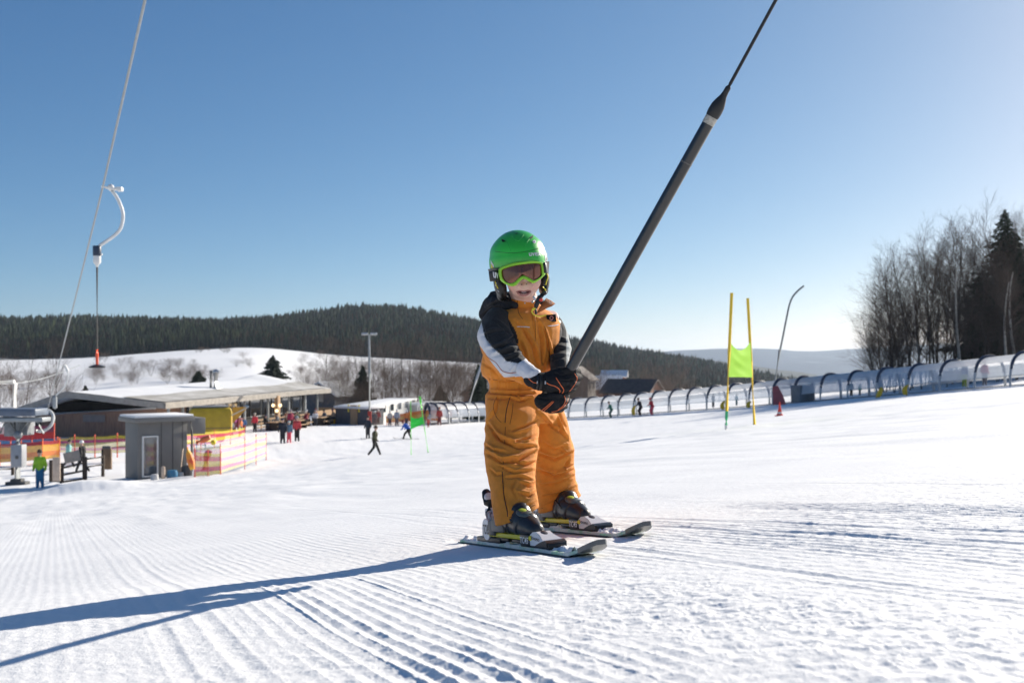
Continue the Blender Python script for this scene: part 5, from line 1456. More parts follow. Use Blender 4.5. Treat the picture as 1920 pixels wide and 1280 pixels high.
# ------------------------------------------------------------------ lift rope, hangers, lift station
def lift():
    LW = lambda px, py: W(px, py, 1 / (.0588 - .0000873 * (py - 350)))
    r = empty('haul_rope', LW(193, 350), 'grey steel rope slanting down from the top left to the lift station', 'rope')
    pts = [LW(193 + (272 - 193) * (350 - y) / 350, y) if y < 350 else LW(193 - (y - 350) * 78 / 315, y) for y in list(range(-160, 350, 34)) + list(range(350, 781, 30))]
    mb = MB(); mb.tube(pts, .017, 8); mb.build('rope_strand', STEEL, r)
    # hanger
    D = 17.0; g = lambda x, y, d=0: W(x, y, D + d)
    root = empty('drag_lift_hanger', g(193, 350), 'white curved hanger with black pole and orange-topped disc hanging from the rope at left', 'lift hanger')
    mb = MB(); mb.tube([g(191, 350), g(200, 352), g(208, 352)], .022, 8); mb.ball(g(208, 352), (.055, .05, .06)); mb.box(g(219, 354), (.20, .07, .05), Matrix.Rotation(R(-4), 3, 'Y'), .012); mb.box(g(225, 355), (.09, .10, .07), None, .012)
    mb.build('rope_grip', WHITEM, root)
    mb = MB(); mb.tube([g(*p) for p in fine([(210, 358), (217, 367), (224, 380), (230, 398), (230, 414), (225, 430), (215, 441), (200, 452), (186, 461)], 4)], .029, 12); mb.build('hanger_arm', WHITEM, root)
    mb = MB(); mb.lathe([(.02, .0), (.066, .02), (.07, .06), (.07, .18), (.065, .19)], g(182, 482), (0, 0, 1), 18); mb.build('reel_cover', mat('reel_dark', (.035, .05, .08), .4, .2, 6), root)
    mb = MB(); mb.lathe([(.014, -.13), (.02, -.12), (.028, -.09), (.055, -.06), (.062, -.04), (.064, .10), (.06, .11)], g(182, 487), (0, 0, 1), 18); mb.ball(g(190, 477), .022); mb.build('reel_drum', WHITEM, root)
    mb = MB(); mb.tube([g(182, 497), g(182, 655)], .017, 10); mb.build('hanger_pole', BLACK, root)
    mb = MB(); mb.tube([g(182, 655), g(182, 662), g(182, 684)], [.024, .026, .020], 10); mb.build('pole_sleeve', mat('orange_sleeve', (.85, .10, .03), .5, .1, 6), root)
    mb = MB(); mb.lathe([(.01, .04), (.05, .03), (.10, .012), (.135, 0), (.135, -.018), (.08, -.03), (.02, -.035)], g(182, 687), (0, 0, 1), 28); mb.build('seat_disc', BLACK, root)
    # second hanger, small and far
    D2 = 1 / (.0588 - .0000873 * (688 - 350)); g2 = lambda x, y: W(x, y, D2)
    root = empty('drag_lift_hanger', g2(121, 685), 'small far white curved hanger low on the rope above the lift station', 'lift hanger')
    mb = MB(); mb.tube([g2(*p) for p in fine([(121, 684), (124, 689), (127, 696), (127, 708), (122, 722), (112, 734), (105, 741)], 3)], [.05] * 7 + [.022] * 12, 8); mb.build('hanger_arm', WHITEM, root)
    mb = MB(); mb.lathe([(.02, -.3), (.07, -.25), (.07, .1), (.02, .15)], g2(103, 750), (0, 0, 1), 12); mb.build('reel_drum', STEEL, root)
    # second rope
    mb = MB(); a, b = W(-60, 716, 52), W(150, 684, 60); mb.tube([a.lerp(b, t) + Vector((0, 0, -.5 * math.sin(math.pi * t))) for t in np.linspace(0, 1, 12)], .022, 6)
    tag(mb.build('power_cable', STEEL, None), 'thin cable crossing the snow field at the left edge above the lift', 'cable')
    # station
    S = place(33, 908); D = S.y; z0 = S.z; g = lambda x, y, d=0: W(x, y, D + d); u = D / F
    root = empty('lift_station', S, 'grey steel drag lift station with bullwheel and control box at the left edge', 'lift station')
    mb = MB(); mb.tube([(S.x, S.y, z0 - .2), g(33, 835)], .17, 14); mb.tube([g(33, 840), g(35, 790)], .12, 12); mb.build('column', STEEL, root)
    mb = MB(); mb.box((S.x, S.y, z0 + .06), (.95, .5, .16), None, .03); mb.box((S.x, S.y, z0 + .18), (.5, .4, .2), None, .03); mb.build('base_foot', BOOTHD, root)
    c = g(35, 854, -.12); mb = MB(); mb.box(c, (21 * u, .5, 42 * u), None, .03); cb = mb.build('control_box', mat('box_grey', (.33, .34, .36), .5, .1, 3), root)
    mb = MB(); mb.box(c + Vector((.04, -.262, -.05)), (.14, .02, .16), None, .006); mb.build('box_label', GREYP, cb)
    mb = MB(); mb.box(g(36, 772, .4), (88 * u, 1.4, 14 * u), None, .08); mb.build('drive_housing', mat('housing_blue_grey', (.12, .15, .20), .5, .15, 2), root)
    mb = MB(); mb.box(g(40, 786, .3), (96 * u, .9, 8 * u), None, .03)
    for x0, x1 in ((18, 33), (52, 37), (10, 0), (70, 82)): mb.tube([g(x0, 790, .1), g(x1, 812, .1)], .055, 8)
    mb.build('frame', STEEL, root)
    mb = MB(); mb.box(g(24, 803, .7), (20 * u, .7, 28 * u), None, .03); mb.box(g(50, 800, .6), (16 * u, .7, 30 * u), None, .03); mb.ball(g(34, 815, -.1), (.20, .2, .2), None, 12, 8); mb.build('gearbox', mat('gear_grey', (.22, .23, .24), .5, .3, 5), root)
    mb = MB(); cc = g(80, 788, 1.0); Rw = .50
    ring = [cc + Vector((Rw * math.cos(t), .55 * math.sin(t) * Rw, Rw * math.sin(t))) for t in np.linspace(-1.9, 2.2, 26)]
    mb.tube(ring, .07, 8); mb.build('bullwheel', WHITEM, root)
    mb = MB(); mb.tube([g(27, 766, 2), g(29, 718, 2)], .10, 10); mb.tube([g(-30, 716, 2), g(27, 716, 2)], .13, 8); mb.build('mast', WHITEM, root)
lift()

# ------------------------------------------------------------------ buildings
def columns(mb, L, xs, y, z0, z1, w=.12):
    for x in xs: mb.box(L(x, y, (z0 + z1) / 2), (w, w, z1 - z0), L.M)
def lodge():
    E0 = Vector((-26.5, 75, 0)); dr = Vector((.213, .977, 0)).normalized(); nl = Vector((-dr.y, dr.x, 0))     # along the eave; towards the back (left)
    Lg = 28.6; z0 = -5.85; ze0 = (HOR - 753) / F * 75; ze1 = (HOR - 727) / F * 103
    rg = 7.1; bk = 11.9; zr0 = -2.25; zr1 = -1.72; zl = -3.70
    root = empty('ski_lodge', E0 + nl * 5 + Vector((0, 0, z0)), 'long wooden lodge with wide snowy roof and glazed terrace front', 'lodge')
    P = lambda a, b, z: Vector((E0.x, E0.y, 0)) + dr * a + nl * b + Vector((0, 0, z))
    Mz = Matrix((dr, nl, Vector((0, 0, 1)))).transposed()
    # roof as a thick folded sheet with a soft snow surface
    na, nb_ = 30, 24
    def rz(a, b):
        t = a / Lg; e = ze0 + (ze1 - ze0) * t; r = zr0 + (zr1 - zr0) * t + .45 * max(0, t - .88) / .12
        if b <= rg: z = e + (r - e) * b / rg
        else: z = r + (zl - r) * (b - rg) / (bk - rg)
        return z
    mb = MB(); vs = []; aa = [-1.3 + (Lg + 2.6) * i / na for i in range(na + 1)]; bb = [-1.2 + (bk + 1.8) * j / nb_ for j in range(nb_ + 1)]
    for lay in (0, 1):
        for a in aa:
            for b in bb:
                hgt = 0 if lay else .06 + .10 * float(fbm2([a * .5], [b * .5], 3, 3)[0])
                vs.append(P(a, b, rz(max(0, min(a, Lg)), max(-1, b)) + (hgt if lay == 0 else -.32)))
    nB = nb_ + 1; g = (na + 1) * nB; fs = []
    for i in range(na):
        for j in range(nb_):
            q = (i * nB + j, (i + 1) * nB + j, (i + 1) * nB + j + 1, i * nB + j + 1); fs += [q, tuple(g + k for k in reversed(q))]
    ring = [i * nB for i in range(na + 1)] + [na * nB + j for j in range(1, nb_ + 1)] + [i * nB + nb_ for i in range(na - 1, -1, -1)] + [j for j in range(nb_ - 1, 0, -1)]
    mb.add(vs, fs); nside = len(ring)
    top = mb.build('roof', ROOFS, root, split=30)
    # wet gravelly strip where the snow has melted toward the eave
    mb = MB(); vs = []
    for a in aa:
        for k in range(5):
            b = -1.12 + (3.0 + 1.0 * float(fbm2([a * .3], [2.0], 5, 2)[0])) * k / 4
            vs.append(P(a * .995, b, rz(max(0, min(a, Lg)), max(-1, b)) + .175))
    mb.add(vs, [(i * 5 + k, (i + 1) * 5 + k, (i + 1) * 5 + k + 1, i * 5 + k + 1) for i in range(na) for k in range(4)]); mb.build('melted_edge', ROOFG, top, split=None)
    mb = MB()
    for (a0, b0, a1, b1) in ((-1.32, -1.22, Lg + 1.32, -1.22), (-1.32, -1.2, -1.32, rg), (-1.32, rg, -1.32, bk + .6), (Lg + 1.32, -1.2, Lg + 1.32, rg)):
        n = 14
        for i in range(n):
            q = []
            for k in (i, i + 1):
                a = a0 + (a1 - a0) * k / n; b = b0 + (b1 - b0) * k / n; z = rz(max(0, min(a, Lg)), max(-1, b)) + .10
                q += [P(a, b, z), P(a, b, z - .46)]
            off = Mz @ Vector((-.05 if a0 == a1 and a0 < 0 else 0, -.05 if b0 == b1 else 0, 0))
            v = q + [p + off for p in q]
            mb.add(v, [(0, 2, 3, 1), (4, 5, 7, 6), (0, 4, 6, 2), (1, 3, 7, 5), (0, 1, 5, 4), (2, 6, 7, 3)])
    mb.build('fascia', FASCIA, top, smooth=False)
    # chimney
    c = P(14.5, 3.4, rz(14.5, 3.4)); mb = MB(); mb.tube([c, c + Vector((0, 0, 1.5))], .30, 14); mb.tube([c + Vector((-.45, 0, 0)), c + Vector((-.45, 0, 1.7))], .16, 10); mb.lathe([(.36, 0), (.36, .12), (.1, .3)], c + Vector((0, 0, 1.5)), (0, 0, 1), 14); mb.box(c, (1.3, .9, .3), Mz, .03)
    mb.build('chimney', SILVER, top)
    # gable wall of boards under the near end
    mb = MB(); mb.add([P(.05, .3, z0 - .4), P(.05, bk - 1.6, z0 - .4), P(.05, bk - 1.6, -4.05), P(.05, .3, -3.45), P(.25, .3, z0 - .4), P(.25, bk - 1.6, z0 - .4), P(.25, bk - 1.6, -4.05), P(.25, .3, -3.45)], [(0, 1, 2, 3), (7, 6, 5, 4), (0, 4, 5, 1), (1, 5, 6, 2), (2, 6, 7, 3), (3, 7, 4, 0)])
    w = mb.build('wall', WOODB, root, smooth=False)
    mb = MB(); mb.tube([P(0, .4, -3.40), P(0, bk - 1.7, -4.0)], .09, 6); mb.build('wall_coping', ROOFS, w)
    mb = MB(); mb.box(P(-.02, 5.6, -4.25), (.04, 1.9, .55), Mz); mb.build('sign_board', mat('plain_grey_board', (.20, .17, .16), .7, .1, 3), w)
    # dark room behind
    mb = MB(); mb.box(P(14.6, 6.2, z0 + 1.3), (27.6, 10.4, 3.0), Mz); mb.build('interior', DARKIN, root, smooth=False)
    # long side: glazing, posts
    zt = lambda a: rz(a, .5) - .35
    mb = MB(); 
    a = 5.2
    k = 0
    while a < 27.6:
        b = min(27.8, a + 2.2)
        if k in (2,): pass
        else:
            z1 = zt(a); f = MB(); pass
        win = MB(); win.box(P((a + b) / 2, .95, (z0 + .9 + zt(a)) / 2), (b - a - .10, .04, zt(a) - z0 - .9), Mz)
        if k == 2: win.build('white_panel', WHITEM, root, smooth=False)
        else:
            wd = win.build('window', GLASS, root, smooth=False)
            fr = MB()
            for xx in (a + .03, b - .03): fr.box(P(xx, .90, (z0 + .9 + zt(a)) / 2), (.07, .08, zt(a) - z0 - .9), Mz)
            fr.box(P((a + b) / 2, .90, z0 + .9), (b - a, .08, .08), Mz); fr.build('window_frame', STEEL if k % 2 else WOODD, wd, smooth=False)
        a = b; k += 1
    mb = MB(); mb.box(P(2.6, .9, z0 + 1.35), (5.0, .1, 3.0), Mz); mb.build('board_wall', WOODB, root, smooth=False)
    for a in (.4, 2.4, 4.2, 7.2, 12.5, 17.0, 21.5, 25.2, 28.2):
        mb = MB(); mb.box(P(a, -.45, (z0 - .3 + zt(a) + .1) / 2), (.16, .16, zt(a) + .1 - z0 + .3), Mz); mb.build('column', STEEL if a != 4.2 else WHITEM, root, smooth=False)
    mb = MB(); mb.box(P(4.9, -.1, z0 + 1.4), (1.1, .5, 2.6), Mz, .05); mb.build('white_pier', WHITEM, root)
    # terrace front of light boards at the far end
    mb = MB(); mb.box(P(25.0, -3.2, z0 + .55), (7.6, .12, 1.35), Mz); mb.box(P(28.8, -1.6, z0 + .55), (.12, 3.2, 1.35), Mz); mb.build('terrace_wall', WOODL, root, smooth=False)
    mb = MB()
    for q in range(3): mb.box(P(15.5, -2.8, z0 + .35 + q * .32), (11, .06, .10), Mz)
    for a in np.arange(10.2, 21.2, .9): mb.box(P(a, -2.72, z0 + .45), (.08, .06, .95), Mz)
    mb.build('terrace_rail', WOODL, root, smooth=False)
    # lamps on the wooden post, lit
    pc = P(17.4, -1.2, 0)
    mb = MB(); mb.box((pc.x, pc.y, (z0 + zt(17)) / 2), (.55, .35, zt(17) - z0), Mz, .03); po = mb.build('lamp_post', WOODL, root)
    em = bpy.data.materials.new('warm_lamp'); em.use_nodes = True; p = em.node_tree.nodes['Principled BSDF']; p.inputs['Emission Color'].default_value = (1, .72, .38, 1); p.inputs['Emission Strength'].default_value = 1.6; p.inputs['Base Color'].default_value = (.8, .6, .4, 1)
    for dx, z in ((-.32, -3.9), (.32, -3.9), (0, -4.4)):
        mb = MB(); mb.ball(Vector((pc.x + dx, pc.y - .28, z)), .15, None, 10, 8); mb.build('lamp', em, po)
    for i, a in enumerate((11.5, 14.0, 16.6, 19.4, 22.0)):
        bc = P(a, -3.9 - (i % 2) * .8, z0)
        t = empty('picnic_table', bc, 'wooden terrace table with benches, %s along the lodge front' % ['nearest the yellow truck', 'second from the yellow truck', 'in the middle', 'just right of the lamp post', 'nearest the board fence'][i], 'table', 'terrace tables in front of the lodge')
        mb = MB(); mb.box(bc + Vector((0, 0, .78)), (1.8, .75, .06), Mz); mb.build('tabletop', WOODL, t, smooth=False)
        for s_ in (-1, 1):
            mb = MB(); mb.box(bc + Mz @ Vector((0, s_ * .65, .45)), (1.8, .26, .05), Mz); mb.build('bench', WOODL, t, smooth=False)
            mb = MB(); mb.box(bc + Mz @ Vector((s_ * .7, 0, .38)), (.08, 1.2, .76), Mz); mb.build('leg', WOODD, t, smooth=False)
    return P, Mz, z0
LP_, LM_, LZ0 = lodge()

def gable_house(name, c, L, Wd, Hw, Hr, rot, wall, roof, label, z_down=6, over=.5, cat='house', windows=3, shade=None):
    root = empty(name, c, label, cat); M = Matrix.Rotation(rot, 3, 'Z'); c = Vector(c)
    G = lambda x, y, z: c + M @ Vector((x, y, z))
    mb = MB(); x, y = L / 2, Wd / 2
    v = [G(sx * x, sy * y, -z_down) for sx in (-1, 1) for sy in (-1, 1)] + [G(sx * x, sy * y, Hw) for sx in (-1, 1) for sy in (-1, 1)] + [G(-x, 0, Hw + Hr), G(x, 0, Hw + Hr)]
    mb.add(v, [(0, 1, 5, 8, 4), (2, 6, 9, 7, 3), (0, 4, 6, 2), (1, 3, 7, 5), (0, 2, 3, 1)]); mb.build('wall', wall, root, smooth=False)
    mb = MB(); xo = x + over; k = Hr / y; yo = y + over; t = .22
    for sy in (-1, 1):
        q = [G(-xo, sy * yo, Hw - k * over), G(xo, sy * yo, Hw - k * over), G(xo, 0, Hw + Hr), G(-xo, 0, Hw + Hr)]
        mb.add([p + Vector((0, 0, .03)) for p in q] + [p + Vector((0, 0, .03 + t)) for p in q], [(0, 3, 2, 1), (4, 5, 6, 7), (0, 1, 5, 4), (1, 2, 6, 5), (2, 3, 7, 6), (3, 0, 4, 7)])
    mb.build('roof', roof, root, smooth=False)
    for i in range(windows):
        for sy in (-1, 1):
            mb = MB(); mb.box(G(-x + L * (i + .5) / windows, sy * (y + .02), Hw * .5), (.9, .06, 1.1), M); mb.build('window', GLASS, root, smooth=False)
    for sx in (-1, 1):
        mb = MB(); mb.box(G(sx * (x + .02), 0, Hw * .6), (.06, 1.0, 1.2), M); mb.build('window', GLASS, root, smooth=False)
    return root
BROOF = mat('brown_tile_roof', (.075, .055, .050), .75, .3, 2)
BLROOF = mat('dark_metal_roof', (.05, .055, .07), .5, .2, 2)
def houses():
    g = lambda px, py, D: W(px, py, D)
    gable_house('house', g(1186, 741, 165), 8, 6.5, .6, 1.9, R(-30), BROWNR, BROOF, 'brown house with broad dark roof beyond the tunnel, the largest in the valley', windows=3)
    gable_house('house', g(1083, 732, 170), 5, 5, 2.0, 1.9, R(70), mat('render_grey', (.20, .18, .165), .8, .1, 2), BROOF, 'pale grey rendered house with brown gable, right beside the gloves', windows=2)
    gable_house('house', g(1134, 730, 200), 6, 6, .4, 2.2, R(15), BROWNR, ROOFS, 'small house with a snow-white roof between the grey and brown houses', windows=1)
    gable_house('house', g(1152, 708, 240), 5.5, 4.5, .4, 1.2, R(-10), BROWNR, ROOFS, 'farthest house, snow-roofed, high behind the brown house', windows=1)
    gable_house('house', g(618, 752, 135), 4.2, 4.6, 1.0, 1.5, R(65), BLROOF, ROOFS, 'house with snowy roof just right of the lodge roof tip', windows=1)
    gable_house('house', g(912, 745, 150), 5, 5, .6, 1.8, R(60), BROWNR, BLROOF, 'bluish-roofed house mostly hidden behind the child', windows=1)
houses()

def cabins():
    z = -6.1
    # grey container
    c0 = W(629, 795, 96); c1 = W(688, 796, 96.5)
    def cabin(name, label, pa, Da, pb, Db, depth, ytop, wall, nwin, zb=None):
        a = W(pa, 700, Da); b = W(pb, 700, Db); d, n, L = basis(a, b); zt = (HOR - ytop) / F * Da; zb_ = Hs(a.x, a.y) - .3
        root = empty(name, (a.x, a.y, zb_), label, 'cabin'); G = Loc((a.x, a.y, 0), d, n)
        mb = MB(); mb.box(G(L / 2, depth / 2, (zb_ + zt) / 2), (L, depth, zt - zb_), G.M); mb.build('wall', wall, root, smooth=False)
        mb = MB(); mb.box(G(L / 2, depth / 2, zt + .12), (L + .3, depth + .3, .24), G.M, .08); mb.build('roof', ROOFS, root)
        mb = MB(); mb.box(G(L / 2, -.03, zt - .08), (L + .1, .06, .16), G.M); mb.build('trim', WHITEM if wall is CONTW else CONTG, root, smooth=False)
        for i in range(nwin):
            x = L * (i + .5) / nwin
            mb = MB(); mb.box(G(x, -.03, zb_ + 1.7), (min(1.5, L / nwin * .5), .08, .9), G.M); w = mb.build('window', GLASS, root, smooth=False)
            mb = MB()
            for s_ in (-1, 1): mb.box(G(x + s_ * min(.78, L / nwin * .27), -.05, zb_ + 1.7), (.07, .08, 1.0), G.M)
            mb.build('window_frame', WHITEM, w, smooth=False)
        return root, G, L, zt, zb_
    r, G, L, zt, zb = cabin('container', 'dark grey container with snow on top, left of the white huts', 629, 96, 690, 94, 2.4, 765, CONTG, 0)
    mb = MB(); mb.box(G(L * .58, -.05, zb + 1.2), (.8, .1, 2.0), G.M); mb.build('door', WOODL, r, smooth=False)
    for x in (.42, .74):
        mb = MB(); mb.box(G(L * x, -.06, zb + 1.9), (.12, .1, .7), G.M); mb.build('bracket', NETY, r, smooth=False)
    r, G, L, zt, zb = cabin('ski_school_hut', 'long white hut with a row of windows behind the light mast', 694, 96, 780, 116, 3.0, 764, CONTW, 6)
    mb = MB(); mb.box(G(-.05, .5, zb + 1.3), (.06, .6, .9), G.M); mb.build('red_sign', mat('red_board', (.55, .06, .04), .6, .1, 3), r, smooth=False)
    cabin('ski_school_hut', 'low white hut with dark windows behind the green gate', 782, 112, 835, 118, 3, 760, CONTW, 3)
cabins()

def booth():
    a = place(258, 899); D = a.y; z0 = a.z - .25
    k = D / 46.0
    d = Vector((.77, .64, 0)).normalized(); n = Vector((-.64, .77, 0)).normalized(); G = Loc((a.x, a.y, 0), d, n)
    L = 2.35 * k; dp = 1.7 * k; zt = (HOR - 790) / F * D
    root = empty('lift_hut', (a.x, a.y, z0), 'small grey sheet-metal lift hut with snow-topped roof and one narrow window', 'hut')
    mb = MB(); mb.box(G(L / 2, dp / 2, (z0 + zt) / 2), (L, dp, zt - z0), G.M, .03); mb.build('wall', BOOTHG, root)
    mb = MB(); mb.box(G(L / 2, dp / 2 - .05, zt + .06), (L + .5, dp + .6, .22), G.M, .02); rf = mb.build('roof', BOOTHG, root)
    mb = MB(); mb.box(G(L / 2, dp / 2 - .05, zt + .22), (L + .42, dp + .5, .12), G.M, .05); mb.build('roof_snow', ROOFS, rf)
    mb = MB(); mb.box(G(L * .24, -.03, z0 + .35 + .95 * k), (.62 * k, .05, 1.75 * k), G.M); w = mb.build('window', mat('hut_window_glass', (.10, .11, .12), .05, .5, 2.5, spec=1, coat=.8), root, smooth=False)
    mb = MB()
    for s_ in (-1, 1): mb.box(G(L * .24 + s_ * .34 * k, -.05, z0 + .35 + .95 * k), (.07, .06, 1.9 * k), G.M); mb.box(G(L * .24, -.05, z0 + .35 + (.95 + s_ * .92) * k), (.70 * k, .06, .07), G.M)
    mb.build('window_frame', WHITEM, w, smooth=False)
    for q in (.47, .70, .90):
        mb = MB(); mb.box(G(L * q, -.008, (z0 + zt) / 2), (.025, .02, zt - z0 - .1), G.M); mb.build('seam_strip', BOOTHD, root, smooth=False)
    mb = MB(); mb.tube([G(L + .05, -.3, zt - .02), G(L + .18, -.12, zt - .5), G(L + .22, -.05, z0 + .5)], .05, 8); mb.build('drainpipe', BOOTHD, root)
    mb = MB(); mb.box(G(L + .55, dp * .6, zt - .35), (1.1, dp * .7, .8), G.M, .03); mb.build('side_cabinet', BOOTHG, root)
    for j, (px, nm, lab, m, r, hh) in enumerate(((290, 'stone_pot', 'pale stone pot in the snow under the hut window', LGREY, .17, .24), (306, 'post_stub', 'short pale post standing before the hut wall', WOODP, .09, .55), (323, 'barrel', 'blue barrel half sunk in snow in front of the hut', mat('barrel_blue', (.03, .16, .30), .4, .1, 3), .24, .34), (338, 'broom', 'upright broom leaning at the right corner of the hut', WOODP, .05, 1.3), (350, 'waste_bin', 'dark low bin at the right corner of the hut', BOOTHD, .26, .5))):
        p = place(px, 899 - (px - 290) * .12)
        if nm == 'broom':
            r0 = empty(nm, p, lab, 'broom'); mb = MB(); mb.tube([p, p + Vector((.05, .25, hh))], .025, 6); mb.build('handle', m, r0); mb = MB(); mb.box(p + Vector((0, 0, .1)), (.3, .1, .22), None, .03); mb.build('bristles', LGREY, r0)
        else:
            mb = MB(); mb.lathe([(r * .75, -.15), (r, 0), (r * 1.05, hh * .5), (r * .9, hh), (r * .5, hh + .02)], p, (0, 0, 1), 14)
            tag(mb.build(nm, m, None), lab, nm.replace('_', ' '))
booth()

def truck():
    root = empty('food_trailer', W(392, 824, 71), 'yellow food trailer with raised serving flap beside the net', 'trailer')
    D = 71; a = W(356, 824, D); d = Vector((.94, .34, 0)).normalized(); n = Vector((-.34, .94, 0)); G = Loc((a.x, a.y, 0), d, n); zb = -5.7; zt = (HOR - 764) / F * D
    L = 2.95
    mb = MB(); mb.box(G(L / 2, 1.0, (zb + .45 + zt) / 2), (L, 2.0, zt - zb - .45), G.M, .34); b = mb.build('trailer_body', YTRUCK, root)
    mb = MB(); mb.box(G(L / 2, 1.0, zt + .02), (L - .5, 1.5, .10), G.M, .04); mb.build('roof', mat('trailer_roof_grey', (.25, .25, .25), .6, .1, 2), b)
    mb = MB(); mb.add([G(L * .98, -.05, zt - .55), G(L * .98, 2.0, zt - .55), G(L + 1.15, 2.0, zt + .05), G(L + 1.15, -.05, zt + .05), G(L * .98, -.05, zt - .62), G(L * .98, 2.0, zt - .62), G(L + 1.15, 2.0, zt - .02), G(L + 1.15, -.05, zt - .02)], [(0, 1, 2, 3), (7, 6, 5, 4), (0, 4, 5, 1), (1, 5, 6, 2), (2, 6, 7, 3), (3, 7, 4, 0)])
    mb.build('serving_flap', mat('flap_white_blue', (.55, .60, .68), .4, 0, 1.2, col2=(.72, .66, .35)), root, smooth=False)
    mb = MB(); mb.add([G(L, -.02, zt), G(L, -.02, zb + 1.3), G(L + 1.1, -.02, zt)], [(0, 1, 2)]); mb.add([G(L, .02, zt), G(L, .02, zb + 1.3), G(L + 1.1, .02, zt)], [(2, 1, 0)]); mb.build('side_flap', mat('truck_orange', (.55, .27, .02), .5, .15, 2), root, smooth=False)
    mb = MB(); mb.box(G(L * .5, -.01, zb + 1.0), (L * .96, .03, .05), G.M); mb.build('seam_strip', BOOTHD, b, smooth=False)
    for x in (.8, 2.1):
        mb = MB(); mb.lathe([(.3, -.09), (.34, -.06), (.34, .06), (.3, .09)], G(x, .08, zb + .34), n, 18); mb.build('wheel', BLACK, root)
truck()

# ------------------------------------------------------------------ nets and fences
def netmat(name, c, a):
    m = mat(name, c, .8, .25, 14, alpha=a); return m
NR = netmat('net_strip_red', (.60, .04, .10), .62); NY = netmat('net_strip_yellow', (.78, .62, .05), .55); NO = netmat('net_strip_orange', (.90, .22, .02), .92); NOY = netmat('net_strip_amber', (.95, .42, .03), .9); NDR = netmat('net_strip_dark_red', (.45, .03, .03), .9)
NPK = netmat('net_strip_pink', (.75, .25, .45), .42); NPY = netmat('net_strip_pale_yellow', (.85, .75, .30), .42)
def net(label, pts, bands, post_m, posts=True, group=None, cat='safety net', name='safety_net', post_r=.022):
    """pts: (px, top py, bottom py, D); bands: [(fraction from top, material)] cumulative"""
    c = pts[len(pts) // 2]; root = empty(name, W(c[0], c[2], c[3]), label, cat, group)
    P = [(W(p[0], p[1], p[3]), W(p[0], p[2], p[3])) for p in pts]
    Q = []
    for i in range(len(P) - 1):
        for k in range(5):
            t = k / 5; sag = math.sin(math.pi * t) * .04
            Q.append((P[i][0].lerp(P[i + 1][0], t) - Vector((0, -sag, sag)), P[i][1].lerp(P[i + 1][1], t) - Vector((0, -sag, -sag * .5))))
    Q.append(P[-1]); f0 = 0
    for bi, (f1, m) in enumerate(bands):
        mb = MB()
        for lay in (0, .012):
            vs = []
            for a, b in Q: vs += [a.lerp(b, f0) + Vector((0, lay, 0)), a.lerp(b, f1) + Vector((0, lay, 0))]
            fs = [(2 * i, 2 * i + 2, 2 * i + 3, 2 * i + 1) for i in range(len(Q) - 1)]
            if lay == 0: mb.add(vs, fs)
        mb.build('net_strip', m, root, smooth=False); f0 = f1
    if posts:
        for i, (a, b) in enumerate(P):
            mb = MB(); mb.tube([b - Vector((0, 0, .25)), a + Vector((0, 0, .12))], post_r, 6); mb.build('post', post_m, root)
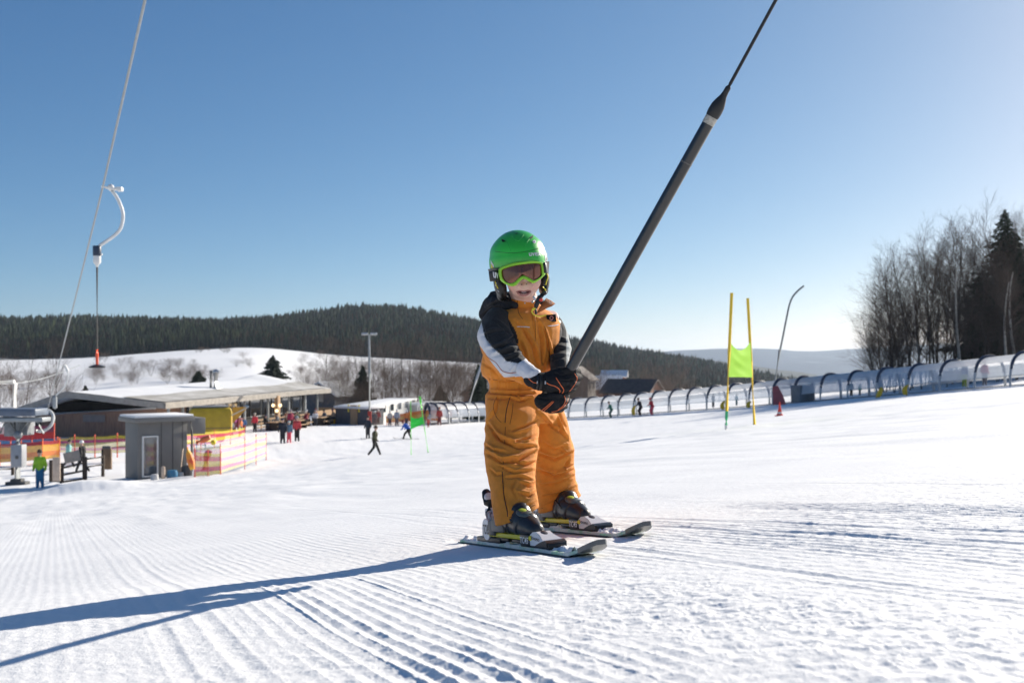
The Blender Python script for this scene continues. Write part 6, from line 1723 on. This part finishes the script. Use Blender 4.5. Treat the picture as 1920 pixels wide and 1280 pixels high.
def nets():
    ry = [(.14, NY), (.36, NR), (.60, NY), (.82, NR), (1, NY)]
    py_ = [(.10, NPY), (.26, NPK), (.44, NPY), (.58, NPK), (.76, NPY), (.90, NPK), (1, NPY)]
    net('pale pink and yellow net running from the hut corner to its free right end', [(364, 838, 893, 46.0), (413, 836, 887, 46.5), (459, 826, 872, 50), (480, 818, 864, 54), (499, 815, 855, 58)], py_, cm('post_red', (.45, .05, .03)))
    net('short vivid red and yellow net right beside the hut corner', [(366, 846, 893, 45.4), (390, 848, 892, 45.6), (414, 850, 888, 45.9)], ry, cm('post_red', (.45, .05, .03)))
    net('red and yellow net in front of the yellow trailer and the children', [(350, 811, 838, 62), (402, 808, 832, 65), (432, 806, 826, 68), (459, 801, 820, 70)], [(.2, NY), (.5, NR), (.8, NY), (1, NPK)], cm('post_red', (.45, .05, .03)))
    net('red and yellow net stretched below the brown board wall of the lodge', [(108, 822, 848, 58), (140, 818, 850, 58), (178, 818, 850, 58), (220, 815, 849, 58), (256, 816, 848, 58)], [(.18, NY), (.36, NR), (.66, NY), (.84, NR), (1, NY)], cm('post_red2', (.45, .07, .04)), post_r=.04)
    net('solid orange fence band at the left edge behind the lift station', [(-40, 832, 868, 56), (0, 832, 867, 56), (40, 829, 865, 56), (80, 826, 862, 56), (112, 824, 858, 57)], [(.2, NDR), (.55, NOY), (.82, NO), (1, NOY)], cm('post_orange', (.8, .15, .03)))
    net('purple-red net behind the lift station in the lodge shade', [(-40, 800, 826, 62), (20, 800, 826, 62), (60, 798, 824, 62), (102, 796, 822, 62)], [(.5, netmat('net_strip_plum', (.22, .05, .10), .75)), (1, NDR)], cm('post_red2', (.45, .07, .04)), post_r=.04)
    net('orange and yellow net by the white-helmeted children near the huts', [(724, 780, 797, 93), (745, 776, 796, 93), (768, 772, 795, 94), (795, 768, 794, 95), (822, 768, 795, 94)], [(.3, NO), (.5, NOY), (.75, NO), (1, netmat('net_strip_faded', (.85, .5, .3), .5))], cm('post_orange', (.8, .15, .03)))
    # crumpled orange netting at the terrace end
    for (x0, x1, yt, yb, D, m, lab, s) in ((592, 612, 779, 791, 98, NO, 'bundle of red-orange netting at the end of the terrace fence', 3), (610, 655, 779, 793, 97, NOY, 'heap of amber netting lying in front of the grey container', 8)):
        mb = MB(); n = 14; vs = []
        for i in range(n + 1):
            px = x0 + (x1 - x0) * i / n; t = (HOR - (yt + (4 * float(noise2([i * .7], [s])[0])) + (5 if i in (0, n) else 0) + (i / n) * 5)) / F * D; b = (HOR - yb) / F * D; x = (px - CX) / F * D
            wob = .5 * (float(noise2([i * .9], [s + 5.])[0]) - .5)
            vs += [(x, D + wob - .3, b - .1), (x, D + wob, t), (x, D + wob + .5, b - .1)]
        mb.add(vs, [(3 * i + a, 3 * i + 3 + a, 3 * i + 4 + a, 3 * i + 1 + a) for i in range(n) for a in (0, 1)] + [(0, 1, 2), (3 * n + 2, 3 * n + 1, 3 * n)])
        tag(mb.build('net_bundle', mat('bundled_net', m.node_tree.nodes['Principled BSDF'].inputs['Base Color'].links[0].from_node.color_ramp.elements[1].color[:3], .8, .3, 5), None), lab, 'net')
nets()

def barrier():
    # wooden queue barrier by the lift
    g = 'wooden queue barriers by the drag lift'
    def fencelet(label, pts, rails, D0, D1, m, cat='barrier'):
        n = len(pts); root = empty('wooden_barrier', W(pts[0][0], pts[0][2], D0), label, cat, g)
        Ps = [(W(px, t, D0 + (D1 - D0) * i / (n - 1)), W(px, b, D0 + (D1 - D0) * i / (n - 1))) for i, (px, t, b) in enumerate(pts)]
        for a, b in Ps:
            mb = MB(); c = (a + b) / 2; mb.box(c, (.13, .13, a.z - b.z), None, .01); mb.build('post', m, root)
        for f in rails:
            mb = MB(); mb.tube([a.lerp(b, f) + Vector((0, -.02, 0)) for a, b in Ps], .045, 4); mb.build('rail', m, root, smooth=False)
        return root
    fencelet('dark wooden queue barrier with three posts near the lift station', [(96, 862, 903), (116, 868, 905), (158, 856, 899)], [.25, .6, .95], 43.5, 45.5, WOODD)
    fencelet('dark two-post queue barrier reaching to the notice board', [(160, 856, 899), (193, 852, 893)], [.1, .45], 46, 49, WOODD)
    fencelet('low wooden rail at the left edge behind the lift column', [(-20, 878, 903), (24, 876, 900)], [.1, .9], 50, 51, WOODD)
    for x0, x1, yt, yb, D, lab in ((99, 113, 857, 901, 43.2, 'pale upright plank panel between the first two barrier posts'), (120, 150, 846, 866, 46.5, 'pale plank panel slanting behind the queue barrier')):
        a, b = W(x0, yb, D), W(x1, yt, D); mb = MB(); mb.box((a + b) / 2, (abs(b.x - a.x), .06, abs(b.z - a.z)), Matrix.Rotation(R(-12 if x0 > 110 else 0), 3, 'Y'), .01); tag(mb.build('plank_panel', WOODP, None), lab, 'panel')
    a = W(199, 893, 50); root = empty('notice_board', a, 'narrow wooden board with a grey top beside the orange net', 'board')
    mb = MB(); c = W(200, 860, 50); mb.box(c, (.50, .16, 1.05), None, .02); mb.build('board', mat('board_brown', (.20, .13, .08), .8, .2, 4), root)
    mb = MB(); c = W(200, 841, 50); mb.box(c, (.42, .14, .28), None, .02); mb.build('board_top', GREYP, root)
    mb = MB(); mb.box(W(193, 868, 50), (.09, .18, 1.35), None, .01); mb.build('post', WOODD, root)
barrier()

# ------------------------------------------------------------------ gates, cone, lances, mast
def gate(label, p0, p1, ptop0, ptop1, panel, D0, D1, cols, pm, r):
    root = empty('slalom_gate', W(*p0, D0), label, 'slalom gate', 'slalom gates on the piste')
    def pole(a, b, segs):
        for (t0, t1, m, rr) in segs:
            mb = MB(); mb.tube([a.lerp(b, t0), a.lerp(b, (t0 + t1) / 2) , a.lerp(b, t1)], rr, 10); mb.build('pole', m, root)
    A0, A1 = W(*p0, D0), W(*ptop0, D0); B0, B1 = W(*p1, D1), W(*ptop1, D1)
    A0.z -= .04; B0.z -= .04
    pole(A0, A1, cols[0]); pole(B0, B1, cols[1])
    (a_t, a_b, b_t, b_b, sag) = panel; n, k = 16, 12; mb = MB()
    for lay in (0, .006):
        vs = []
        for i in range(n + 1):
            u = i / n; T = A0.lerp(A1, a_t).lerp(B0.lerp(B1, b_t), u); Bm = A0.lerp(A1, a_b).lerp(B0.lerp(B1, b_b), u)
            T = T - Vector((0, 0, sag * (1 - abs(2 * u - 1) ** 2.2)))
            for j in range(k + 1):
                v = j / k; p = T.lerp(Bm, v); fold = .018 * math.sin(9 * v + 3.5 * u) * math.sin(math.pi * u) + .012 * math.sin(17 * (v - .5 * u))* math.sin(math.pi * u)
                vs.append(p + Vector((0, fold + lay - r, 0)))
        fs = [(i * (k + 1) + j, (i + 1) * (k + 1) + j, (i + 1) * (k + 1) + j + 1, i * (k + 1) + j + 1) for i in range(n) for j in range(k)]
        mb.add(vs, fs if lay == 0 else [tuple(reversed(f)) for f in fs])
    mb.build('gate_panel', pm, root, split=None)
GYEL = mat('gate_yellow', (.78, .52, .02), .4, .06, 10); GGRN = mat('gate_green', (.02, .42, .16), .4, .06, 10)
def cloth_mat(name, c):
    m = mat(name, c, .7, .04, 8); m.node_tree.nodes['Principled BSDF'].inputs['Transmission Weight'].default_value = 0
    nt = m.node_tree; tr = nt.nodes.new('ShaderNodeBsdfTranslucent'); tr.inputs[0].default_value = (*c, 1); ad = nt.nodes.new('ShaderNodeMixShader'); ad.inputs[0].default_value = .5
    out = nt.nodes['Material Output']; nt.links.new(nt.nodes['Principled BSDF'].outputs[0], ad.inputs[1]); nt.links.new(tr.outputs[0], ad.inputs[2]); nt.links.new(ad.outputs[0], out.inputs[0]); return m
def piste_things():
    a = place(1361, 805); b = place(1415, 797)
    gate('tall yellow slalom gate with neon yellow-green cloth, right of the child', (1361, 806), (1415, 797), (1372, 549), (1402, 559), (.650, .395, .665, .385, .20), a.y, b.y,
         (((0, .05, WHITEM, .030), (.05, .15, GGRN, .035), (.15, 1, GYEL, .035)), ((0, .02, BLACK, .03), (.02, 1, GYEL, .035))), cloth_mat('neon_cloth', (.60, .92, .10)), .04)
    GG = mat('gate_fluo_green', (.13, .68, .08), .4, .06, 10)
    a = place(771, 852); b = place(803, 848)
    gate('smaller green slalom gate with green cloth, left of the child', (771, 853), (803, 848), (770, 752), (787, 743), (.715, .49, .66, .52, .10), a.y, b.y,
         (((0, 1, GG, .022),), ((0, .02, BLACK, .05), (.02, .8, GG, .022), (.8, 1, GG, .05))), cloth_mat('green_cloth', (.10, .78, .16)), .03)
    p = place(1462, 780); u = p.y / F; root = empty('traffic_cone', p, 'small red and white cone on the piste below the red banner', 'cone')
    mb = MB(); mb.lathe([(.02, 27 * u), (.035, 20 * u), (.07, 12 * u), (.09, 8 * u)], p, (0, 0, 1), 14); mb.lathe([(.11, 5 * u), (.14, 1.5 * u), (.14, 0)], p, (0, 0, 1), 14); mb.box(p + Vector((0, 0, .02)), (.34, .34, .05), None, .01); mb.build('cone_body', mat('cone_red', (.80, .06, .03), .5, .1, 5), root)
    mb = MB(); mb.lathe([(.088, 8.2 * u), (.112, 4.9 * u)], p, (0, 0, 1), 14); mb.build('white_band', WHITEM, root)
    # snow lances
    root = empty('snow_lance', W(1452, 722, 92), 'tall grey snow lance with bent tip behind the tunnel, right of the yellow gate', 'snow lance')
    mb = MB(); mb.tube([W(1451, 730, 92), W(1462, 655, 92)], .13, 8); mb.build('lance_base', STEEL, root)
    mb = MB(); mb.tube([W(*p, 92) for p in fine([(1462, 660), (1469, 625), (1475, 595), (1480, 572), (1486, 557), (1495, 546), (1507, 536)], 4)], .085, 8); mb.build('lance_pipe', mat('lance_grey', (.22, .23, .24), .5, .1, 3), root)
    mb = MB(); mb.tube([W(877, 765, 101), W(893, 712, 101), W(914, 650, 101)], [.16, .13, .09], 10)
    tag(mb.build('leaning_steel_pole', mat('pole_pale_steel', (.40, .42, .44), .4, .1, 3), None), 'pale leaning steel pole rising behind the child at waist height', 'pole')
    # light mast
    D = 94; root = empty('light_mast', W(692, 796, D), 'tall grey floodlight mast between the grey container and the white huts', 'light mast')
    mb = MB(); mb.tube([W(693, 800, D), W(693, 700, D), W(692, 628, D)], [.17, .13, .09], 10); mb.build('mast_pole', STEEL, root)
    mb = MB(); mb.tube([W(680, 628, D), W(706, 628, D)], .05, 6); mb.build('crossbar', STEEL, root)
    for px in (681, 687, 697, 704):
        mb = MB(); mb.box(W(px, 626, D - .2), (.30, .36, .16), Matrix.Rotation(R(20), 3, 'X'), .03); mb.build('floodlight', SILVER, root)
    mb = MB(); mb.box(W(693, 782, D - .35), (.34, .1, 1.15), None, .02); mb.build('red_board', mat('mast_red', (.50, .05, .03), .6, .1, 3), root)
    # yellow curved pads by the tunnel
    for i, (px, py, h, back, lab) in enumerate(((1190, 776, 20, -1.5, 'curved yellow pad on the snow between the green and dark skiers'), (1357, 764, 17, -1.0, 'curved yellow pad at the foot of the left gate pole'), (1406, 757, 12, -1.0, 'small curved yellow pad just left of the right gate pole'), (1650, 748, 20, -1.0, 'leaning yellow pad beside the tunnel rib, right of the dark figure'), (1700, 741, 20, -1.0, 'upright curved yellow pad at the tunnel, the rightmost one'))):
        p = tpt(px, -2.5); u = p.y / F; q = [p + Vector(((.10 * s_ - (.25 if i == 3 else 0) * (1 - s_)) * 1.0, 0, h * u * s_)) + Vector((-.18 * math.sin(math.pi * s_) * (1 if i != 3 else -.5), 0, 0)) for s_ in np.linspace(0, 1, 8)]
        mb = MB(); mb.tube(q, [.10, .15, .17, .17, .16, .13, .09, .03], 8); tag(mb.build('yellow_pad', mat('pad_yellow', (.80, .48, .02), .6, .1, 4), None), lab, 'pad', 'yellow pads along the tunnel')
    # red banner and dark box at the tunnel
    p = tpt(1461, -1.5); mb = MB(); D = p.y
    a, b = W(1448, 758, D), W(1473, 722, D); mb.add([W(1450, 759, D), W(1474, 758, D), W(1468, 740, D), W(1458, 722, D), W(1449, 726, D)], [(0, 1, 2, 3, 4)]); v0 = len(mb.v)
    mb.add([v + Vector((0, .08, 0)) for v in mb.v[:5]], [(4, 3, 2, 1, 0)]); mb.f += [(i, (i + 1) % 5, (i + 1) % 5 + 5, i + 5) for i in range(5)]; mb.m += [0] * 5
    tag(mb.build('red_banner', mat('banner_red', (.48, .10, .10), .7, .15, 3), None, smooth=False), 'dull red banner propped in front of the tunnel above the cone', 'banner')
    p = tpt(1505, .9); mb = MB(); mb.box(p + Vector((0, 0, .65)), (1.7, .9, 1.3), R(35), .08); mb.build('machine_box', mat('machine_grey', (.16, .17, .18), .6, .15, 3), None); tag(bpy.data.objects['machine_box'], 'dark grey machine box standing inside the tunnel, right of the red banner', 'machine')
piste_things()

# ------------------------------------------------------------------ people far off
def crowd():
    K = []
    def pp(px, py, hpx, pose, face, j, t, h, label, group=None, skis=None, pos=None, up=1.0):
        p = pos or place(px, py); hh = hpx * p.y / F / up
        K.append(person(p, hh, pose, face, j, t, h, label, group, skis))
    pp(75, 915, 72, 'stand', 175, (.30, .55, .03), (.02, .14, .28), (.08, .05, .03), 'person in lime green jacket and blue trousers by the lift column')
    pp(155, 884, 58, 'walk', -75, (.012, .012, .013), (.014, .014, .016), (.75, .74, .73), 'person in black with a white helmet walking behind the queue barrier')
    pp(128, 876, 52, 'walk', 60, (.25, .50, .46), (.03, .03, .035), (.10, .06, .04), 'person in teal jacket leaning by the pale plank panel')
    pp(478, 810, 36, 'stand', 200, (.65, .04, .06), (.02, .02, .02), (.45, .40, .32), 'skier in red jacket and black trousers standing alone beside the terrace', skis=(.05, .05, .05))
    pp(530, 831, 47, 'stand', 170, (.012, .016, .03), (.014, .016, .022), (.05, .05, .07), 'person all in navy, left one of the group on the snow')
    pp(542, 830, 41, 'stand', 180, (.12, .20, .28), (.75, .08, .12), (.55, .55, .50), 'child in blue-grey jacket and pink trousers, middle of the group')
    pp(557, 827, 47, 'stand', 190, (.55, .06, .07), (.012, .012, .012), (.30, .32, .34), 'person in red jacket and black trousers, right one of the group')
    pp(545, 806, 38, 'stand', 150, (.30, .02, .06), (.015, .012, .015), (.25, .22, .24), 'person in crimson jacket standing behind the group on the snow')
    pp(690, 822, 42, 'stand', 200, (.015, .022, .04), (.02, .02, .022), (.04, .02, .02), 'skier in dark blue standing behind the walking man', skis=(.02, .02, .02))
    pp(702, 853, 55, 'walk', 80, (.055, .055, .022), (.012, .012, .010), (.05, .03, .02), 'man in dark olive vest walking across the snow')
    pp(763, 823, 36, 'crouch', -60, (.02, .10, .45), (.012, .012, .012), (.25, .05, .03), 'crouching skier in bright blue jacket beside the green gate', skis=(.03, .03, .03), up=.85)
    g = 'skiers gliding beside the tunnel'
    FP = lambda px: tpt(px, -4.0)
    pp(1145, 778, 31, 'ski', 250, (.01, .13, .09), (.01, .10, .07), (.05, .02, .015), 'skier dressed all in dark green beside the tunnel', g, (.02, .02, .02), up=.93, pos=FP(1145))
    pp(1200, 776, 34, 'ski', 240, (.012, .014, .03), (.03, .012, .01), (.12, .08, .03), 'skier in navy jacket beside the upright yellow pad', g, (.05, .02, .02), up=.93, pos=FP(1200))
    pp(1222, 776, 33, 'ski', 240, (.40, .015, .03), (.70, .06, .10), (.40, .02, .03), 'skier dressed all in red, the right one of the three by the tunnel', g, (.2, .02, .03), up=.93, pos=FP(1222))
    gt = 'people riding in the tunnel'
    for px, hp, j, t, h, lab in ((1381, 22, (.05, .25, .30), (.02, .10, .14), (.3, .3, .3), 'person in teal riding in the tunnel between the gate poles'), (1596, 29, (.012, .012, .013), (.015, .015, .016), (.02, .02, .02), 'person all in black inside the tunnel near the lowest tree'), (1612, 22, (.02, .28, .12), (.12, .14, .15), (.2, .2, .2), 'small child in green inside the tunnel, right of the black figure'), (1650, 34, (.03, .04, .09), (.05, .05, .06), (.03, .03, .03), 'person in dark blue inside the tunnel behind the leaning yellow pad'), (1808, 44, (.03, .07, .20), (.16, .22, .04), (.3, .3, .35), 'person in blue jacket and lime trousers inside the tunnel'), (1846, 46, (.42, .02, .05), (.12, .12, .14), (.35, .03, .05), 'person in red jacket and grey trousers inside the tunnel at the right'), (1337, 26, (.10, .14, .18), (.04, .05, .06), (.4, .4, .4), 'person in grey-blue riding in the tunnel left of the gate'), (845, 25, (.30, .04, .04), (.04, .04, .05), (.2, .2, .2), 'person in dark red inside the tunnel mouth')):
        p = tpt(px, 1.1); p.z += .15; pp(px, 0, hp, 'stand', 60, j, t, h, lab, gt, pos=p)
    g4 = 'children with white helmets by the orange net'
    for px, D, hp, j, lab in ((703, 93.5, 27, (.15, .13, .13), 'white-helmeted child in grey, leftmost by the orange net'), (709, 95, 29, (.30, .08, .08), 'white-helmeted child in dark red, second from the left by the orange net'), (731, 92, 29, (.55, .50, .45), 'white-helmeted child in cream jacket by the orange net'), (744, 91, 32, (.28, .30, .36), 'white-helmeted child in pale blue-grey by the orange net'), (762, 92, 29, (.65, .20, .05), 'white-helmeted child in orange, rightmost of the row by the net')):
        x = (px - CX) / F * D; pp(px, 0, hp, 'stand', 170, j, (.12, .08, .08), (.75, .75, .74), lab, g4, pos=Vector((x, D, Hs(x, D))))
    pp(824, 797, 34, 'stand', 190, (.40, .05, .04), (.15, .03, .03), (.2, .03, .02), 'person in dull red at the tunnel entrance')
    pp(803, 801, 18, 'stand', 190, (.60, .10, .08), (.3, .05, .05), (.5, .5, .5), 'tiny child in red just behind the green gate')
    gk = 'children gathered behind the net by the yellow trailer'
    C = [((.75, .60, .10), 'yellow'), ((.80, .25, .30), 'pink'), ((.02, .14, .22), 'dark teal'), ((.75, .12, .15), 'red'), ((.45, .03, .22), 'magenta'), ((.015, .02, .035), 'navy'), ((.35, .36, .33), 'grey'), ((.50, .10, .35), 'violet'), ((.65, .60, .50), 'cream'), ((.85, .28, .10), 'orange'), ((.10, .20, .40), 'blue'), ((.70, .72, .20), 'lime'), ((.03, .03, .03), 'black')]
    rnd = random.Random(4)
    spots = [(396, 0, 76, 30), (404, 0, 78, 31), (411, 0, 77, 28), (418, 0, 80, 33), (423, 0, 84, 36), (429, 0, 85, 42), (434, 0, 79, 30), (440, 0, 83, 36), (447, 0, 86, 43), (452, 0, 80, 31), (458, 0, 82, 30), (449, 0, 77, 22), (437, 0, 87, 44)]
    for i, (px, py, D, hp) in enumerate(spots):
        x = (px - CX) / F * D; c, nm = C[i]; hc = [(.8, .75, .7), (.75, .3, .3), (.3, .3, .3), (.6, .6, .5)][i % 4]
        pp(px, 0, hp, 'stand', rnd.uniform(0, 360), c, (.03 + .1 * (i % 3), .03, .05), hc, 'child in %s jacket among the crowd behind the net by the yellow trailer' % nm, gk, pos=Vector((x, D, Hs(x, D))))
    gs = 'guests sitting on the lodge terrace'
    names = ['black', 'brown', 'grey', 'dark blue', 'cream', 'wine red', 'olive', 'white', 'rust', 'slate', 'plum', 'tan']
    cols = [(.015, .015, .015), (.12, .07, .04), (.25, .25, .25), (.02, .03, .08), (.6, .55, .45), (.25, .03, .05), (.08, .09, .03), (.7, .7, .7), (.35, .12, .04), (.10, .12, .15), (.15, .04, .12), (.4, .3, .2)]
    for i in range(12):
        a = 10.8 + i * 1.05; p = LP_(a, -3.3 - (i % 2) * 1.3, LZ0); p.z = Hs(p.x, p.y) + .12
        pp(0, 0, 26, 'sit', rnd.uniform(120, 260), cols[i], (.03, .03, .04), cols[(i * 5 + 3) % 12], 'guest in %s jacket sitting on the lodge terrace' % names[i], gs, pos=p, up=.75)
crowd()

def clutter():
    # ski stand, padded stand and flame-coloured pad by the hut
    p = place(368, 868, 2, 100); root = empty('ski_rack', p, 'rack of upright skis just right of the grey hut', 'ski rack')
    mb = MB(); u = p.y / F
    c0 = W(358, 850, p.y + 2); c1 = W(386, 850, p.y + 2); z0 = Hs(c0.x, c0.y)
    mb.tube([Vector((c0.x, c0.y, z0 + .9)), Vector((c1.x, c1.y, z0 + .9))], .03, 6)
    for c in (c0, c1): mb.tube([Vector((c.x, c.y, z0)), Vector((c.x, c.y, z0 + .95))], .03, 6)
    mb.build('rack_frame', STEEL, root)
    for i, cc in enumerate([(.7, .7, .72), (.5, .55, .6), (.1, .2, .4), (.75, .75, .7), (.6, .1, .1), (.7, .7, .75), (.2, .3, .5)]):
        x = c0.x + (c1.x - c0.x) * (i + .5) / 7; mb = MB(); mb.tube([(x, c0.y - .05, z0), (x + .02, c0.y + .05, z0 + 1.25), (x + .02, c0.y - .02, z0 + 1.32)], .035, 6, flat=(.3, Vector((0, 1, 0)))); mb.build('ski', cm('rack_ski', cc), root)
    D = 52; p = W(384, 858, D); p.z = Hs(p.x, p.y); root = empty('padded_stand', p, 'orange and red padded stand with a rounded brown post behind the net', 'stand')
    mb = MB(); mb.tube([p, p + Vector((.1, 0, .7)), p + Vector((.25, 0, 1.0))], [.16, .2, .14], 12); mb.build('post', mat('stand_brown', (.25, .06, .03), .6, .1, 4), root)
    mb = MB(); mb.tube([W(369, 829, D), W(380, 825, D), W(394, 819, D)], [.14, .17, .12], 12); mb.build('pad', mat('stand_orange', (.80, .20, .08), .6, .2, 4), root)
    mb = MB(); mb.ball(W(400, 829, D), .14, None, 12, 8); mb.build('knob', NETY, root)
    D = 44.3; mb = MB(); mb.tube([W(351, 838, D), W(354, 850, D), W(358, 866, D), W(361, 880, D)], [.05, .13, .16, .10], 10); tag(mb.build('flame_pad', mat('pad_red_yellow', (.65, .05, .03), .6, 0, 3, col2=(.85, .50, .03)), None), 'red and yellow pad hung against the right side of the grey hut', 'pad')
clutter()
# ------------------------------------------------------------------ haze in the air
def haze():
    b = MB(); b.box((0, 3000, -20), (24000, 20000, 440)); b.v = [Vector((v.x, v.y, -190 if v.z < -20 else 190)) for v in b.v]
    m = bpy.data.materials.new('haze'); m.use_nodes = True; nt = m.node_tree; nt.nodes.clear()
    o = nt.nodes.new('ShaderNodeOutputMaterial'); v = nt.nodes.new('ShaderNodeVolumePrincipled')
    v.inputs['Color'].default_value = (.70, .84, 1.0, 1); v.inputs['Density'].default_value = HAZE_D; v.inputs['Anisotropy'].default_value = .3
    nt.links.new(v.outputs[0], o.inputs['Volume'])
    ob = b.build('haze', m, None, smooth=False); ob['kind'] = 'stuff'
HAZE_D = .00009
haze()
